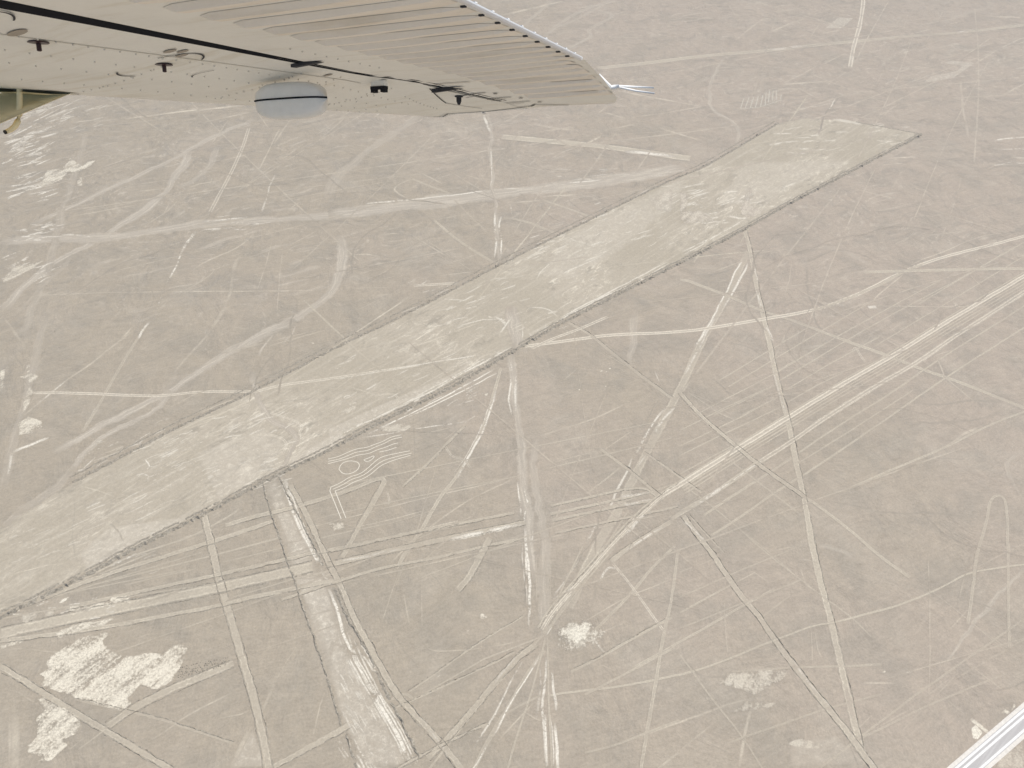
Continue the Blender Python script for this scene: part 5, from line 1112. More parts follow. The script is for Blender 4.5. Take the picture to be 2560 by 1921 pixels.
 ('R',1.6,0.4638927069073166,0,[(-85.2,315.2),(-82.3,317.4),(-79.6,321.5)]),
 ('R',1.5,0.31126687088896365,0,[(-42.6,350.8),(-37.9,355.7),(-33.0,358.2)]),
 ('R',1.5,0.3688741165972739,0,[(-92.9,302.8),(-91.4,304.4),(-89.6,304.8)]),
 ('R',1.5,0.37622841439442817,0,[(-40.3,339.8),(-39.0,342.1),(-37.5,342.0)]),
 ('R',1.4,0.464124261512175,0,[(-70.5,325.2),(-66.4,329.4),(-62.1,332.4)]),
 ('R',1.3,0.2526461479431457,0,[(-66.2,348.8),(-62.7,353.2),(-59.0,357.1)]),
 ('R',1.4,0.3413847491962906,0,[(-92.2,332.1),(-88.6,334.8),(-85.0,337.6)]),
 ('R',0.9,0.3114164434963969,0,[(-106.3,332.8),(-104.6,333.2),(-103.2,335.3)]),
 ('R',1.5,0.37494268636329764,0,[(-96.6,297.2),(-93.2,299.9),(-89.6,301.8)]),
 ('R',1.0,0.5174299767732188,0,[(-49.2,303.4),(-44.5,307.6),(-39.6,310.7)]),
 ('R',0.9,0.5070289984631283,0,[(-32.9,313.8),(-27.9,318.0),(-22.9,323.1)]),
 ('R',0.9,0.31033178426064667,0,[(-41.7,348.6),(-37.6,352.2),(-33.5,357.0)]),
 ('R',1.5,0.24191660727689676,0,[(-78.0,341.4),(-76.5,341.8),(-75.2,344.5)]),
 ('R',1.9,0.2511565688998176,0,[(-59.9,326.8),(-57.3,327.1),(-54.9,329.4)]),
 ('R',1.4,0.3139487719756037,0,[(-40.5,349.5),(-39.1,351.7),(-37.6,352.2)]),
 ('R',1.3,0.3308018969304986,0,[(-25.7,307.6),(-23.1,309.1),(-20.4,310.3)]),
 ('R',0.9,0.5191439339064234,0,[(-56.4,305.6),(-54.9,307.8),(-53.2,308.0)]),
 ('R',1.8,0.45606812228210986,0,[(-60.8,295.8),(-58.6,298.9),(-56.2,300.6)]),
 ('R',0.9,0.41331916117808176,0,[(-37.5,301.5),(-34.0,305.0),(-30.4,307.9)]),
 ('R',1.1,0.417008618825533,0,[(-98.6,342.0),(-97.1,344.2),(-95.2,344.6)]),
 ('R',1.6,0.24447498587580385,0,[(-29.4,332.3),(-26.9,335.2),(-24.3,337.4)]),
 ('R',0.9,0.32095009745319614,0,[(-54.5,337.0),(-52.6,338.8),(-50.6,340.3)]),
 ('R',0.9,0.5190410195168572,0,[(-26.5,310.1),(-23.5,313.7),(-20.4,316.1)]),
 ('R',2.0,0.35115857294540187,0,[(-1.3,368.3),(4.7,372.5),(10.7,378.0)]),
 ('R',1.1,0.3310147206474506,0,[(-77.4,372.9),(-75.8,374.8),(-74.0,374.7)]),
 ('R',1.2,0.2343963669386502,0,[(-14.5,408.4),(-11.6,409.9),(-8.7,412.8)]),
 ('R',1.5,0.47603475377544946,0,[(-30.2,389.5),(-26.5,390.2),(-22.8,391.6)]),
 ('R',1.3,0.3642501168602886,0,[(-72.2,384.2),(-66.1,389.3),(-59.9,393.9)]),
 ('R',1.2,0.34543937260569746,0,[(-65.0,387.7),(-62.2,388.6),(-59.4,389.3)]),
 ('R',1.5,0.3240263966712791,0,[(-43.9,412.9),(-41.3,414.3),(-38.7,414.2)]),
 ('R',1.6,0.36227382795052476,0,[(-42.1,363.3),(-35.9,369.2),(-29.5,373.7)]),
 ('R',1.9,0.4195825848030122,0,[(23.0,384.6),(26.3,385.5),(29.6,386.8)]),
 ('R',0.9,0.28232335562543226,0,[(-28.6,392.4),(-24.3,394.6),(-20.1,399.7)]),
 ('R',2.1,0.3048563508352891,0,[(1.6,367.2),(4.8,368.0),(8.0,371.3)]),
 ('R',1.2,0.40942573897413115,0,[(-70.7,417.1),(-68.5,417.6),(-66.4,420.7)]),
 ('R',1.1,0.33075191136018706,0,[(-54.9,369.8),(-52.2,371.5),(-49.6,373.7)]),
 ('R',2.0,0.33368028321991605,0,[(27.7,400.0),(33.6,404.3),(39.5,406.9)]),
 ('R',0.9,0.35506823561891276,0,[(19.4,367.1),(23.7,368.1),(28.1,370.4)]),
 ('R',1.9,0.3149816615483138,0,[(-4.8,393.5),(-0.1,395.0),(4.6,397.9)]),
 ('R',1.5,0.25137286954696864,0,[(-38.1,377.6),(-32.9,380.4),(-27.4,380.7)]),
 ('R',1.3,0.3152211301852967,0,[(32.9,425.5),(39.3,429.5),(45.7,432.5)]),
 ('R',1.7,0.39270247475544595,0,[(-16.4,395.6),(-8.8,399.7),(-1.2,402.3)]),
 ('R',0.9,0.353432969219906,0,[(0.9,383.3),(7.1,386.8),(13.4,392.2)]),
 ('R',1.9,0.24812629689555732,0,[(-11.1,418.9),(-6.7,421.9),(-2.2,422.5)]),
 ('R',1.6,0.49539200455438986,0,[(-31.1,393.5),(-23.9,397.7),(-16.5,401.4)]),
 ('R',0.9,0.32403801898673895,0,[(27.9,386.9),(35.2,393.4),(42.6,398.8)]),
 ('R',2.1,0.38706752253791865,0,[(-42.9,388.1),(-40.6,389.6),(-38.4,391.6)]),
 ('R',1.7,0.39202984374603983,0,[(-51.4,402.7),(-46.3,407.6),(-41.0,410.6)]),
 ('R',0.9,0.3292421061809701,0,[(-47.6,387.3),(-43.5,388.7),(-39.5,392.5)]),
 ('R',1.5,0.41748938605242636,0,[(29.1,368.3),(36.7,372.7),(44.2,375.8)]),
 ('R',1.1,0.2365484451620785,0,[(-12.9,378.9),(-7.9,382.3),(-2.8,384.2)]),
 ('R',1.8,0.46413302690407476,0,[(-9.0,408.8),(-2.4,410.8),(4.1,415.3)]),
 ('R',1.5,0.45847460625743086,0,[(-63.4,413.6),(-60.6,416.0),(-57.8,419.0)]),
 ('R',1.2,0.24126243395616426,0,[(-31.0,374.6),(-24.5,380.7),(-17.8,384.8)]),
 ('R',2.2,0.2455720239401007,0,[(1.5,396.4),(7.4,399.0),(13.3,401.2)]),
 ('R',1.4,0.3827341121154967,0,[(-32.6,404.6),(-26.3,408.2),(-20.0,414.9)]),
 ('R',1.5,0.3114023649819299,0,[(-59.6,406.7),(-57.5,407.3),(-55.4,408.7)]),
 ('R',1.6,0.3554268373688483,0,[(-23.3,399.9),(-20.3,401.6),(-17.4,402.8)]),
 ('R',1.8,0.35778538282437844,0,[(-43.3,374.2),(-40.4,374.8),(-37.7,377.2)]),
 ('R',1.4,0.3490591012413336,0,[(-39.6,389.1),(-38.0,390.7),(-36.3,392.0)]),
 ('R',1.4,0.32850504464210845,0,[(-8.6,413.3),(-5.3,417.2),(-2.0,418.2)]),
 ('R',0.9,0.3762909329635313,0,[(-23.0,368.6),(-20.6,371.1),(-18.0,371.1)]),
 ('R',1.2,0.2945733765333217,0,[(-11.6,374.4),(-6.8,377.7),(-1.9,378.6)]),
 ('R',1.5,0.2278675394655455,0,[(-1.1,371.9),(3.3,373.7),(7.7,375.9)]),
 ('R',1.2,0.49099660882404544,0,[(-44.1,374.1),(-37.0,378.6),(-29.9,381.2)]),
 ('R',0.9,0.4716821947403233,0,[(-23.9,392.6),(-17.7,395.8),(-11.5,401.9)]),
 ('R',1.3,0.3947445288520372,0,[(-15.1,419.9),(-11.5,421.3),(-8.0,422.7)]),
 ('R',1.2,0.25464572273911684,0,[(-55.4,407.7),(-50.5,410.3),(-45.7,414.7)]),
 ('R',1.1,0.40382676832035214,0,[(18.0,367.6),(23.9,372.0),(29.7,374.8)]),
 ('R',1.7,0.35685582128585647,0,[(33.2,420.5),(39.7,422.1),(46.5,426.7)]),
 ('R',1.0,0.2971941885649598,0,[(14.6,375.6),(20.8,378.8),(27.1,382.9)]),
 ('R',1.1,0.3357238632389317,0,[(-0.7,423.2),(5.5,423.5),(11.7,426.6)]),
 ('R',1.5,0.4862824877976915,0,[(-35.9,395.8),(-30.5,399.2),(-25.0,403.5)]),
 ('R',0.9,0.6289819588077454,0,[(-184.4,175.2),(-183.0,176.2),(-181.4,176.2)]),
 ('R',0.9,0.5823979146033841,0,[(-190.5,170.5),(-188.3,171.1),(-185.8,170.9)]),
 ('R',1.1,0.4978159444566378,0,[(-215.1,178.7),(-214.0,179.7),(-212.5,179.8)]),
 ('R',0.9,0.6068440892940256,0,[(-226.0,172.5),(-223.7,172.3),(-221.6,172.5)]),
 ('R',1.8,0.4638200493573152,0,[(-204.7,172.5),(-202.9,172.8),(-201.4,173.8)]),
 ('R',0.9,0.5180123748384123,0,[(-203.1,175.1),(-200.4,175.6),(-198.1,177.4)]),
 ('R',0.9,0.5258576475312047,0,[(-207.3,179.6),(-205.7,180.1),(-204.3,181.1)]),
 ('R',1.2,0.475728469637554,0,[(-217.1,176.7),(-214.9,177.9),(-212.5,178.9)]),
 ('R',0.9,0.4936412935850738,0,[(-220.6,180.8),(-217.9,181.4),(-215.4,182.4)]),
 ('R',0.9,0.4619770767775829,0,[(-198.1,174.4),(-196.9,174.2),(-196.1,174.9)]),
 ('R',0.9,0.5435562705889878,0,[(-202.4,177.2),(-200.1,177.5),(-197.5,177.4)]),
 ('R',0.9,0.6853554103269626,0,[(-227.1,174.1),(-225.3,173.7),(-223.8,174.2)]),
 ('R',1.2,0.5488419414046707,0,[(-223.5,178.5),(-221.2,178.9),(-219.2,180.0)]),
 ('R',1.3,0.42894608547550034,0,[(-184.5,173.9),(-182.4,173.4),(-180.6,174.0)]),
 ('R',1.4,0.5484852808365835,0,[(-193.1,180.3),(-191.9,180.2),(-190.9,180.5)]),
 ('R',0.9,0.5043151265918789,0,[(-211.5,175.7),(-209.7,175.7),(-207.9,175.8)]),
 ('R',0.9,0.4880970760634332,0,[(-69.3,148.7),(-67.5,145.9),(-65.8,143.7)]),
 ('R',0.9,0.5682715055010763,0,[(-65.0,126.2),(-62.5,123.1),(-59.9,119.6)]),
 ('R',0.9,0.3490774969317971,0,[(-70.4,146.8),(-69.0,144.8),(-67.6,143.1)]),
 ('R',0.9,0.4845116122479559,0,[(-69.0,116.5),(-67.6,114.2),(-66.3,112.9)]),
 ('R',0.9,0.5771391424744655,0,[(-70.7,133.4),(-68.0,130.2),(-65.3,127.1)]),
 ('R',0.9,0.4089234848811687,0,[(-71.0,134.0),(-69.1,131.4),(-67.4,129.3)]),
 ('R',0.9,0.4484196421182591,0,[(-64.9,136.5),(-62.7,133.1),(-60.7,130.6)]),
 ('R',0.9,0.6577231105909568,0,[(-71.4,155.8),(-67.7,151.5),(-64.0,146.2)]),
 ('R',0.9,0.45666264367098314,0,[(-59.3,146.6),(-57.9,145.2),(-56.3,142.9)]),
 ('R',0.9,0.30189761498728385,0,[(-67.6,131.0),(-64.9,127.2),(-62.3,124.1)]),
 ('R',0.9,0.5533625905433049,0,[(-69.7,117.0),(-67.1,113.9),(-64.6,111.2)]),
 ('R',0.9,0.2959303994501808,0,[(-74.5,158.1),(-73.0,156.0),(-71.6,154.2)]),
 ('R',0.9,0.4544133220934133,0,[(-70.3,148.7),(-67.0,144.4),(-63.7,139.4)]),
 ('R',0.9,0.646646375744083,0,[(-65.0,153.4),(-62.3,150.2),(-59.4,146.0)]),
 ('R',1.0,0.6553566041280046,0,[(-68.5,129.4),(-65.7,125.9),(-62.8,121.8)]),
 ('R',0.9,0.6172663910262609,0,[(-62.9,127.2),(-61.0,124.9),(-59.2,122.9)]),
 ('R',1.3,0.6132741252808624,0,[(-65.8,136.7),(-64.4,135.2),(-63.0,133.0)]),
 ('R',0.9,0.40906565718975374,0,[(-71.1,140.4),(-69.5,137.7),(-68.0,136.2)]),
 ('R',0.9,0.5231474290040983,0,[(-64.6,137.5),(-63.1,136.2),(-61.5,133.9)]),
 ('R',0.9,0.39923594386299494,0,[(-70.2,129.1),(-68.3,126.6),(-66.5,124.5)]),
 ('R',1.1,0.45178060295218614,0,[(-70.5,151.1),(-67.3,147.2),(-64.0,142.3)]),
 ('R',0.9,0.6438854180052698,0,[(-65.7,158.1),(-63.8,155.1),(-62.0,152.5)]),
 ('R',1.0,0.4251393277240958,0,[(-58.9,132.2),(-56.1,129.3),(-53.2,125.5)]),
 ('R',1.1,0.6222471827267367,0,[(-61.7,111.7),(-58.6,107.9),(-55.4,103.2)]),
 ('R',0.9,0.4904655684213716,0,[(-59.1,111.0),(-57.3,108.2),(-55.5,106.4)]),
 ('R',1.0,0.33722441326368546,0,[(-59.0,111.2),(-56.6,108.8),(-54.2,105.8)]),
 ('R',0.9,0.30927090853914463,0,[(-69.2,115.0),(-67.4,112.7),(-65.5,110.3)]),
 ('R',0.9,0.5717110225940382,0,[(-64.1,118.0),(-60.9,114.2),(-57.7,110.1)]),
 ('R',0.9,0.4557864119637269,0,[(-69.4,144.2),(-67.9,141.9),(-66.7,140.4)]),
 ('R',0.9,0.4085324526843917,0,[(-66.0,129.9),(-62.9,125.6),(-59.9,122.3)]),
 ('R',0.9,0.6408945684564499,0,[(-61.0,109.2),(-58.2,106.1),(-55.4,102.7)]),
 ('R',0.9,0.3032092738390175,0,[(-70.2,118.8),(-68.9,116.7),(-67.7,115.5)]),
 ('R',0.9,0.6163806803288061,0,[(-70.9,140.2),(-69.6,138.5),(-68.4,137.2)]),
 ('R',0.9,0.5713285523017342,0,[(-59.8,131.2),(-57.6,128.6),(-55.3,125.1)]),
 ('R',0.9,0.2721891236430204,0,[(-75.2,149.6),(-73.3,147.2),(-71.5,144.8)]),
 ('R',0.9,0.25513335851154995,0,[(-62.6,124.0),(-60.0,121.0),(-57.5,117.5)]),
 ('R',0.9,0.2950477174312223,0,[(-70.4,133.3),(-68.9,131.5),(-67.4,129.1)]),
 ('R',0.9,0.5705830457006743,0,[(-65.8,124.0),(-63.2,121.1),(-60.5,117.3)]),
 ('R',0.9,0.648082730611152,0,[(-73.8,144.4),(-71.6,141.8),(-69.4,138.7)]),
 ('R',0.9,0.49617810665424983,0,[(-66.4,137.8),(-64.8,136.0),(-63.1,133.4)]),
 ('R',0.9,0.5794265136529608,0,[(-64.2,144.6),(-62.0,141.6),(-59.9,138.9)]),
 ('R',0.9,0.6030020536448244,0,[(-60.4,139.7),(-57.1,135.5),(-53.9,131.0)]),
 ('R',0.9,0.6069590644653613,0,[(-61.2,120.4),(-57.7,115.3),(-54.4,111.1)]),
 ('R',0.9,0.5248469788727342,0,[(-55.3,108.8),(-53.0,105.9),(-50.9,103.6)]),
 ('R',1.0,0.564534524220245,0,[(-61.8,151.8),(-60.1,149.2),(-58.5,147.7)]),
 ('R',0.9,0.4274302535306074,0,[(-67.7,128.9),(-64.5,124.9),(-61.3,121.1)]),
 ('R',0.9,0.4307113038149057,0,[(-64.9,138.0),(-61.3,132.7),(-57.8,128.1)]),
 ('R',0.9,0.4666956222838585,0,[(-69.1,127.6),(-65.8,123.3),(-62.7,119.0)]),
 ('R',0.9,0.6282368187738848,0,[(-73.5,141.6),(-70.3,136.9),(-67.2,133.2)]),
 ('R',0.9,0.5166352273730679,0,[(-62.0,140.7),(-60.2,138.2),(-58.4,136.0)]),
 ('P',0.9,0.8,0,[(358.3,432.7),(276.3,377.9),(236.5,349.9),(189.0,318.8),(154.7,295.1),(121.9,272.6),(86.8,247.7)]),
 ('P',0.9,0.8,0,[(357.3,425.4),(276.2,371.6),(236.7,344.1),(189.6,313.5),(155.6,290.2),(123.0,268.1),(88.1,243.6)]),
 ('P',0.9,0.7,0,[(357.0,422.7),(276.2,369.3),(236.8,341.9),(189.8,311.5),(155.9,288.4),(123.4,266.4),(88.6,242.0)]),
 ('P',0.9,0.6,0,[(356.6,419.7),(276.1,366.7),(236.9,339.6),(190.1,309.4),(156.2,286.4),(123.9,264.5),(89.1,240.3)]),
 ('P',0.9,0.85,0,[(349.7,413.5),(296.2,376.4),(268.6,357.0),(242.0,337.3),(212.5,319.3),(167.2,287.4),(151.0,274.8),(132.9,262.8),(107.7,244.1)]),
 ('P',0.9,0.8,0,[(349.4,410.7),(296.1,373.9),(268.6,354.6),(242.1,335.1),(212.7,317.2),(167.5,285.5),(151.3,273.0),(133.3,261.0),(108.1,242.4)]),
 ('P',0.9,0.85,0,[(87.4,245.8),(77.1,238.8),(60.5,222.6),(45.1,205.4),(35.3,193.5),(18.4,174.3),(13.2,165.2)]),
 ('P',0.9,0.85,0,[(86.0,247.3),(76.1,240.3),(59.2,224.4),(43.7,207.2),(33.9,195.2),(17.0,175.8),(11.5,165.9)]),
 ('P',0.9,0.55,0,[(14.3,162.7),(27.0,181.1),(46.8,210.4),(58.7,229.8)]),
 ('P',0.9,0.55,0,[(15.0,163.5),(33.1,187.5),(50.4,208.7)]),
 ('P',0.9,0.55,0,[(13.6,162.7),(22.8,184.3),(34.5,208.7)]),
 ('P',0.9,0.55,0,[(14.3,162.0),(-12.3,151.2),(-36.7,136.3)]),
 ('P',0.9,0.55,0,[(14.9,161.3),(9.7,141.6),(1.0,116.2),(-2.0,105.6)]),
 ('P',0.9,0.55,0,[(15.6,161.3),(15.4,135.0),(15.6,105.6)]),
 ('P',0.9,0.55,0,[(13.6,162.0),(-4.2,143.0),(-20.4,122.3),(-33.1,105.6)]),
 ('P',0.9,0.5,0,[(-95.4,243.9),(-48.0,256.2),(1.4,269.1),(90.0,291.9)]),
 ('P',0.9,0.5,0,[(-92.4,226.4),(-54.4,237.0),(5.5,252.1)]),
 ('P',0.9,0.5,0,[(-42.6,191.2),(1.3,211.7),(83.2,245.9)]),
 ('P',0.9,0.5,0,[(17.9,256.2),(88.0,278.0)]),
 ('P',0.9,0.5,0,[(-233.6,176.3),(-201.3,184.3),(-154.3,195.8)]),
 ('P',0.9,0.5,0,[(-230.7,170.2),(-192.0,178.7),(-137.5,188.3)]),
 ('P',0.9,0.5,0,[(-220.1,177.9),(-189.0,189.9),(-149.6,205.2)]),
 ('P',0.9,0.5,0,[(-128.4,181.1),(-101.7,190.8),(-79.8,196.6)]),
 ('P',0.9,0.4,0,[(75.0,165.7),(113.2,181.1),(137.3,190.8)]),
 ('P',0.9,0.4,0,[(77.4,181.1),(109.2,195.8),(133.9,206.0)]),
 ('P',0.9,0.4,0,[(86.1,116.2),(127.2,129.2),(155.3,136.3)]),
 ('P',0.9,0.4,0,[(136.0,116.2),(173.1,131.7),(211.4,145.0)]),
 ('P',0.9,0.4,0,[(120.8,106.8),(167.8,135.0),(230.7,170.2)]),
 ('T',2.7,0.8,0,[(357.8,429.3),(276.3,375.0),(236.6,347.2),(189.3,316.4),(155.1,292.8),(122.4,270.5),(87.4,245.8),(77.1,238.8)]),
 ('T',1.2,0.7,0,[(77.1,238.8),(60.5,222.6),(45.1,205.4),(35.3,193.5),(18.4,174.3),(13.2,165.2)]),
 ('T',2.3,0.5,0,[(349.6,412.0),(296.1,375.0),(268.6,355.7),(242.0,336.1),(212.6,318.1),(167.3,286.4),(151.1,273.9),(133.1,261.8)]),
 ('R',0.9,0.7,0,[(-76.5,162.7),(-64.8,143.0),(-53.7,127.9),(-45.5,116.2),(-39.5,105.6)]),
 ('R',0.9,0.75,0,[(-73.1,162.7),(-61.5,143.0),(-50.5,127.9),(-42.4,116.2),(-36.5,105.6)]),
 ('R',0.9,0.6,0,[(-71.6,162.7),(-60.0,143.0),(-49.1,127.9),(-41.0,116.2),(-35.1,105.6)]),
 ('R',1.0,0.7,0,[(-120.7,251.1),(-111.2,232.1),(-100.6,213.5),(-87.8,192.8)]),
 ('R',1.0,0.7,0,[(-119.4,251.1),(-109.9,232.1),(-99.3,213.5),(-86.7,192.8)]),
]
TRAP = [(-257.4,217.1),(-237.6,240.9),(-229.0,247.5),(-208.7,265.8),(-182.3,289.5),(-149.9,314.6),(-104.4,355.9),(-74.2,378.8),(-9.0,437.3),(60.3,495.9),(128.3,552.0),(157.0,570.9),(195.0,607.4),(237.5,648.8),(261.6,658.6),(284.7,655.9),(307.0,650.8),(357.3,628.1),(312.2,593.5),(234.4,533.2),(204.1,509.9),(172.1,482.5),(117.4,440.1),(31.6,376.7),(-0.3,348.8),(-35.0,319.1),(-75.4,290.7),(-99.8,270.2),(-126.1,252.1),(-156.7,227.4),(-181.2,209.9),(-201.8,192.8),(-222.3,177.9),(-231.4,171.7),(-236.3,170.2)]
TRAP_LO = [(356.9,627.0),(311.8,592.5),(234.1,532.2),(203.8,508.8),(171.9,481.5),(117.3,439.2),(31.5,375.5),(-0.3,347.4),(-34.9,317.5),(-75.1,289.0),(-99.6,268.9),(-125.9,251.1),(-156.4,226.2),(-180.9,209.1),(-201.4,191.9),(-222.0,177.3),(-231.1,171.0)]
TRAP_UP = [(-229.0,247.5),(-208.7,265.8),(-182.3,289.5),(-149.9,314.6),(-104.4,355.9),(-74.2,378.8),(-9.0,437.3),(60.3,495.9),(128.3,552.0),(157.0,570.9),(195.0,607.4),(237.5,648.8)]
TRAP_TOP = [(307.0,650.8),(357.3,628.1)]
T2 = [(-129.6,245.9),(-122.9,252.1),(-109.9,232.1),(-98.6,213.5),(-91.2,197.4),(-85.6,185.9),(-74.1,162.7),(-62.6,144.3),(-50.8,127.9),(-42.6,116.2),(-36.0,104.5),(-60.3,104.5),(-64.1,113.8),(-68.8,122.3),(-73.5,133.7),(-77.0,139.6),(-86.5,159.1),(-95.0,174.8),(-102.7,192.4),(-105.8,196.6),(-113.7,213.1),(-120.0,224.1)]
T2_L = [(-129.6,245.9),(-119.5,223.7),(-113.7,213.1),(-105.8,196.6),(-102.6,191.6),(-95.0,174.8),(-86.5,159.1),(-77.0,139.6),(-69.5,122.9)]
T2_L2 = [(-67.0,119.8),(-64.1,113.8),(-60.1,105.6)]
T2_R = [(-122.9,252.1),(-110.7,232.1),(-99.3,213.5),(-89.7,197.8)]
T2_M = [(-84.2,188.3),(-74.6,171.0),(-63.4,155.5),(-51.6,135.0),(-44.6,123.5),(-36.5,110.8)]
ROAD_C = [(165.1,98.3),(181.2,108.1),(209.6,125.4),(228.7,136.9)]
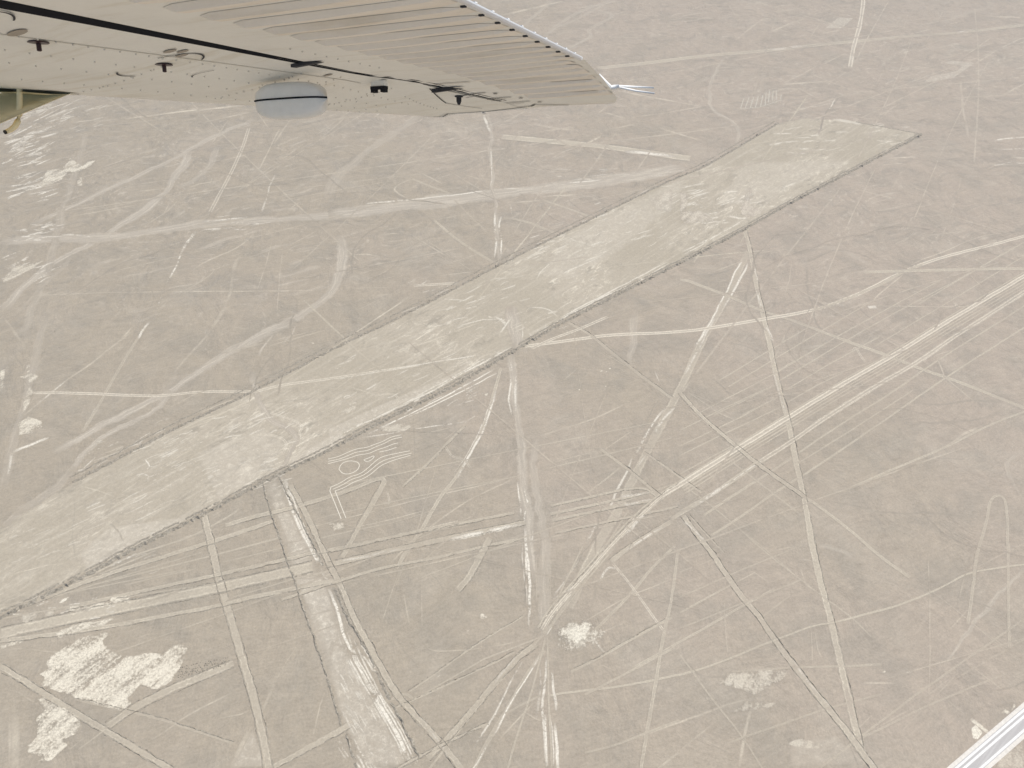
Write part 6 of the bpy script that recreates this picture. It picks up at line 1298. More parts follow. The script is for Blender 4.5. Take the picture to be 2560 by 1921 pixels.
WHITE = [(0.7,0.95,[(-202.9,151.2),(-199.8,153.3),(-195.8,156.9),(-193.2,160.5),(-188.6,162.7),(-180.1,164.2),(-178.9,162.7),(-180.8,160.5),(-179.5,158.0),(-174.9,155.5),(-171.5,153.7),(-165.7,152.6),(-162.0,153.7),(-158.3,154.6),(-151.0,153.2),(-150.8,156.9),(-147.2,158.3),(-141.9,157.3),(-141.6,151.2),(-143.5,144.3),(-142.5,143.0),(-145.6,140.3),(-146.6,139.3),(-150.6,137.6),(-154.6,139.6),(-157.4,140.3),(-157.9,135.9),(-162.8,136.9),(-158.6,132.4),(-157.3,130.4),(-161.4,129.3),(-173.9,131.7),(-190.3,136.9),(-194.7,138.3),(-200.0,139.9),(-198.1,143.0),(-202.9,145.0),(-198.8,147.7)]),(0.6,0.9,[(-198.3,134.3),(-194.6,135.0),(-186.5,131.1),(-178.3,126.6),(-175.1,123.5),(-176.6,119.2),(-180.9,117.4),(-177.6,115.6),(-179.2,113.5),(-182.0,109.6),(-187.2,108.9),(-187.6,111.4),(-192.5,112.6),(-194.2,115.0),(-192.5,116.8),(-191.7,119.2),(-195.3,126.0),(-192.8,129.2),(-194.9,131.1)]),(0.6,0.9,[(-203.1,162.7),(-201.9,164.9),(-196.2,167.9),(-188.2,169.1),(-179.1,171.0),(-179.9,169.1),(-184.4,166.4),(-194.4,163.5),(-200.1,160.5)]),(0.4,0.95,[(-184.3,181.1),(-176.2,182.6),(-175.6,178.7),(-181.7,177.9),(-185.1,179.5)]),(0.6,0.8,[(-202.4,176.3),(-194.5,177.9),(-183.4,178.7),(-183.2,176.3),(-193.0,174.0),(-201.1,173.1)]),(0.4,0.7,[(-208.0,177.9),(-205.8,181.1),(-204.0,180.3),(-205.9,177.9)]),(0.4,0.8,[(-224.8,157.6),(-216.2,161.3),(-215.2,159.1),(-220.4,156.9),(-223.8,155.5)]),(0.6,0.4,[(-212.8,174.0),(-208.1,174.8),(-206.8,171.7),(-211.1,171.7)]),(0.8,0.45,[(-222.3,171.7),(-215.2,174.8),(-213.9,170.2),(-219.9,166.4)]),(0.5,0.75,[(-292.6,339.7),(-290.3,336.3),(-288.1,329.6),(-281.0,327.2),(-282.0,323.0),(-282.1,319.1),(-278.4,312.7),(-276.5,301.5),(-277.0,296.7),(-273.5,284.9),(-276.3,287.2),(-277.9,296.7),(-281.4,306.4),(-283.2,316.5),(-285.6,323.0),(-293.7,325.6),(-288.4,328.2),(-292.8,334.9)]),(0.4,0.8,[(-273.3,294.3),(-263.9,290.7),(-261.2,286.0),(-265.6,280.9),(-272.1,280.1),(-276.0,289.5)]),(0.6,0.8,[(-306.4,330.9),(-304.4,333.6),(-297.2,315.2),(-297.2,311.4)]),(0.9,0.85,[(-375.8,549.7),(-379.3,566.7),(-367.7,569.2),(-368.6,587.0),(-362.6,581.9),(-350.9,571.7),(-352.0,561.8),(-360.6,564.2),(-360.6,552.0),(-366.3,544.9),(-372.9,540.2)]),(0.4,0.95,[(-352.4,569.2),(-351.8,580.6),(-345.4,582.4),(-345.8,571.7),(-351.7,564.2)]),(0.4,0.9,[(-347.8,549.7),(-346.3,556.9),(-340.6,542.5),(-344.5,541.4)]),(0.9,0.6,[(-346.8,421.3),(-346.1,433.7),(-327.4,442.8),(-332.4,431.9),(-337.8,424.8),(-344.4,416.2)]),(5.5,1.0,[(19.2,165.7),(24.3,169.4),(29.9,170.2),(35.6,171.0),(38.8,167.2),(35.6,161.3),(31.9,157.6),(28.5,157.6),(25.0,156.9),(21.8,161.3)]),(10.3,0.7,[(17.9,167.9),(32.2,173.2),(42.6,171.0),(42.4,160.5),(34.4,154.8),(25.3,149.8),(18.9,156.9)]),(0.2,0.9,[(-14.6,171.7),(-14.0,173.2),(-12.9,172.9),(-10.8,171.3),(-12.5,169.8),(-14.2,169.8)]),(0.1,0.7,[(-14.4,174.4),(-13.0,174.6),(-13.6,173.6)]),(0.1,0.7,[(-20.7,164.6),(-19.3,164.9),(-18.9,164.3),(-19.9,164.0)]),(0.9,0.5,[(86.3,140.9),(93.8,145.3),(105.4,146.4),(118.9,147.0),(116.7,143.6),(110.4,139.6),(101.6,135.6),(95.7,138.3)]),(0.9,0.5,[(110.4,116.2),(115.2,118.0),(121.3,117.4),(127.1,115.6),(122.8,113.8),(114.3,114.4)]),(0.2,0.95,[(158.5,145.7),(160.2,146.7),(160.0,145.3),(158.6,145.1)]),(0.3,0.9,[(168.1,145.7),(170.4,146.4),(170.9,145.0),(168.8,144.9)]),(0.5,0.7,[(186.5,122.3),(189.1,123.8),(190.8,120.4),(187.6,117.4),(185.4,118.0)]),(0.3,0.9,[(187.2,125.4),(188.9,126.3),(193.9,120.4),(192.6,119.5)]),(0.3,0.9,[(201.5,128.2),(204.2,130.4),(205.2,128.5),(208.9,132.4),(209.0,131.1),(204.3,127.9)]),(0.2,0.95,[(58.1,338.3),(59.3,339.3),(59.4,337.4),(58.2,337.1)]),(0.2,0.9,[(58.1,333.6),(59.5,333.9),(59.4,332.5),(58.1,332.5)]),(0.2,0.9,[(54.5,318.4),(55.4,318.6),(55.3,317.3),(54.2,317.3)]),(0.2,0.8,[(56.0,330.9),(57.0,330.9),(56.8,329.8),(55.9,329.8)]),(0.2,0.8,[(34.3,317.1),(36.1,316.8),(35.9,316.0),(34.3,316.5)]),(0.2,0.9,[(38.6,315.7),(39.9,315.7),(39.8,314.7),(38.7,314.7)]),(0.2,0.7,[(52.3,330.9),(54.2,332.0),(54.6,330.9),(52.7,330.1)]),(0.2,0.95,[(-126.0,356.6),(-124.7,357.4),(-122.5,355.9),(-123.7,354.9)]),(0.4,0.6,[(-17.9,312.7),(-13.9,312.7),(-14.2,310.2),(-17.4,310.8)]),(0.8,0.6,[(-91.6,221.7),(-83.3,222.7),(-82.7,219.0),(-87.8,217.1)]),(0.9,0.5,[(-73.1,286.0),(-66.4,288.4),(-60.5,290.7),(-55.7,286.0),(-60.6,282.6),(-73.5,282.6)]),(0.9,0.6,[(-95.9,299.1),(-89.5,304.0),(-87.0,299.1),(-93.5,295.5)]),(1.9,0.6,[(105.8,524.1),(126.2,537.9),(120.9,502.2),(108.6,508.7)]),(1.7,0.55,[(132.0,534.5),(138.6,529.9),(132.2,505.6),(145.2,505.6),(151.1,492.8),(124.6,486.6)]),(1.0,0.5,[(173.1,503.4),(186.0,541.5),(189.9,536.8),(180.9,512.1),(193.6,505.6),(176.0,494.9)]),(1.2,0.45,[(191.6,106.8),(188.4,107.9),(206.1,118.0),(200.9,106.8)]),(0.9,0.35,[(80.3,136.3),(85.0,130.4),(82.1,128.5)]),(0.9,0.35,[(97.2,133.0),(110.0,132.4),(108.2,130.4),(90.4,128.5)])]
SOFT = [(0.5,0.75,[(342.4,871.0),(367.2,902.8),(383.6,901.4),(361.4,871.0)]),(0.7,0.65,[(432.8,778.7),(447.9,784.4),(467.8,778.7),(432.6,743.8),(397.1,730.7),(410.1,747.0),(439.4,757.8),(452.0,771.7)]),(5.7,0.5,[(38.2,473.4),(60.1,493.8),(127.9,549.7),(145.0,564.2),(127.4,515.2),(79.3,454.0),(39.8,417.9),(15.7,426.6)]),(1.5,0.6,[(-209.5,204.7),(-200.1,219.9),(-156.7,227.4),(-181.2,209.9),(-201.0,194.4)]),(3.3,0.45,[(-171.7,268.0),(-138.2,287.2),(-123.7,275.8),(-126.2,256.2),(-149.9,234.1)]),(1.1,0.6,[(-100.8,275.8),(-75.8,294.3),(-35.3,324.3),(-3.2,353.0),(-26.5,334.9),(-78.5,301.5),(-102.3,284.9)]),(1.0,0.7,[(-117.6,262.6),(-93.6,286.0),(-92.0,275.8),(-118.6,255.2)]),(2.6,0.6,[(-81.4,161.3),(-71.8,156.9),(-55.0,131.1),(-39.2,106.8),(-57.5,106.8),(-68.5,122.3),(-78.7,145.0)]),(1.7,0.75,[(-103.3,191.6),(-88.7,191.6),(-80.8,174.8),(-90.8,171.7)]),(1.2,0.6,[(-123.2,235.0),(-116.4,237.0),(-102.0,211.7),(-109.3,209.9)]),(7.5,0.45,[(195.1,512.1),(248.6,558.2),(294.5,583.3),(191.2,583.3),(152.3,512.1)]),(1.0,0.7,[(9.5,364.7),(31.8,382.9),(29.7,379.1),(11.4,361.7)]),(3.7,0.3,[(111.3,117.4),(131.2,121.0),(142.8,106.8),(108.6,106.8)]),(1.2,0.45,[(-110.6,106.8),(-105.7,122.3),(-94.7,106.8)])]
FIGURE = [[(-91.7,256.2),(-91.1,259.9),(-87.6,262.1),(-82.5,261.3),(-81.0,258.9),(-81.7,255.4),(-85.4,252.9),(-89.2,253.1),(-91.7,256.2)],[(-98.6,263.1),(-93.1,264.8),(-88.5,268.0),(-83.8,270.4),(-78.9,271.1),(-74.9,273.5),(-70.9,275.2),(-67.0,278.6),(-61.2,280.3)],[(-98.4,261.5),(-92.0,263.1),(-87.4,266.1),(-83.5,268.2),(-78.1,268.9),(-73.9,271.9),(-69.9,273.8),(-66.0,277.1),(-60.6,278.6)],[(-98.1,259.9),(-91.4,262.1),(-86.3,264.2),(-82.4,266.1),(-77.4,266.7),(-72.8,269.7),(-68.7,271.3),(-65.2,273.5),(-62.3,274.4)],[(-93.9,244.4),(-89.4,247.0),(-85.2,251.1),(-80.5,252.6),(-76.9,256.2),(-72.7,262.1),(-69.7,264.8),(-63.6,266.7),(-55.4,268.8)],[(-92.8,242.9),(-88.0,245.7),(-84.1,249.5),(-79.1,251.3),(-75.4,254.7),(-71.2,260.3),(-67.7,262.6),(-62.9,264.5),(-54.2,267.2)],[(-91.4,241.9),(-86.9,243.9),(-82.6,247.8),(-78.0,249.6),(-74.0,253.1),(-70.1,258.4),(-66.3,260.7),(-62.7,262.6),(-54.7,265.6)],[(-79.4,262.6),(-76.3,264.2),(-74.0,265.8),(-74.5,263.1),(-77.5,261.0),(-79.4,262.6)],[(-71.7,268.0),(-67.6,269.1),(-62.8,271.3)],[(-93.9,244.4),(-94.1,241.9),(-85.5,224.5)],[(-91.4,241.9),(-83.2,225.0)]]
COMB = [[(209.8,677.9),(217.0,698.0)],[(214.0,677.9),(222.2,699.9)],[(218.9,678.9),(226.8,700.9)],[(223.8,679.8),(231.6,702.9)],[(228.9,681.7),(236.4,704.9)],[(233.6,683.6),(240.8,710.8)],[(238.0,689.3),(244.9,714.8)],[(242.7,693.1),(248.4,714.8)],[(246.7,695.1),(251.5,714.8)],[(250.8,696.0),(254.3,706.8)],[(208.6,676.1),(227.2,679.8),(252.3,695.1)]]

# ------------------------------------------------------------------ helpers
class NT:
    """small wrapper to write node trees tersely"""
    def __init__(self, name):
        self.m = bpy.data.materials.new(name)
        self.m.use_nodes = True
        self.t = self.m.node_tree
        self.t.nodes.clear()
    def n(self, typ, **kw):
        nd = self.t.nodes.new('ShaderNode' + typ)
        for k, v in kw.items():
            if k.startswith('i_'):
                nd.inputs[k[2:]].default_value = v
            else:
                setattr(nd, k, v)
        return nd
    def l(self, a, b): self.t.links.new(a, b)
    def sock(self, nd, i, v):
        if hasattr(v, 'is_linked') or isinstance(v, bpy.types.NodeSocket): self.l(v, nd.inputs[i])
        else: nd.inputs[i].default_value = v
    def math(self, op, a, b=0.0, c=None, clamp=False):
        nd = self.n('Math', operation=op, use_clamp=clamp)
        self.sock(nd, 0, a); self.sock(nd, 1, b)
        if c is not None: self.sock(nd, 2, c)
        return nd.outputs[0]
    def step(self, v, e0, e1, o0=0.0, o1=1.0):
        nd = self.n('MapRange', interpolation_type='SMOOTHSTEP')
        self.sock(nd, 0, v); nd.inputs[1].default_value = e0; nd.inputs[2].default_value = e1
        nd.inputs[3].default_value = o0; nd.inputs[4].default_value = o1
        return nd.outputs[0]
    def pos(self): return self.n('NewGeometry').outputs['Position']
    def noise(self, vec, scale, detail=3, rough=0.55, dist=0.0):
        nd = self.n('TexNoise')
        self.l(vec, nd.inputs['Vector'])
        nd.inputs['Scale'].default_value = scale; nd.inputs['Detail'].default_value = detail
        nd.inputs['Roughness'].default_value = rough; nd.inputs['Distortion'].default_value = dist
        return nd.outputs['Fac']
    def mapping(self, vec, rot=0.0, scale=(1, 1, 1), loc=(0, 0, 0)):
        r = self.n('Mapping'); self.l(vec, r.inputs[0]); r.inputs[2].default_value = (0, 0, rot)
        nd = self.n('Mapping'); self.l(r.outputs[0], nd.inputs[0])
        nd.inputs[1].default_value = loc; nd.inputs[3].default_value = scale
        return nd.outputs[0]
    def mix(self, f, a, b):
        nd = self.n('Mix', data_type='RGBA')
        for i, v in ((0, f), (6, a), (7, b)):
            if isinstance(v, bpy.types.NodeSocket): self.l(v, nd.inputs[i])
            else: nd.inputs[i].default_value = v if i == 0 else (*v, 1)
        return nd.outputs[2]
    def attr(self, name): return self.n('Attribute', attribute_name=name).outputs['Fac']
    def bsdf(self, col, rough=0.9, alpha=None, bump=None, bdist=0.1, bstr=0.5, spec=0.2, metal=0.0):
        b = self.n('BsdfPrincipled')
        if isinstance(col, bpy.types.NodeSocket): self.l(col, b.inputs['Base Color'])
        else: b.inputs['Base Color'].default_value = (*col, 1)
        self.sock(b, 'Roughness', rough)
        b.inputs['Specular IOR Level'].default_value = spec
        b.inputs['Metallic'].default_value = metal
        if alpha is not None: self.sock(b, 'Alpha', alpha)
        if bump is not None:
            bp = self.n('Bump'); bp.inputs['Strength'].default_value = bstr; bp.inputs['Distance'].default_value = bdist
            self.l(bump, bp.inputs['Height']); self.l(bp.outputs[0], b.inputs['Normal'])
        o = self.n('OutputMaterial')
        self.l(b.outputs[0], o.inputs[0])
        return self.m

def mesh_obj(name, verts, faces, mat, parent=None, attrs=None, smooth=False, kind=None):
    me = bpy.data.meshes.new(name)
    me.from_pydata(verts, [], faces)
    if attrs:
        for k, vals in attrs.items():
            at = me.attributes.new(k, 'FLOAT', 'POINT')
            at.data.foreach_set('value', vals)
    if smooth: me.polygons.foreach_set('use_smooth', [True] * len(me.polygons))
    me.materials.append(mat)
    o = bpy.data.objects.new(name, me)
    COL.objects.link(o)
    if parent: o.parent = parent
    if kind: o['kind'] = kind
    return o

def tag(o, label, cat, group=None):
    o['label'] = label; o['category'] = cat
    if group: o['group'] = group
    return o

# ------------------------------------------------------------------ ground materials
PALE = (0.545, 0.49, 0.40)
WHITE_SOIL = (0.79, 0.74, 0.63)

def ground_col(t, p):
    big = t.noise(p, 0.006, 3, .55); mid = t.noise(p, 0.035, 4, .6, .4)
    xg = t.n('SeparateXYZ'); t.l(p, xg.inputs[0])
    pink = t.step(t.math('ADD', t.math('MULTIPLY', big, 1.4), t.math('MULTIPLY_ADD', xg.outputs[0], .0014, t.math('MULTIPLY', xg.outputs[1], .0003))), .55, 1.2)
    col = t.mix(pink, (.386, .334, .260), (.420, .358, .289))
    dk = t.step(mid, .44, .66)
    col = t.mix(t.math('MULTIPLY', dk, .34), col, (.29, .266, .222))
    col = t.mix(t.math('MULTIPLY', t.step(t.noise(p, .021, 5, .65, .8), .50, .68), .32), col, (.455, .405, .33))
    # drainage streaks, long and thin, swinging slowly across the plain
    warp = t.n('VectorMath', operation='ADD')
    wv = t.n('TexNoise'); t.l(p, wv.inputs['Vector']); wv.inputs['Scale'].default_value = .012; wv.inputs['Detail'].default_value = 2
    sc = t.n('VectorMath', operation='SCALE'); t.l(wv.outputs['Color'], sc.inputs[0]); sc.inputs['Scale'].default_value = 40
    t.l(p, warp.inputs[0]); t.l(sc.outputs[0], warp.inputs[1]); q = warp.outputs[0]
    far = t.step(t.math('ADD', xg.outputs[1], t.math('MULTIPLY', mid, 160)), 330, 600, .16, 1.0)
    s1 = t.noise(t.mapping(q, math.radians(-26), (.014, .20, 1)), 1, 4, .62)
    s2 = t.noise(t.mapping(q, math.radians(-16), (.008, .085, 1), (40, 7, 0)), 1, 4, .62)
    zone = t.step(big, .40, .60, .35, 1)
    st = t.math('MULTIPLY', t.math('MULTIPLY', t.step(s1, .54, .70), zone), far)
    col = t.mix(t.math('MULTIPLY', st, .62), col, (.55, .49, .40))
    col = t.mix(t.math('MULTIPLY', t.math('MULTIPLY', t.step(s2, .50, .70), far), .42), col, (.275, .25, .212))
    g2 = t.noise(p, .2, 4, .65); g1 = t.noise(p, .95, 4, .8); g3 = t.noise(t.mapping(q, math.radians(-20), (.10, .75, 1)), 1, 3, .7)
    f = t.math('ADD', t.math('MULTIPLY', t.math('SUBTRACT', g1, .5), .62), t.math('MULTIPLY', t.math('SUBTRACT', g2, .5), .26))
    f = t.math('ADD', f, t.math('MULTIPLY', t.math('SUBTRACT', g3, .5), .34))
    hs = t.n('HueSaturation'); t.l(col, hs.inputs['Color']); t.l(t.math('ADD', f, 1.0), hs.inputs['Value'])
    return hs.outputs[0], g1

def trap_col(t, p):
    """swept soil, torn by pale scabs and long drag marks along its length"""
    rot = math.radians(-43)
    drag = t.noise(t.mapping(p, rot, (.018, .35, 1)), 1, 4, .65)
    scab = t.noise(t.mapping(p, rot, (.07, .20, 1)), 1, 7, .82, 1.0)
    low = t.noise(p, .014, 3, .6)
    zone = t.step(low, .42, .62)
    col = t.mix(t.step(low, .35, .65), (.420, .370, .287), (.462, .408, .322))
    col = t.mix(t.math('MULTIPLY', t.step(drag, .48, .72), .5), col, (.56, .505, .41))
    w = t.math('MULTIPLY', t.step(scab, .49, .66), t.math('ADD', t.math('MULTIPLY', zone, .85), .14))
    col = t.mix(t.math('MULTIPLY', w, .9), col, (.76, .695, .565))
    dk = t.math('MULTIPLY', t.step(t.noise(t.mapping(p, rot, (.07, .13, 1), (9, 3, 0)), 1, 5, .7, .6), .52, .68), t.step(low, .3, .6))
    col = t.mix(t.math('MULTIPLY', dk, .7), col, (.29, .258, .205))
    g = t.noise(p, .6, 4, .74)
    hs = t.n('HueSaturation'); t.l(col, hs.inputs['Color'])
    t.l(t.math('ADD', t.math('MULTIPLY', t.math('SUBTRACT', g, .5), .55), 1.0), hs.inputs['Value'])
    return hs.outputs[0], g

def m_ground():
    t = NT('desert_pavement'); p = t.pos()
    col, g = ground_col(t, p)
    # shallow swells and rills that catch the sun
    sw = t.noise(p, .030, 5, .58, .45)
    hgt = t.math('ADD', t.math('MULTIPLY', sw, 5.0), t.math('MULTIPLY', g, .22))
    return t.bsdf(col, .95, bump=hgt, bdist=1.0, bstr=.55, spec=.1)

def lay(t, p, al, col, under, cut=.10):
    """soil laid thinly over what is under it: solid where it shows, absent where it does not"""
    gr = t.noise(p, 1.1, 3, .8)
    al = t.math('MULTIPLY', al, t.step(gr, .28, .70, .45, 1.35), clamp=True)
    base = (trap_col if under else ground_col)(t, p)[0]
    c = t.mix(al, base, col)
    return t.bsdf(c, .95, alpha=t.math('GREATER_THAN', al, cut), spec=.1)

def strip_base(t, edge_m):
    """|u| with ragged edges measured in metres"""
    p = t.pos(); u = t.math('ABSOLUTE', t.attr('u')); hw = t.attr('hw')
    n1 = t.noise(p, .45, 4, .65); n2 = t.noise(p, .07, 3)
    d = t.math('ADD', t.math('MULTIPLY', t.math('SUBTRACT', n1, .5), 2.6 * edge_m), t.math('MULTIPLY', t.math('SUBTRACT', n2, .5), 1.6 * edge_m))
    return p, t.math('ADD', u, t.math('DIVIDE', d, t.math('MAXIMUM', hw, 1.9))), n1, n2

def grain_col(t, p, col, amt=.5):
    g = t.noise(p, .9, 4, .8)
    hs = t.n('HueSaturation'); hs.inputs['Color'].default_value = (*col, 1) if not isinstance(col, bpy.types.NodeSocket) else (1, 1, 1, 1)
    if isinstance(col, bpy.types.NodeSocket): t.l(col, hs.inputs['Color'])
    t.l(t.math('ADD', t.math('MULTIPLY', t.math('SUBTRACT', g, .5), amt), 1.0), hs.inputs['Value'])
    return hs.outputs[0], g

def m_path(under=0):
    t = NT('cleared_soil'); p, u, n1, n2 = strip_base(t, .9)
    s = t.attr('strength')
    lon = t.step(t.noise(p, .022, 3, .6), .3, .65, .75, 1.35)
    core = t.math('MULTIPLY', t.step(u, .55, 1.0, 1, 0), t.math('MULTIPLY', s, lon))
    core = t.math('MULTIPLY', core, t.step(n1, .25, .6, .6, 1.15), clamp=True)
    rim = t.math('MULTIPLY', t.step(u, .72, .95), t.step(u, 1.05, 1.3, 1, 0))
    rim = t.math('MULTIPLY', rim, t.math('MULTIPLY', t.step(t.noise(p, .3, 3), .4, .62), t.math('MULTIPLY', s, .50)))
    tot = t.math('ADD', core, rim, clamp=True)
    fr = t.math('DIVIDE', rim, t.math('MAXIMUM', tot, .001), clamp=True)
    lip = t.math('MULTIPLY', t.math('MULTIPLY', t.step(u, .45, .7), t.step(u, .8, .98, 1, 0)), t.step(n2, .35, .65, .2, .9))
    col, g = grain_col(t, p, t.mix(fr, t.mix(lip, (.505, .45, .355), (.78, .71, .565)), (.20, .18, .145)), .5)
    return lay(t, p, tot, col, under)

def m_track(under=0):
    t = NT('wheel_ruts'); p, u, n1, n2 = strip_base(t, .16)
    s = t.attr('strength')
    band = t.math('MULTIPLY', t.step(u, .30, .55), t.step(u, .85, 1.1, 1, 0))
    al = t.math('MULTIPLY', t.math('ADD', band, t.math('MULTIPLY', t.step(u, .9, 1.25, 1, 0), .35)), t.math('MULTIPLY', s, t.step(n1, .3, .6, .7, 1.2)), clamp=True)
    col, g = grain_col(t, p, (.70, .635, .515), .4)
    return lay(t, p, al, col, under)

def m_ragged(under=0):
    t = NT('torn_pale_gravel'); p, u, n1, n2 = strip_base(t, .65)
    s = t.attr('strength')
    lon = t.noise(p, .05, 3, .6)
    sp = t.noise(p, .45, 5, .8, .6)
    thr = t.math('ADD', sp, t.math('MULTIPLY', t.math('SUBTRACT', lon, .5), .9))
    al = t.math('MULTIPLY', t.step(u, .35, 1.0, 1, 0), t.step(thr, .34, .54))
    al = t.math('MULTIPLY', al, t.math('MULTIPLY', s, 1.1), clamp=True)
    col, g = grain_col(t, p, WHITE_SOIL, .35)
    return lay(t, p, al, col, under, .14)

def m_faint(under=0):
    t = NT('scuffed_soil'); p, u, n1, n2 = strip_base(t, .6)
    s = t.attr('strength')
    lon = t.step(t.noise(p, .05, 3, .6), .32, .66, .25, 1.0)
    al = t.math('MULTIPLY', t.step(u, .2, 1.05, 1, 0), t.math('MULTIPLY', t.math('MULTIPLY', s, .95), lon))
    al = t.math('MULTIPLY', al, t.step(n1, .28, .62, .5, 1.1), clamp=True)
    col, g = grain_col(t, p, (.70, .63, .50), .4)
    return lay(t, p, al, col, under, .06)

def hwv(t): return t.attr('hw')

def m_wash(under=0):
    t = NT('washed_silt'); p, u, n1, n2 = strip_base(t, 1.1)
    s = t.attr('strength')
    al = t.math('MULTIPLY', t.step(u, .35, 1.0, 1, 0), s, clamp=True)
    edge = t.math('MULTIPLY', t.step(u, .45, .75), t.step(t.noise(p, .2, 4, .7), .40, .62))
    fl = t.n('CombineXYZ'); t.l(t.math('MULTIPLY', t.math('MULTIPLY', t.attr('u'), hwv(t)), .38), fl.inputs[0]); t.l(t.math('MULTIPLY', t.attr('v'), .022), fl.inputs[1])
    flow = t.noise(fl.outputs[0], 1.6, 4, .65, .5)
    c0 = t.mix(t.step(flow, .44, .64), (.455, .405, .333), (.61, .55, .45))
    col, g = grain_col(t, p, t.mix(t.math('MULTIPLY', edge, .75), c0, (.70, .635, .52)), .34)
    return lay(t, p, t.math('MULTIPLY', al, .85), col, under, .08)

def m_gully(under=0):
    t = NT('gully_gravel'); p, u, n1, n2 = strip_base(t, 1.4)
    s = t.attr('strength')
    al = t.math('MULTIPLY', t.step(u, .0, 1.0, 1, 0), t.math('MULTIPLY', s, t.step(n2, .3, .6, .5, 1.0)), clamp=True)
    col, g = grain_col(t, p, (.235, .215, .18), .4)
    return lay(t, p, al, col, under, .06)

def m_white_patch(core=.11, bamp=1.15, off=0.0, wcol=(.76, .70, .57)):
    t = NT('bare_white_crust'); p = t.pos(); sdm = t.attr('sd'); fade = t.attr('fade'); s = t.attr('strength')
    sp = t.noise(p, .85, 4, .85, .3); md = t.noise(p, .16, 3, .6); band = t.noise(t.mapping(p, math.radians(-52), (.035, .22, 1)), 1, 3, .6)
    d = t.math('ADD', t.math('DIVIDE', sdm, fade), t.math('MULTIPLY', t.math('SUBTRACT', md, .5), 1.1))
    q = t.math('ADD', t.math('MULTIPLY_ADD', t.math('MINIMUM', d, 1.5), core, off), t.math('ADD', t.math('ADD', t.math('MULTIPLY', t.math('SUBTRACT', sp, .5), 1.5), t.math('MULTIPLY', t.math('SUBTRACT', md, .5), bamp * .5)), t.math('MULTIPLY', t.math('SUBTRACT', band, .5), bamp)))
    al = t.math('MULTIPLY', t.math('MULTIPLY', t.step(q, -.12, .34), t.step(d, -.1, .35)), s, clamp=True)
    col, g = grain_col(t, p, wcol, .3)
    return lay(t, p, al, col, 0, .09)

def m_soft_patch(under=0):
    t = NT('swept_clearing'); p = t.pos(); sdm = t.attr('sd'); fade = t.attr('fade'); s = t.attr('strength')
    n2 = t.noise(p, .05, 4, .6)
    d = t.math('ADD', t.math('DIVIDE', sdm, fade), t.math('MULTIPLY', t.math('SUBTRACT', n2, .5), 1.0))
    sp = t.noise(p, .34, 5, .78, .5)
    al = t.math('MULTIPLY', t.math('MULTIPLY', t.step(d, 0, 1.0), s), t.step(sp, .3, .62, .45, 1.1), clamp=True)
    col, g = grain_col(t, p, t.mix(t.step(sp, .5, .66), PALE, (.69, .63, .52)), .4)
    return lay(t, p, al, col, under, .05)

def m_trap():
    t = NT('swept_trapezoid_soil'); p = t.pos(); sdm = t.attr('sd')
    ed = t.math('ADD', sdm, t.math('MULTIPLY', t.math('SUBTRACT', t.noise(p, .3, 4), .5), 2.5))
    col, g = trap_col(t, p)
    return t.bsdf(col, .95, alpha=t.math('GREATER_THAN', ed, t.math('MULTIPLY', t.math('SUBTRACT', g, .35), 6.0)), spec=.1, bump=g, bdist=.2, bstr=.4)

def m_stone():
    t = NT('varnished_stones'); p = t.pos()
    n = t.noise(p, 1.0, 4, .8)
    col = t.mix(t.step(n, .36, .66), (.235, .21, .168), (.42, .377, .305))
    return t.bsdf(col, .95, spec=.1)

M = [dict(P=m_path(k), T=m_track(k), R=m_ragged(k), F=m_faint(k), W=m_wash(k), G=m_gully(k)) for k in (0, 1)]
M_MOUND, M_WHITE, M_SOFT, M_SOFT_IN, M_TRAP, M_STONE, M_GROUND = m_white_patch(.85, .35, -.34, (.88, .83, .69)), m_white_patch(), m_soft_patch(), m_soft_patch(1), m_trap(), m_stone(), m_ground()

# ------------------------------------------------------------------ ground
S = 25000
mesh_obj('ground', [(-S, -S, 0), (S, -S, 0), (S, S, 0), (-S, S, 0)], [(0, 1, 2, 3)], M_GROUND, kind='structure')

# ------------------------------------------------------------------ strips and patches lying on the ground
def chaikin(P, n=2):
    for _ in range(n):
        Q = [P[0]]
        for a, b in zip(P, P[1:]):
            Q.append((a[0] * .75 + b[0] * .25, a[1] * .75 + b[1] * .25))
            Q.append((a[0] * .25 + b[0] * .75, a[1] * .25 + b[1] * .75))
        Q.append(P[-1]); P = Q
    return P

def resample(P, step):
    out = [P[0]]
    for a, b in zip(P, P[1:]):
        d = math.hypot(b[0] - a[0], b[1] - a[1]); k = max(1, int(d / step))
        for i in range(1, k + 1):
            out.append((a[0] + (b[0] - a[0]) * i / k, a[1] + (b[1] - a[1]) * i / k))
    return out

def normals(P):
    N = []
    for i in range(len(P)):
        a = P[max(i - 1, 0)]; b = P[min(i + 1, len(P) - 1)]
        dx, dy = b[0] - a[0], b[1] - a[1]; d = math.hypot(dx, dy) or 1
        N.append((-dy / d, dx / d))
    return N

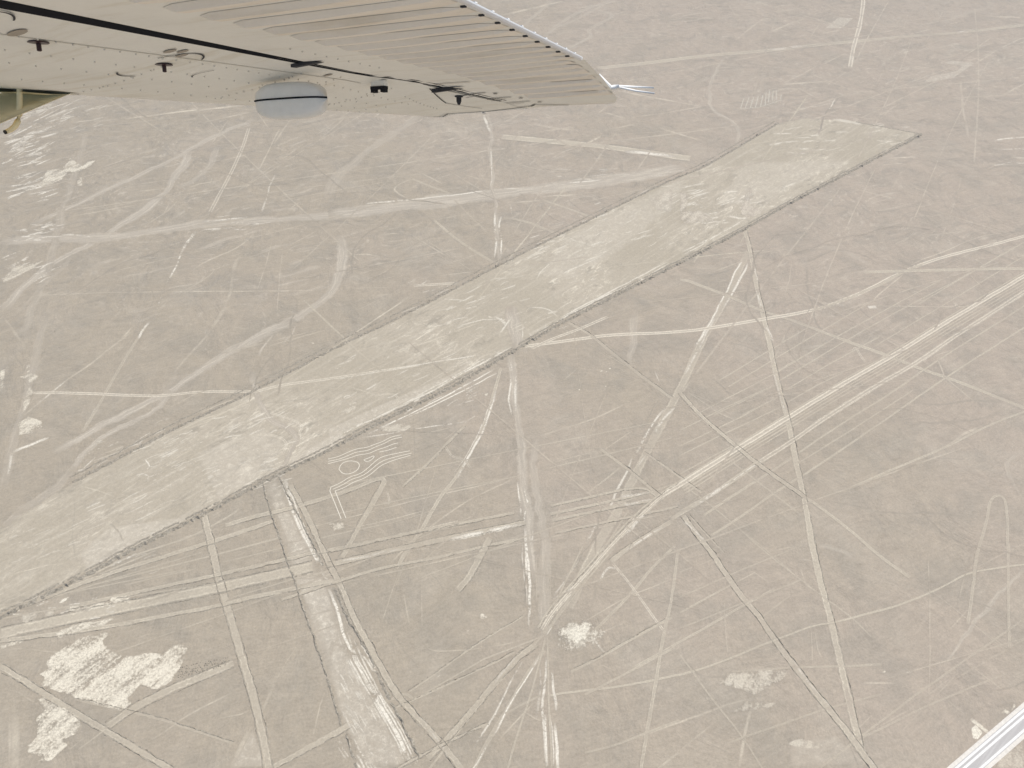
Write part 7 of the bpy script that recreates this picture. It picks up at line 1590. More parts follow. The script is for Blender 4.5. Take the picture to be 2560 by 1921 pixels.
def strip_data(st, w, s, P, z):
    smooth = st in 'WGTR' or len(P) > 3
    if smooth and len(P) > 2: P = chaikin(P, 2)
    P = resample(P, 6 if st in 'PF' else 4)
    wob = {'P': .25, 'T': .2, 'R': .8, 'F': .35, 'W': 2.0, 'G': 1.6}[st]
    sd0 = random.uniform(0, 99)
    N = normals(P)
    hw = w / 2; K = 1.4
    V, A = [], dict(u=[], v=[], strength=[], hw=[])
    run = 0
    tot = sum(math.dist(a, b) for a, b in zip(P, P[1:])) or 1
    fl = min(12, tot * .3)
    for i, (q, n) in enumerate(zip(P, N)):
        if i: run += math.dist(P[i - 1], q)
        o = wob * (mnoise.noise(Vector((run * .05, sd0, 0))) + .6 * mnoise.noise(Vector((run * .17, sd0, 5))))
        ww = hw * (1 + (.55 if st in 'WRG' else .18) * mnoise.noise(Vector((run * .03, sd0, 9))))
        e = min(1, (run + 1) / fl, (tot - run + 1) / fl) if st in 'FRWG' else min(1, (run + 3) / 6, (tot - run + 3) / 6)
        for k in (-1, 0, 1):
            V.append((q[0] + n[0] * (o + k * ww * K), q[1] + n[1] * (o + k * ww * K), z))
            A['u'].append(k * K); A['v'].append(run + sd0); A['strength'].append(s * e); A['hw'].append(ww)
    F = []
    for i in range(len(P) - 1):
        for k in (0, 1):
            F.append((i * 3 + k, i * 3 + k + 1, i * 3 + k + 4, i * 3 + k + 3))
    return V, F, A

def ridge_data(P, off, w, h, seed, smooth=True, gap=.0, step=1.0):
    """a low bank of stones raked aside: uneven height, broken here and there"""
    if smooth and len(P) > 2: P = chaikin(P, 2)
    P = resample(P, step); N = normals(P); V, F = [], []
    prof = ((-1, -.25), (-.5, .6), (0, 1.0), (.5, .6), (1, -.25))
    for i, (q, n) in enumerate(zip(P, N)):
        a = mnoise.noise(Vector((i * .11, seed, 0))); b = mnoise.noise(Vector((i * .75, seed, 3))) + random.uniform(-.35, .35)
        hh = h * (.75 + .9 * a + .8 * b - gap)
        o = off + w * .35 * b + .5 * mnoise.noise(Vector((i * .2, seed, 8)))
        ww = w * .5 * (1 + .4 * mnoise.noise(Vector((i * .4, seed, 6))))
        for k, y in prof:
            jx = random.uniform(-.22, .22) * ww; V.append((q[0] + n[0] * (o + k * ww + jx), q[1] + n[1] * (o + k * ww + jx), hh * y * random.uniform(.35, 1.5) + (-.08 if hh < 0 else 0)))
    for i in range(len(P) - 1):
        for k in range(4):
            F.append((i * 5 + k, i * 5 + k + 1, i * 5 + k + 6, i * 5 + k + 5))
    return V, F

NAMES = dict(P='cleared_path', T='vehicle_track', W='streambed', G='gully')
ZSTEP = .003
TOP = {}
def settle(V, F):
    """lay a sheet on whatever already lies under it, one thin layer higher"""
    cells = set()
    for f in F:
        q = [V[k] for k in f]
        x0, x1 = min(v[0] for v in q), max(v[0] for v in q); y0, y1 = min(v[1] for v in q), max(v[1] for v in q)
        n = max(1, int(max(x1 - x0, y1 - y0) / 1.5) + 1)
        for i in range(n + 1):
            for j in range(n + 1):
                a, b = i / n, j / n
                x = (q[0][0] * (1 - a) + q[1][0] * a) * (1 - b) + (q[3][0] * (1 - a) + q[2][0] * a) * b
                y = (q[0][1] * (1 - a) + q[1][1] * a) * (1 - b) + (q[3][1] * (1 - a) + q[2][1] * a) * b
                cells.add((int(x // 2), int(y // 2)))
    lv = max((TOP.get(c, 0) for c in cells), default=0) + 1
    for c in cells: TOP[c] = lv
    return [(v[0], v[1], v[2] + lv * ZSTEP) for v in V]
def nz(): return 0.0

def inside(P, x, y):
    c = False; j = len(P) - 1
    for i in range(len(P)):
        xi, yi = P[i]; xj, yj = P[j]
        if (yi > y) != (yj > y) and x < (xj - xi) * (y - yi) / (yj - yi) + xi: c = not c
        j = i
    return c

def edge_dist(P, x, y):
    best = 1e9; j = len(P) - 1
    for i in range(len(P)):
        ax, ay = P[j]; bx, by = P[i]
        dx, dy = bx - ax, by - ay; L2 = dx * dx + dy * dy or 1e-9
        t = max(0, min(1, ((x - ax) * dx + (y - ay) * dy) / L2))
        d = (ax + t * dx - x) ** 2 + (ay + t * dy - y) ** 2
        if d < best: best = d
        j = i
    return math.sqrt(best)

def patch_data(P, fade, s, z, cell=None, rag=0.0, hfun=None):
    xs = [p[0] for p in P]; ys = [p[1] for p in P]
    span = max(max(xs) - min(xs), max(ys) - min(ys))
    c = cell or max(.5, min(3.0, span / 24))
    x0, y0 = min(xs) - c * 2, min(ys) - c * 2
    nx = int((max(xs) - x0) / c) + 3; ny = int((max(ys) - y0) / c) + 3
    sdm = {}
    for i in range(nx + 1):
        for j in range(ny + 1):
            x, y = x0 + i * c, y0 + j * c
            d = edge_dist(P, x, y)
            sdm[i, j] = d if inside(P, x, y) else -d
    idx, V, F, sdv = {}, [], [], []
    for i in range(nx):
        for j in range(ny):
            q = ((i, j), (i + 1, j), (i + 1, j + 1), (i, j + 1))
            if max(sdm[k] for k in q) > -c * .5:
                f = []
                for k in q:
                    if k not in idx:
                        idx[k] = len(V); d = sdm[k]
                        V.append((x0 + k[0] * c, y0 + k[1] * c, z + (hfun(d, x0 + k[0] * c, y0 + k[1] * c) if hfun else 0)))
                        sdv.append(d)
                    f.append(idx[k])
                F.append(tuple(f))
    return V, F, dict(sd=sdv, fade=[max(fade, .4)] * len(V), strength=[s] * len(V))

# the great trapezoid and its stone banks
V, F, A = patch_data(TRAP, 2, .95, nz(), cell=4); V = settle(V, F)
trap = mesh_obj('trapezoid_geoglyph', V, F, M_TRAP, attrs=A)
tag(trap, 'huge pale trapezoid swept clear across the plain, edged by dark stone banks', 'geoglyph')
def bank(P, off, w, h, parent, gap=0.0):
    V, F = ridge_data(P, off, w, h, random.uniform(0, 99), gap=gap)
    return mesh_obj('stone_bank', V, F, M_STONE, parent)
bank(TRAP_LO, 0, 2.8, .72, trap); bank(TRAP_LO, -2.6, 1.6, .3, trap, .25)
bank(TRAP_UP, 0, 2.3, .58, trap); bank(TRAP_UP, 4.2, 1.3, .35, trap, .3); bank(TRAP_TOP, 0, 2.0, .25, trap, .3)

V, F, A = patch_data(T2, 7, .8, nz(), cell=3); V = settle(V, F)
t2 = mesh_obj('strip_geoglyph', V, F, M_SOFT, attrs=A)
tag(t2, 'broad pale cleared strip with bright ruts running from the trapezoid to the bottom edge', 'geoglyph')
for P, w, h in ((T2_L, 1.2, .42), (T2_L2, 1.2, .38), (T2_R, 1.3, .38), (T2_M, 1.5, .38)): bank(P, 0, w, h, t2, .05)

for fd, s, P in SOFT[2:]:
    V, F, A = patch_data(P, fd, s, nz()); V = settle(V, F)
    cx, cy = sum(q[0] for q in P) / len(P), sum(q[1] for q in P) / len(P)
    mesh_obj('swept_ground', V, F, M_SOFT_IN if inside(TRAP, cx, cy) else M_SOFT, attrs=A, kind='structure')
for (fd, s, P), nm, lb in zip(SOFT[:2], ('rectangle_geoglyph', 'wedge_geoglyph'),
        ('small pale cleared rectangle left of the twin track near the top edge', 'small pale cleared wedge right of the twin track near the top right')):
    V, F, A = patch_data(P, fd, s, nz()); V = settle(V, F)
    tag(mesh_obj(nm, V, F, M_SOFT, attrs=A), lb, 'geoglyph')

# strips: washes, gullies, cleared lines, tracks; the uncountable scuffs are joined
def heap(): return dict(V=[], F=[], A=dict(u=[], v=[], strength=[], hw=[]))
scuff, torn = (heap(), heap()), (heap(), heap())
def join(d, V, F, A):
    b = len(d['V']); d['V'] += V; d['F'] += [tuple(i + b for i in f) for f in F]
    for k in d['A']: d['A'][k] += A[k]
for st, w, s, rd, P in RIBBONS:
    V, F, A = strip_data(st, w, s, P, nz()); V = settle(V, F)
    mid = P[len(P) // 2] if len(P) > 2 else ((P[0][0] + P[1][0]) / 2, (P[0][1] + P[1][1]) / 2)
    un = 1 if inside(TRAP, *mid) and st in 'RFTG' else 0
    if st == 'F' and s < .6: join(scuff[un], V, F, A); continue
    if st == 'R': join(torn[un], V, F, A); continue
    nm = NAMES.get(st, 'cleared_path')
    o = mesh_obj(nm, V, F, M[un][st], attrs=A, kind='structure')
    if rd:
        for side in ((1,) if rd == 1 else (-1,) if rd == 2 else (1, -1)):
            V, F = ridge_data(P, side * w * .52, max(.6, min(1.1, w * .15)), .27, random.uniform(0, 99), gap=.28, step=.9)
            mesh_obj('stone_bank', V, F, M_STONE, o)
# random old footpaths, hoof and tyre scuffs nobody could count
for i in range(250):
    x, y = random.uniform(-520, 560), random.uniform(110, 900)
    if abs(x) > 150 + y * .62: continue
    a = random.choice((.45, .35, .25, 1.1, 2.2, random.uniform(0, 3.1))) + random.uniform(-.15, .15)
    ln = random.choice((50, 90, 160, 240, 320)) * random.uniform(.6, 1.2) * (.4 + y / 700); b = random.uniform(-.015, .015)
    P = [(x + math.cos(a) * ln * k / 3 - math.sin(a) * ln * b * math.sin(k), y + math.sin(a) * ln * k / 3 + math.cos(a) * ln * b * math.sin(k)) for k in range(4)]
    V, F, A = strip_data('F', random.uniform(.7, 1.7) * (.6 + y / 500), random.uniform(.16, .42), P, nz()); V = settle(V, F)
    join(scuff[1 if inside(TRAP, *P[1]) else 0], V, F, A)
rills = heap()
for i in range(44):
    x, y = random.uniform(-350, 480), random.uniform(125, 800)
    if abs(x) > 140 + y * .6: continue
    if inside(TRAP, x, y): continue
    h = random.choice((.5, 2.6, 5.2, 4.0)) + random.uniform(-.4, .4); P = [(x, y)]
    for k in range(random.randint(4, 9)):
        h += random.uniform(-.55, .55); l = random.uniform(6, 14) * (.5 + y / 500)
        P.append((P[-1][0] + math.cos(h) * l, P[-1][1] + math.sin(h) * l))
    V, F, A = strip_data('G', random.uniform(.8, 1.9), random.uniform(.22, .5), P, nz()); V = settle(V, F)
    join(rills, V, F, A)
mesh_obj('erosion_rills', rills['V'], rills['F'], M[0]['G'], attrs=rills['A'], kind='stuff')
for k in (0, 1):
    mesh_obj('soil_scuffs', scuff[k]['V'], scuff[k]['F'], M[k]['F'], attrs=scuff[k]['A'], kind='stuff')
    mesh_obj('pale_gravel', torn[k]['V'], torn[k]['F'], M[k]['R'], attrs=torn[k]['A'], kind='stuff')

for i, (fd, s, P) in enumerate(WHITE):
    V, F, A = patch_data(P, fd, s, nz()); V = settle(V, F)
    mesh_obj('bare_white_ground', V, F, M_MOUND if s >= 1 or abs(s - .7) < .01 else M_WHITE, attrs=A, kind='structure')

# ------------------------------------------------------------------ line figure (plain oval loop and nested wavy strokes) and comb
def line_mat():
    t = NT('fresh_cleared_line'); p, u, n1, n2 = strip_base(t, .12)
    al = t.math('MULTIPLY', t.step(u, .55, 1.0, 1, 0), t.attr('strength'), clamp=True)
    col, g = grain_col(t, p, (.80, .745, .62), .3)
    return t.bsdf(col, .95, alpha=al, spec=.1)
M_LINE = line_mat()
def figure(name, strokes, w, s, label):
    root = bpy.data.objects.new(name, None); COL.objects.link(root)
    root.location = (strokes[0][0][0], strokes[0][0][1], 0)
    tag(root, label, 'geoglyph')
    for P in strokes:
        Q = chaikin(P, 2) if len(P) > 3 else P
        Q = resample(Q, 1.0); N = normals(Q); V, A = [], dict(u=[], v=[], strength=[], hw=[]); z = nz()
        for q, n in zip(Q, N):
            for k in (-1, 0, 1):
                V.append((q[0] + n[0] * k * w * .65 - root.location[0], q[1] + n[1] * k * w * .65 - root.location[1], z))
                A['u'].append(k * 1.3); A['v'].append(0); A['strength'].append(s); A['hw'].append(w / 2)
        F = [(i * 3 + k, i * 3 + k + 1, i * 3 + k + 4, i * 3 + k + 3) for i in range(len(Q) - 1) for k in (0, 1)]
        dx, dy = root.location[0], root.location[1]
        V = [(x - dx, y - dy, zz) for x, y, zz in settle([(x + dx, y + dy, zz) for x, y, zz in V], F)]
        mesh_obj('stroke', V, F, M_LINE, root, attrs=A)
figure('wavy_line_figure', FIGURE, .48, .95, 'thin white line figure of oval loop and nested wavy strokes below the great trapezoid')
figure('comb_line_figure', COMB, 1.1, .6, 'row of short pale upright strokes like a comb above the trapezoid far end')

# ------------------------------------------------------------------ highway in the corner
def m_asphalt():
    t = NT('worn_asphalt'); p = t.pos()
    g = t.noise(p, 1.2, 4, .7); l = t.noise(t.mapping(p, math.radians(-40), (.02, .9, 1)), 1, 3)
    col = t.mix(g, (.43, .415, .40), (.52, .50, .48))
    col = t.mix(t.step(l, .45, .65, 0, .6), col, (.58, .56, .54))
    return t.bsdf(col, .85, spec=.2)
def m_plain(name, col, rough=.6, spec=.4, metal=0.0, var=.08, scale=30):
    t = NT(name); p = t.n('TexCoord').outputs['Object']
    n = t.noise(p, scale, 3, .6)
    hs = t.n('HueSaturation'); hs.inputs['Color'].default_value = (*col, 1)
    t.l(t.math('ADD', t.math('MULTIPLY', t.math('SUBTRACT', n, .5), var * 2), 1.0), hs.inputs['Value'])
    return t.bsdf(hs.outputs[0], rough, spec=spec, metal=metal)
def slab(name, P, o0, o1, z0, z1, mat, parent=None, kind=None):
    Q = resample(chaikin(P, 2), 8); N = normals(Q); V = []
    for q, n in zip(Q, N):
        for o, z in ((o0 - .3, z0), (o0, z1), (o1, z1), (o1 + .3, z0)): V.append((q[0] + n[0] * o, q[1] + n[1] * o, z))
    F = [(i * 4 + k, i * 4 + k + 4, i * 4 + k + 5, i * 4 + k + 1) for i in range(len(Q) - 1) for k in range(3)]
    return mesh_obj(name, V, F, mat, parent, kind=kind)
M_ASPH = m_asphalt(); M_SHOULD = m_plain('pale_road_gravel', (.74, .70, .63), .95, .1, var=.25, scale=.8); M_RPAINT = m_plain('road_paint', (.80, .79, .76), .7, .2, var=.2, scale=1.0)
zt = max(TOP.values()) * ZSTEP + .02
print('layers', max(TOP.values()))
rs = slab('road_shoulder', ROAD_C, -4.3, 4.3, -.02, zt, M_SHOULD, kind='structure')
rd = slab('road', ROAD_C, -2.9, 2.9, zt - .01, zt + .10, M_ASPH, kind='structure')
for o in (-2.5, .9, 2.5): slab('road_line', ROAD_C, o - .13, o + .13, zt + .101, zt + .106, M_RPAINT, rd)

# ------------------------------------------------------------------ thin desert air
def haze():
    m = bpy.data.materials.new('thin_dust_haze'); m.use_nodes = True; t = m.node_tree; t.nodes.clear()
    o = t.nodes.new('ShaderNodeOutputMaterial'); v = t.nodes.new('ShaderNodeVolumePrincipled')
    v.inputs['Color'].default_value = (.97, .92, .87, 1); v.inputs['Density'].default_value = .00028; v.inputs['Anisotropy'].default_value = .25
    t.links.new(v.outputs[0], o.inputs['Volume'])
    h, b, q = -1.0, ALT + 12, S + 500
    V = [(x, y, z) for x in (-q, q) for y in (-q, q) for z in (h, b)]
    return mesh_obj('haze', V, [(0, 1, 3, 2), (4, 6, 7, 5), (0, 4, 5, 1), (2, 3, 7, 6), (0, 2, 6, 4), (1, 5, 7, 3)], m, kind='stuff')
haze()

# ------------------------------------------------------------------ dark stones lying in rows beside the white ground, cairns
def stones(name, pts, r0, r1, kind):
    V, F = [], []
    for x, y in pts:
        r = random.uniform(r0, r1); b = len(V); k = 7
        for ring, (rr, z) in enumerate(((1, -.05), (.75, .45), (.3, .75))):
            for j in range(k):
                a = j * 2 * math.pi / k; q = r * rr * random.uniform(.8, 1.2)
                V.append((x + q * math.cos(a), y + q * math.sin(a), z * r))
        for ring in (0, 1):
            for j in range(k): F.append((b + ring * k + j, b + ring * k + (j + 1) % k, b + ring * k + k + (j + 1) % k, b + ring * k + k + j))
        F.append(tuple(b + 2 * k + j for j in range(k)))
    return mesh_obj(name, V, F, M_STONE, kind=kind)
PITS = [(-142.0,143.4),(-142.3,144.4),(-142.4,145.9),(-142.4,146.9),(-142.4,147.8),(-141.0,143.7),(-141.2,144.6),(-141.5,146.0),(-141.6,147.9),(-140.1,143.5),(-140.6,144.9),(-140.9,145.8),(-140.8,148.0),(-139.8,144.1),(-139.8,145.2),(-139.6,146.0),(-139.9,147.1),(-140.0,148.6),(-138.8,144.0),(-139.1,145.4),(-139.6,147.3),(-139.7,148.4),(-138.0,144.5),(-138.8,145.7),(-138.6,147.5),(-137.9,144.9),(-137.6,145.9),(-138.0,148.7),(-136.7,144.9),(-136.8,145.9),(-137.0,146.7),(-137.3,149.2),(-136.5,146.2),(-136.5,147.1),(-136.2,148.1),(-136.3,149.3),(-135.6,146.2),(-135.7,147.4),(-135.9,149.5),(-134.9,145.6),(-134.8,146.5),(-135.0,147.7),(-134.8,148.7),(-133.9,145.8),(-133.8,147.8),(-134.5,150.0),(-133.3,145.8),(-133.1,147.1),(-132.5,146.3),(-132.7,147.2),(-132.4,148.4),(-132.2,148.8),(-131.5,146.3),(-132.1,149.5),(-130.6,146.4),(-130.9,147.4),(-131.3,148.8),(-131.1,149.6),(-131.1,150.5),(-130.0,147.6),(-130.6,149.6),(-130.2,150.4),(-129.8,147.9),(-129.6,149.8),(-129.0,148.9),(-128.8,151.0),(-128.2,147.5),(-128.1,149.3),(-127.9,151.1),(-127.2,147.9),(-127.3,148.7),(-127.1,149.4),(-127.6,151.2),(-126.2,148.1),(-126.2,148.6),(-126.3,151.2),(-125.5,148.1),(-126.2,150.9),(-125.3,149.6),(-124.8,149.9),(-124.8,150.7),(-125.1,152.0),(-124.5,149.4),(-124.1,150.4),(-124.2,152.0),(-123.6,149.0),(-123.8,149.8),(-123.6,150.5),(-123.4,152.0)]
stones('stone_heaps', PITS, .26, .42, 'stuff')

# ------------------------------------------------------------------ aircraft wing
K = .72
TH = PITCH
Rc = Matrix(((1, 0, 0), (0, math.cos(TH), -math.sin(TH)), (0, math.sin(TH), math.cos(TH))))
sv = Vector((.546, .264, -1)).normalized()
cv = Vector((.87, -.12, .44)); cv = (cv - sv * cv.dot(sv)).normalized()
nv = sv.cross(cv).normalized()
if nv.y < 0: nv = -nv
ws, wc, wnn = Rc @ sv, Rc @ cv, Rc @ nv            # span, chord (aft), up - in world axes
ROOT = Vector((2.4, -3.4, .45)) * K               # wing local: metres along span, chord, up from the eye
wing = bpy.data.objects.new('airplane_wing', None)
COL.objects.link(wing)
wing.matrix_world = Matrix((ws, wc, wnn)).transposed().to_4x4()
wing.location = cam.location + ws * ROOT.x + wc * ROOT.y + wnn * ROOT.z
tag(wing, 'cream underside of a light airplane wing with ribbed aileron and strut, over the plain', 'airplane wing')
def wv(a, b, h): return Vector((a, b, h)) * K - ROOT
def wobj(name, V, F, mat, parent=wing, smooth=False):
    o = mesh_obj(name, [wv(*v) for v in V], F, mat, parent, smooth=smooth)
    return o
def m_paint(name, col):
    t = NT(name); p = t.n('TexCoord').outputs['Object']
    n = t.noise(p, 2.2, 4, .6); fine = t.noise(p, 60, 3, .7)
    dirt = t.noise(t.mapping(p, 0, (14, 1.6, 14)), 1, 4, .65)
    c = t.mix(t.step(n, .35, .7), col, tuple(x * .93 for x in col))
    c = t.mix(t.math('MULTIPLY', t.step(dirt, .50, .74), .42), c, (col[0] * .72, col[1] * .66, col[2] * .55))
    hs = t.n('HueSaturation'); t.l(c, hs.inputs['Color']); t.l(t.math('ADD', t.math('MULTIPLY', t.math('SUBTRACT', fine, .5), .08), 1), hs.inputs['Value'])
    return t.bsdf(hs.outputs[0], .6, spec=.2, bump=n, bdist=.01, bstr=.25)
M_CREAM = m_paint('cream_wing_paint', (.915, .895, .83))
M_CREAM2 = m_paint('aileron_paint', (.915, .895, .835))
M_BEAD = m_paint('ribbed_skin_paint', (.93, .86, .765))
M_GREEN = m_paint('strut_paint', (.95, .82, .52))
M_GREY = m_plain('grey_fairing_paint', (.86, .845, .80), .5, .2)
M_BLACK = m_plain('black_rubber_gap', (.012, .013, .018), .7, .2)
M_DARK = m_plain('dark_recess', (.05, .05, .055), .7, .2)
M_RED = m_plain('dark_red_drain', (.035, .010, .012), .4, .5)
M_BRONZE = m_plain('brown_cover', (.36, .31, .25), .5, .4)
M_METAL = m_plain('bare_aluminium', (.72, .73, .75), .35, .5, metal=.6)
M_WHITEP = m_plain('white_plastic_glint', (.88, .87, .84), .5, .4)
M_RIVET = m_plain('rivet_shade', (.68, .645, .56), .6, .3)

def smooth01(x): x = max(0, min(1, x)); return x * x * (3 - 2 * x)
def b_gap(a): return -2.80 if a < 3.6 else -2.80 + (a - 3.6) * .39
def b_tan(a): return -4.4 + max(0, a - 2.9) * .46 - max(0, 2.9 - a) * .04
def gapw(a): return .10 - max(0, a - 1.5) * .046 if a < 3.0 else max(.006, .031 - (a - 3.0) * .045) if a < 3.55 else .010
def b_te(a): return -1.395 - (a - 2.2) * .108
PROF = ((0, .545), (.25, .497), (.5, .46), (.7, .444), (.85, .443), (1, .457), (1.12, .49), (1.2, .535), (1.235, .58))
def cr(tab, x):
    if x <= tab[0][0]: return tab[0][1]
    for i in range(len(tab) - 1):
        if x <= tab[i + 1][0]:
            p0 = tab[max(i - 1, 0)][1]; p1 = tab[i][1]; p2 = tab[i + 1][1]; p3 = tab[min(i + 2, len(tab) - 1)][1]
            t = (x - tab[i][0]) / (tab[i + 1][0] - tab[i][0])
            return .5 * (2 * p1 + (p2 - p0) * t + (2 * p0 - 5 * p1 + 4 * p2 - p3) * t * t + (3 * p1 - p0 - 3 * p2 + p3) * t ** 3)
    return tab[-1][1]
def droop(a): return smooth01((a - 3.7) / 1.1)
def h_low(a, b):
    """height of the underside"""
    g = b_gap(min(a, 4.48))
    if b >= g: h = .55
    else: h = cr(PROF, (g - b) / (g - b_tan(a)))
    if b > -3.2:
        w = droop(a) * smooth01((b + 3.6) / .5)
        h = h * (1 - w) + .46 * w
    return h
TIP = ((-1.53, 3.63), (-1.60, 4.0), (-1.67, 4.34), (-1.73, 4.66), (-1.77, 4.80), (-2.0, 4.80), (-2.23, 4.80), (-2.75, 4.97), (-3.2, 5.08), (-3.5, 5.12), (-3.8, 5.0), (-4.2, 4.6))
def a_tip(b):
    if b >= TIP[0][0]: return TIP[0][1]
    for (b0, a0), (b1, a1) in zip(TIP, TIP[1:]):
        if b >= b1: return a0 + (a1 - a0) * (b0 - b) / (b0 - b1)
    return TIP[-1][1]
A0 = .25
# main wing skin: gap edge forward, round the leading edge and back over the top
def wing_skin():
    V, F = [], []
    na = 46
    taus = [0, .06, .125, .19, .25, .32, .4, .5, .6, .7, .78, .85, .92, 1, 1.06, 1.12, 1.16, 1.2, 1.222, 1.235]
    rows = []
    for t in taus: rows.append((t, None))
    for t, hh in ((1.23, .63), (1.18, .69), (1.05, .75), (.8, .80), (.5, .80), (.2, .755), (0, .70)): rows.append((t, hh))
    for i in range(na + 1):
        f = i / na
        for t, hh in rows:
            aa = A0 + f * (5.15 - A0)
            g = b_gap(min(aa, 4.48)); b = g - t * (g - b_tan(aa))
            am = a_tip(max(b, -4.2)); aa = A0 + f * (am - A0)
            g = b_gap(min(aa, 4.48)); b = g - t * (g - b_tan(aa))
            if hh is None: h = h_low(aa, b)
            else:
                k = math.sqrt(max(0, 1 - smooth01((f - .75) / .25) ** 2)); h = .50 + (hh - .50) * (.15 + .85 * k)
            V.append((aa, b, h))
    n = len(rows)
    for i in range(na):
        for j in range(n - 1): F.append((i * n + j, i * n + j + 1, (i + 1) * n + j + 1, (i + 1) * n + j))
    F.append(tuple(range(n))); F.append(tuple(na * n + j for j in reversed(range(n))))
    return V, F
V, F = wing_skin()
skin = wobj('wing_panel', V, F, M_CREAM, smooth=True)
# dark slot between wing and aileron
gap_pts = [(.3, -2.80), (1.0, -2.80), (1.7, -2.80), (2.4, -2.80), (3.0, -2.80), (3.6, -2.795)]
def bandz(name, rows, mat, parent=wing):
    V, F = [], []
    for L in rows:
        for v in L: V.append(v)
    n = len(rows[0])
    for i in range(len(rows) - 1):
        for j in range(n - 1): F.append((i * n + j, i * n + j + 1, i * n + n + j + 1, i * n + n + j))
    return wobj(name, V, F, mat, parent)
rows = []
for i in range(30):
    a = .3 + i * (4.5 - .3) / 29
    g = b_gap(a); w = gapw(a) if a <= 3.8 else .03
    rows.append([(a, g - .004, h_low(a, g - .01) - .0015), (a, g + w * .5, h_low(a, g) + .03), (a, g + w + .004, h_low(a, g + w) - .0015)])
bandz('aileron_gap', rows, M_BLACK)
# aileron skin with its trailing edge lip
ail = bpy.data.objects.new('aileron', None); COL.objects.link(ail); ail.parent = wing; ail.location = (0, 0, 0)
def ail_skin():
    V, F = [], []
    na, nb = 60, 10
    for i in range(na + 1):
        f = i / na
        for j in range(nb + 1):
            t = j / nb
            aa = A0 + f * (3.63 - A0); b0 = b_gap(aa) + gapw(aa)
            b = b0 + t * (b_te(aa) - b0)
            V.append((aa, b, h_low(aa, b)))
        V.append((aa, b_te(aa) + .002, .553)); V.append((aa, b_te(aa) - .01, .565)); V.append((aa, b_gap(aa) + .05, .70))
    n = nb + 4
    for i in range(na):
        for j in range(n - 1): F.append((i * n + j, i * n + j + 1, (i + 1) * n + j + 1, (i + 1) * n + j))
    return V, F
V, F = ail_skin(); wobj('aileron_skin', V, F, M_CREAM2, ail)
# outboard tip panel
def tip_panel():
    V, F = [], []
    na, nb = 16, 16
    for i in range(na + 1):
        f = i / na
        for j in range(nb + 1):
            t = j / nb
            # inboard edge: aileron end line; outboard edge: tip outline
            bi = b_te(3.63) + t * (-2.80 - b_te(3.63)); ai = 3.63
            bo = -1.53 - t * 1.5; ao = a_tip(bo)
            a = ai + (ao - ai) * f; b = bi + (bo - bi) * f
            V.append((a, b, h_low(a, b) + .0015 - .0))
    n = nb + 1
    for i in range(na):
        for j in range(nb): F.append((i * n + j, i * n + j + 1, (i + 1) * n + j + 1, (i + 1) * n + j))
    return V, F
V, F = tip_panel(); wobj('wing_tip', V, F, M_CREAM2, smooth=True)
# stiffening beads pressed into the aileron, one by one
k = 0
a = 1.36
beads = []
while a < 4.42:
    beads.append(a); a += .152 - max(0, a - 1.9) * .013
for a in beads:
    b0 = -2.335 + max(0, a - 4.0) * .25
    V, F = [], []
    w = .066; hgt = .024
    nst = 12
    bend = b_te(a) - .015 if a < 3.6 else max(-1.60 - (a - 3.63) * .12, -1.9)
    for i in range(nst + 1):
        t = i / nst; b = b0 + t * (bend - b0)
        e = smooth01(t / .025) * smooth01((1 - t) / .05); tp = 1 - .5 * smooth01((t - .35) / .65)
        for d, y in ((-1.0, 0), (-.86, 1.0), (-.25, .86), (.45, .3), (1.0, 0)):
            V.append((a + d * w * (.6 + .4 * e), b, h_low(a + d * w, b) - .0012 - hgt * y * e * tp))
    for i in range(nst):
        for j in range(4): F.append((i * 5 + j, i * 5 + j + 1, i * 5 + j + 6, i * 5 + j + 5))
    wobj('stiffening_bead', V, F, M_BEAD, ail)
# trailing edge strip with a notch and fastener under every bead end
rows = []
for i in range(30):
    a = .4 + i * (3.64 - .4) / 29; b = b_te(a)
    rows.append([(a, b - .004, .548), (a, b + .006, .552), (a, b + .009, .559), (a, b + .006, .566), (a, b - .02, .569)])
bandz('trailing_edge_strip', rows, M_METAL, ail)
def box_at(name, c, da, db, dh, mat, parent=wing):
    V = [(c[0] + x * da, c[1] + y * db, c[2] + z * dh) for x in (-1, 1) for y in (-1, 1) for z in (-1, 1)]
    F = [(0, 1, 3, 2), (4, 6, 7, 5), (0, 4, 5, 1), (2, 3, 7, 6), (0, 2, 6, 4), (1, 5, 7, 3)]
    return wobj(name, V, F, mat, parent)
for a in beads:
    if a < 3.6:
        box_at('edge_notch', (a - .055, b_te(a) - .010, .547), .006, .009, .003, M_DARK, ail)
        box_at('edge_fastener', (a, b_te(a) + .003, .568), .007, .004, .002, M_WHITEP, ail)  # white colour stands in for sun glints on the edge rivets

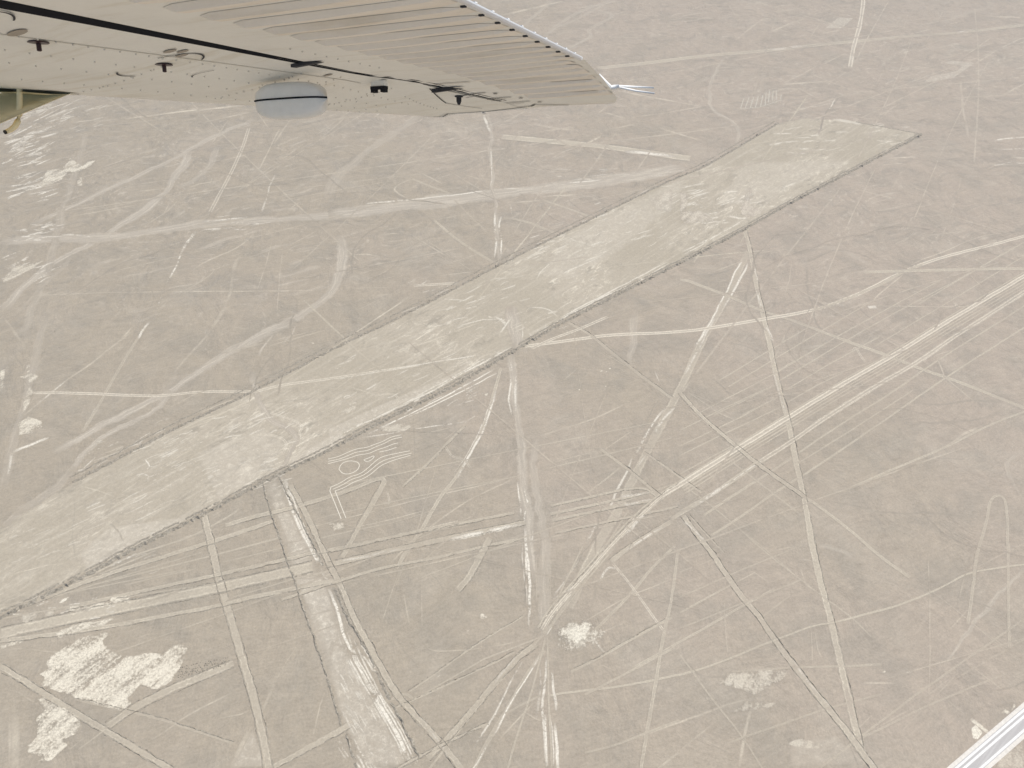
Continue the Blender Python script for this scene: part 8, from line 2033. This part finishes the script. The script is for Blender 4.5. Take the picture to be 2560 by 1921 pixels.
def disc(name, a, b, ra, rb, mat, dh=.004, n=18, ring=None, parent=wing, arc=(0, 2 * math.pi)):
    """flat plate or ring let into the underside"""
    V, F = [], []
    r0 = ring or 0
    for i in range(n + 1):
        t = arc[0] + (arc[1] - arc[0]) * i / n
        for r in (r0, 1.0):
            aa, bb = a + ra * r * math.cos(t), b + rb * r * math.sin(t)
            V.append((aa, bb, h_low(aa, bb) - dh))
    for i in range(n): F.append((i * 2, i * 2 + 1, i * 2 + 3, i * 2 + 2))
    return wobj(name, V, F, mat, parent)
def lathe(name, a, b, h, prof, mat, parent=wing, n=10):
    V, F = [], []
    for r, z in prof:
        for i in range(n):
            t = 2 * math.pi * i / n; V.append((a + r * math.cos(t), b + r * math.sin(t), h + z))
    for k in range(len(prof) - 1):
        for i in range(n): F.append((k * n + i, k * n + (i + 1) % n, k * n + n + (i + 1) % n, k * n + n + i))
    F.append(tuple((len(prof) - 1) * n + i for i in range(n)))
    return wobj(name, V, F, mat, parent)
# fuel drains
for a, b in ((1.985, -3.12), (2.585, -3.16)):
    h = h_low(a, b)
    lathe('fuel_drain', a, b, h, ((.038, .0), (.038, -.004), (.009, -.006), (.009, -.032), (.005, -.034)), M_RED)
# access covers, rings around them
for a, b, r in ((2.455, -2.955, .062), (2.50, -2.93, .055), (2.54, -2.985, .058), (1.86, -3.04, .085), (3.40, -2.90, .05)):
    disc('access_cover', a, b, r * .28, r * .62, M_BRONZE)
for a, b, ra, rb in ((2.585, -3.19, .11, .27), (1.70, -3.1, .11, .27)):
    for arc in ((.8, 2.0), (-2.2, -1.1), (2.2, 2.7)):
        disc('cover_rim', a, b, ra, rb, M_DARK, ring=.955, arc=arc, n=12)
disc('cover_rim', 2.86, -3.2, .04, .1, M_DARK, ring=.9, arc=(2.2, 4.6), n=8)
# rivet lines
def rivet_row(a0, b0, a1, b1, n, r=.0045, mat=M_RIVET):
    V, F = [], []
    for i in range(n):
        t = i / (n - 1); a = a0 + (a1 - a0) * t + random.uniform(-.004, .004); b = b0 + (b1 - b0) * t
        base = len(V)
        for rr, z in ((1, 0.002), (.6, -.005)):
            for j in range(6):
                q = j * math.pi / 3; aa, bb = a + r * rr * math.cos(q), b + 1.25 * r * rr * math.sin(q)
                V.append((aa, bb, h_low(aa, bb) + z - .001))
        for j in range(6): F.append((base + j, base + (j + 1) % 6, base + 6 + (j + 1) % 6, base + 6 + j))
        F.append(tuple(base + 6 + j for j in range(6)))
    o = wobj('rivet_row', V, F, mat); o['kind'] = 'stuff'
for a0, b0, a1, b1, n in ((1.2, -3.10, 4.3, -3.02, 46), (1.2, -3.32, 4.3, -3.2, 34), (1.2, -3.55, 4.4, -3.35, 30), (1.3, -4.0, 4.4, -3.5, 34), (1.8, -3.1, 1.95, -4.1, 12), (2.6, -3.2, 2.75, -4.0, 10), (3.25, -2.95, 3.35, -3.7, 12), (3.9, -2.86, 3.98, -3.4, 12), (3.5, -2.9, 3.56, -3.6, 14), (2.75, -2.55, 3.4, -2.56, 9), (4.1, -2.9, 4.6, -3.0, 10)):
    rivet_row(a0, b0, a1, b1, n)
# panel seams
def seam(name, P, w, mat, parent=wing, dh=.003):
    rows = []
    for (a, b), (a2, b2) in zip(P, P[1:]):
        k = 8
        for i in range(k + 1):
            t = i / k; x, y = a + (a2 - a) * t, b + (b2 - b) * t
            d = math.hypot(a2 - a, b2 - b); nx, ny = -(b2 - b) / d, (a2 - a) / d
            rows.append([(x - nx * w, y - ny * w, h_low(x, y) - dh), (x + nx * w, y + ny * w, h_low(x, y) - dh)])
    return bandz(name, rows, mat, parent)
seam('panel_seam', [(1.2, -3.155), (2.86, -3.0), (3.7, -2.92)], .004, M_RIVET)
seam('panel_seam', [(4.05, -2.69), (4.4, -2.80), (4.72, -2.72)], .004, M_DARK)
seam('tip_seam', [(5.0, -3.42), (4.98, -3.2), (4.93, -2.8), (4.72, -2.35), (4.66, -2.3)], .007, M_DARK)
seam('panel_seam', [(3.95, -2.67), (4.15, -2.62), (4.5, -2.46)], .006, M_DARK)
seam('panel_seam', [(4.66, -2.3), (4.72, -2.18), (4.75, -2.1)], .008, M_DARK)
for a, b in ((4.28, -2.52), (4.42, -2.42), (4.56, -2.36)):
    seam('drain_slot', [(a, b - .09), (a - .02, b + .09)], .006, M_DARK)
    seam('drain_slot', [(a + .05, b - .09), (a + .03, b + .02)], .003, M_DARK)
    disc('slot_hole', a + .01, b + .14, .01, .016, M_DARK, n=8)
for a, b, l in ((4.0, -2.5, .25), (3.95, -2.2, .12), (4.25, -1.95, .4), (4.35, -1.85, .2), (4.1, -1.8, .25)):
    seam('grime_mark', [(a, b - l * .5), (a - .01, b + l * .5)], .006, M_BRONZE, dh=.004)
# hinge brackets in the gap
for a, b, l in ((3.09, -2.80, .13), (4.09, -2.64, .15)):
    h = h_low(a, b)
    V = [(a - .02, b - .05, h + .01), (a + .02, b - .05, h + .01), (a - .02, b - .05, h - .022), (a + .02, b - .05, h - .020), (a - .01, b + l, h - .006), (a + .02, b + l, h - .006)]
    wobj('hinge_bracket', V, [(0, 1, 3, 2), (2, 3, 5, 4), (0, 2, 4), (1, 5, 3), (0, 4, 5, 1)], M_DARK)
# small bracket with two feet
c = (3.75, -2.83)
hb = h_low(*c)
for nm, da, db, dh, oa, ob, oh, mt in (('vent_box', .016, .047, .016, 0, 0, -.014, M_CREAM), ('vent_mouth', .018, .049, .008, -.003, 0, -.036, M_BLACK), ('vent_foot', .016, .014, .009, -.003, -.034, -.052, M_BLACK), ('vent_foot', .016, .014, .009, -.003, .034, -.052, M_BLACK)):
    box_at(nm, (c[0] + oa, c[1] + ob, hb + oh), da, db, dh, mt)
lathe('drain_pin', 4.28, -2.63, h_low(4.28, -2.63), ((.026, .0), (.026, -.006), (.016, -.008), (.016, -.03), (.008, -.05)), M_DARK)

# generic tube through points (wing local)
def tube(name, P, rad, mat, parent=wing, n=8, flat=None, smooth=True):
    P = [wv(*p) for p in P]; V, F = [], []
    up = Vector((0, 0, 1))
    for i, p in enumerate(P):
        d = (P[min(i + 1, len(P) - 1)] - P[max(i - 1, 0)]).normalized()
        x = d.cross(up if abs(d.z) < .95 else Vector((1, 0, 0))).normalized(); y = d.cross(x)
        r = rad[i] if isinstance(rad, (list, tuple)) else rad
        for j in range(n):
            t = 2 * math.pi * j / n; V.append(p + x * math.cos(t) * r * K + y * math.sin(t) * r * K)
    for i in range(len(P) - 1):
        for j in range(n): F.append((i * n + j, i * n + (j + 1) % n, i * n + n + (j + 1) % n, i * n + n + j))
    F.append(tuple(range(n))); F.append(tuple((len(P) - 1) * n + j for j in reversed(range(n))))
    return mesh_obj(name, V, F, mat, parent, smooth=smooth)
def ray_pt(x, y, depth):
    """a place seen at that spot of the survey photograph, depth metres out - in wing units"""
    f = 1922.9
    d = Vector(((x - 1280) / f, -(y - 960.5) / f, -1)) * depth
    return (d.dot(sv), d.dot(cv), d.dot(nv))

# wing strut: streamlined tube running inboard and down from the wing, with its cuff
def strut():
    V, F = [], []
    TE = Vector((2.80, -4.173, .446)); Dv = Vector((-1, 0, -.45))
    prof = ((0, 0), (.10, .022), (.25, .048), (.42, .058), (.54, .045), (.60, .018), (.605, 0), (.60, -.018), (.54, -.045), (.42, -.058), (.25, -.048), (.10, -.022))
    for t in (-.06, .3, .8, 1.6, 2.6):
        q = TE + Dv * t
        for b, h in prof: V.append((q.x, q.y - b, q.z + h))
    n = len(prof)
    for i in range(4):
        for j in range(n): F.append((i * n + j, i * n + (j + 1) % n, i * n + n + (j + 1) % n, i * n + n + j))
    F.append(tuple(range(n)))
    return V, F
V, F = strut(); strut_o = wobj('wing_strut', V, F, M_GREEN, smooth=True)
seam('strut_cuff', [(2.83, -4.15), (2.76, -4.45), (2.72, -4.9)], .010, M_BLACK, dh=.006)
rows = []
for i in range(9):
    b = -4.12 - i * .09
    rows.append([(2.56 - i * .012, b - .1, h_low(2.6, b) - .012), (2.66, b, h_low(2.66, b) - .02), (2.80, b, h_low(2.80, b) - .008)])
bandz('strut_fairing', rows, M_GREEN)
# tie-down hook
D0 = 4.0
hook = [ray_pt(x, y, D0) for x, y in ((49, 222), (49, 245), (49, 268), (48, 288), (45, 303), (38, 316), (27, 325), (13, 331))]
tube('tie_down_hook', hook, [.013, .014, .014, .0145, .015, .014, .0125, .010], M_GREEN, n=10)
tube('hook_tip', [ray_pt(x, y, D0 - .02) for x, y in ((15, 330), (11, 331.5))], .0105, M_DARK, n=10)
# grey leading edge pod with a dark seam
def pod():
    V, F = [], []
    C = Vector(ray_pt(728, 253, 4.02)); Lh = .226; n = 16
    rx = []
    for i in range(15):
        t = -1 + 2 * i / 14; e = (1 - abs(t) ** 3.2) ** .5 if abs(t) < 1 else 0.02
        for j in range(n):
            q = 2 * math.pi * j / n; cy, cz = math.cos(q), math.sin(q)
            sx = abs(cy) ** .55 * (1 if cy > 0 else -1); sz = abs(cz) ** .6 * (1 if cz > 0 else -1)
            V.append((C.x + .07 * e * sx + .02 * t, C.y + t * Lh, C.z + .092 * e * sz + .004 * t))
    for i in range(14):
        for j in range(n): F.append((i * n + j, i * n + (j + 1) % n, i * n + n + (j + 1) % n, i * n + n + j))
    F.append(tuple(range(n))); F.append(tuple(14 * n + j for j in reversed(range(n))))
    return V, F, C, Lh
V, F, C, Lh = pod(); pod_o = wobj('wing_pod', V, F, M_GREY, smooth=True)
seam_pts = []
for i in range(17):
    t = -1 + 2 * i / 16; e = (1 - abs(t) ** 3.2) ** .5 if abs(t) < 1 else .02
    seam_pts.append((C.x - .0715 * e + .02 * t, C.y + t * Lh, C.z + .004 * t + .006))
tube('pod_seam', seam_pts, .0045, M_BLACK, parent=pod_o)
# static wicks on the tip
D1 = 4.35
tube('wick_base', [ray_pt(x, y, D1) for x, y in ((1497, 187), (1512, 203), (1531, 221))], .008, M_WHITEP)
tube('wick_holder', [ray_pt(x, y, D1) for x, y in ((1527, 219), (1535, 219), (1547, 216))], [.010, .014, .010], M_WHITEP)
for P in (((1545, 216), (1590, 218), (1634, 220)), ((1545, 218), (1590, 228), (1636, 234))):
    tube('static_wick', [ray_pt(x, y, D1) for x, y in P], [.007, .006, .005], M_WHITEP)
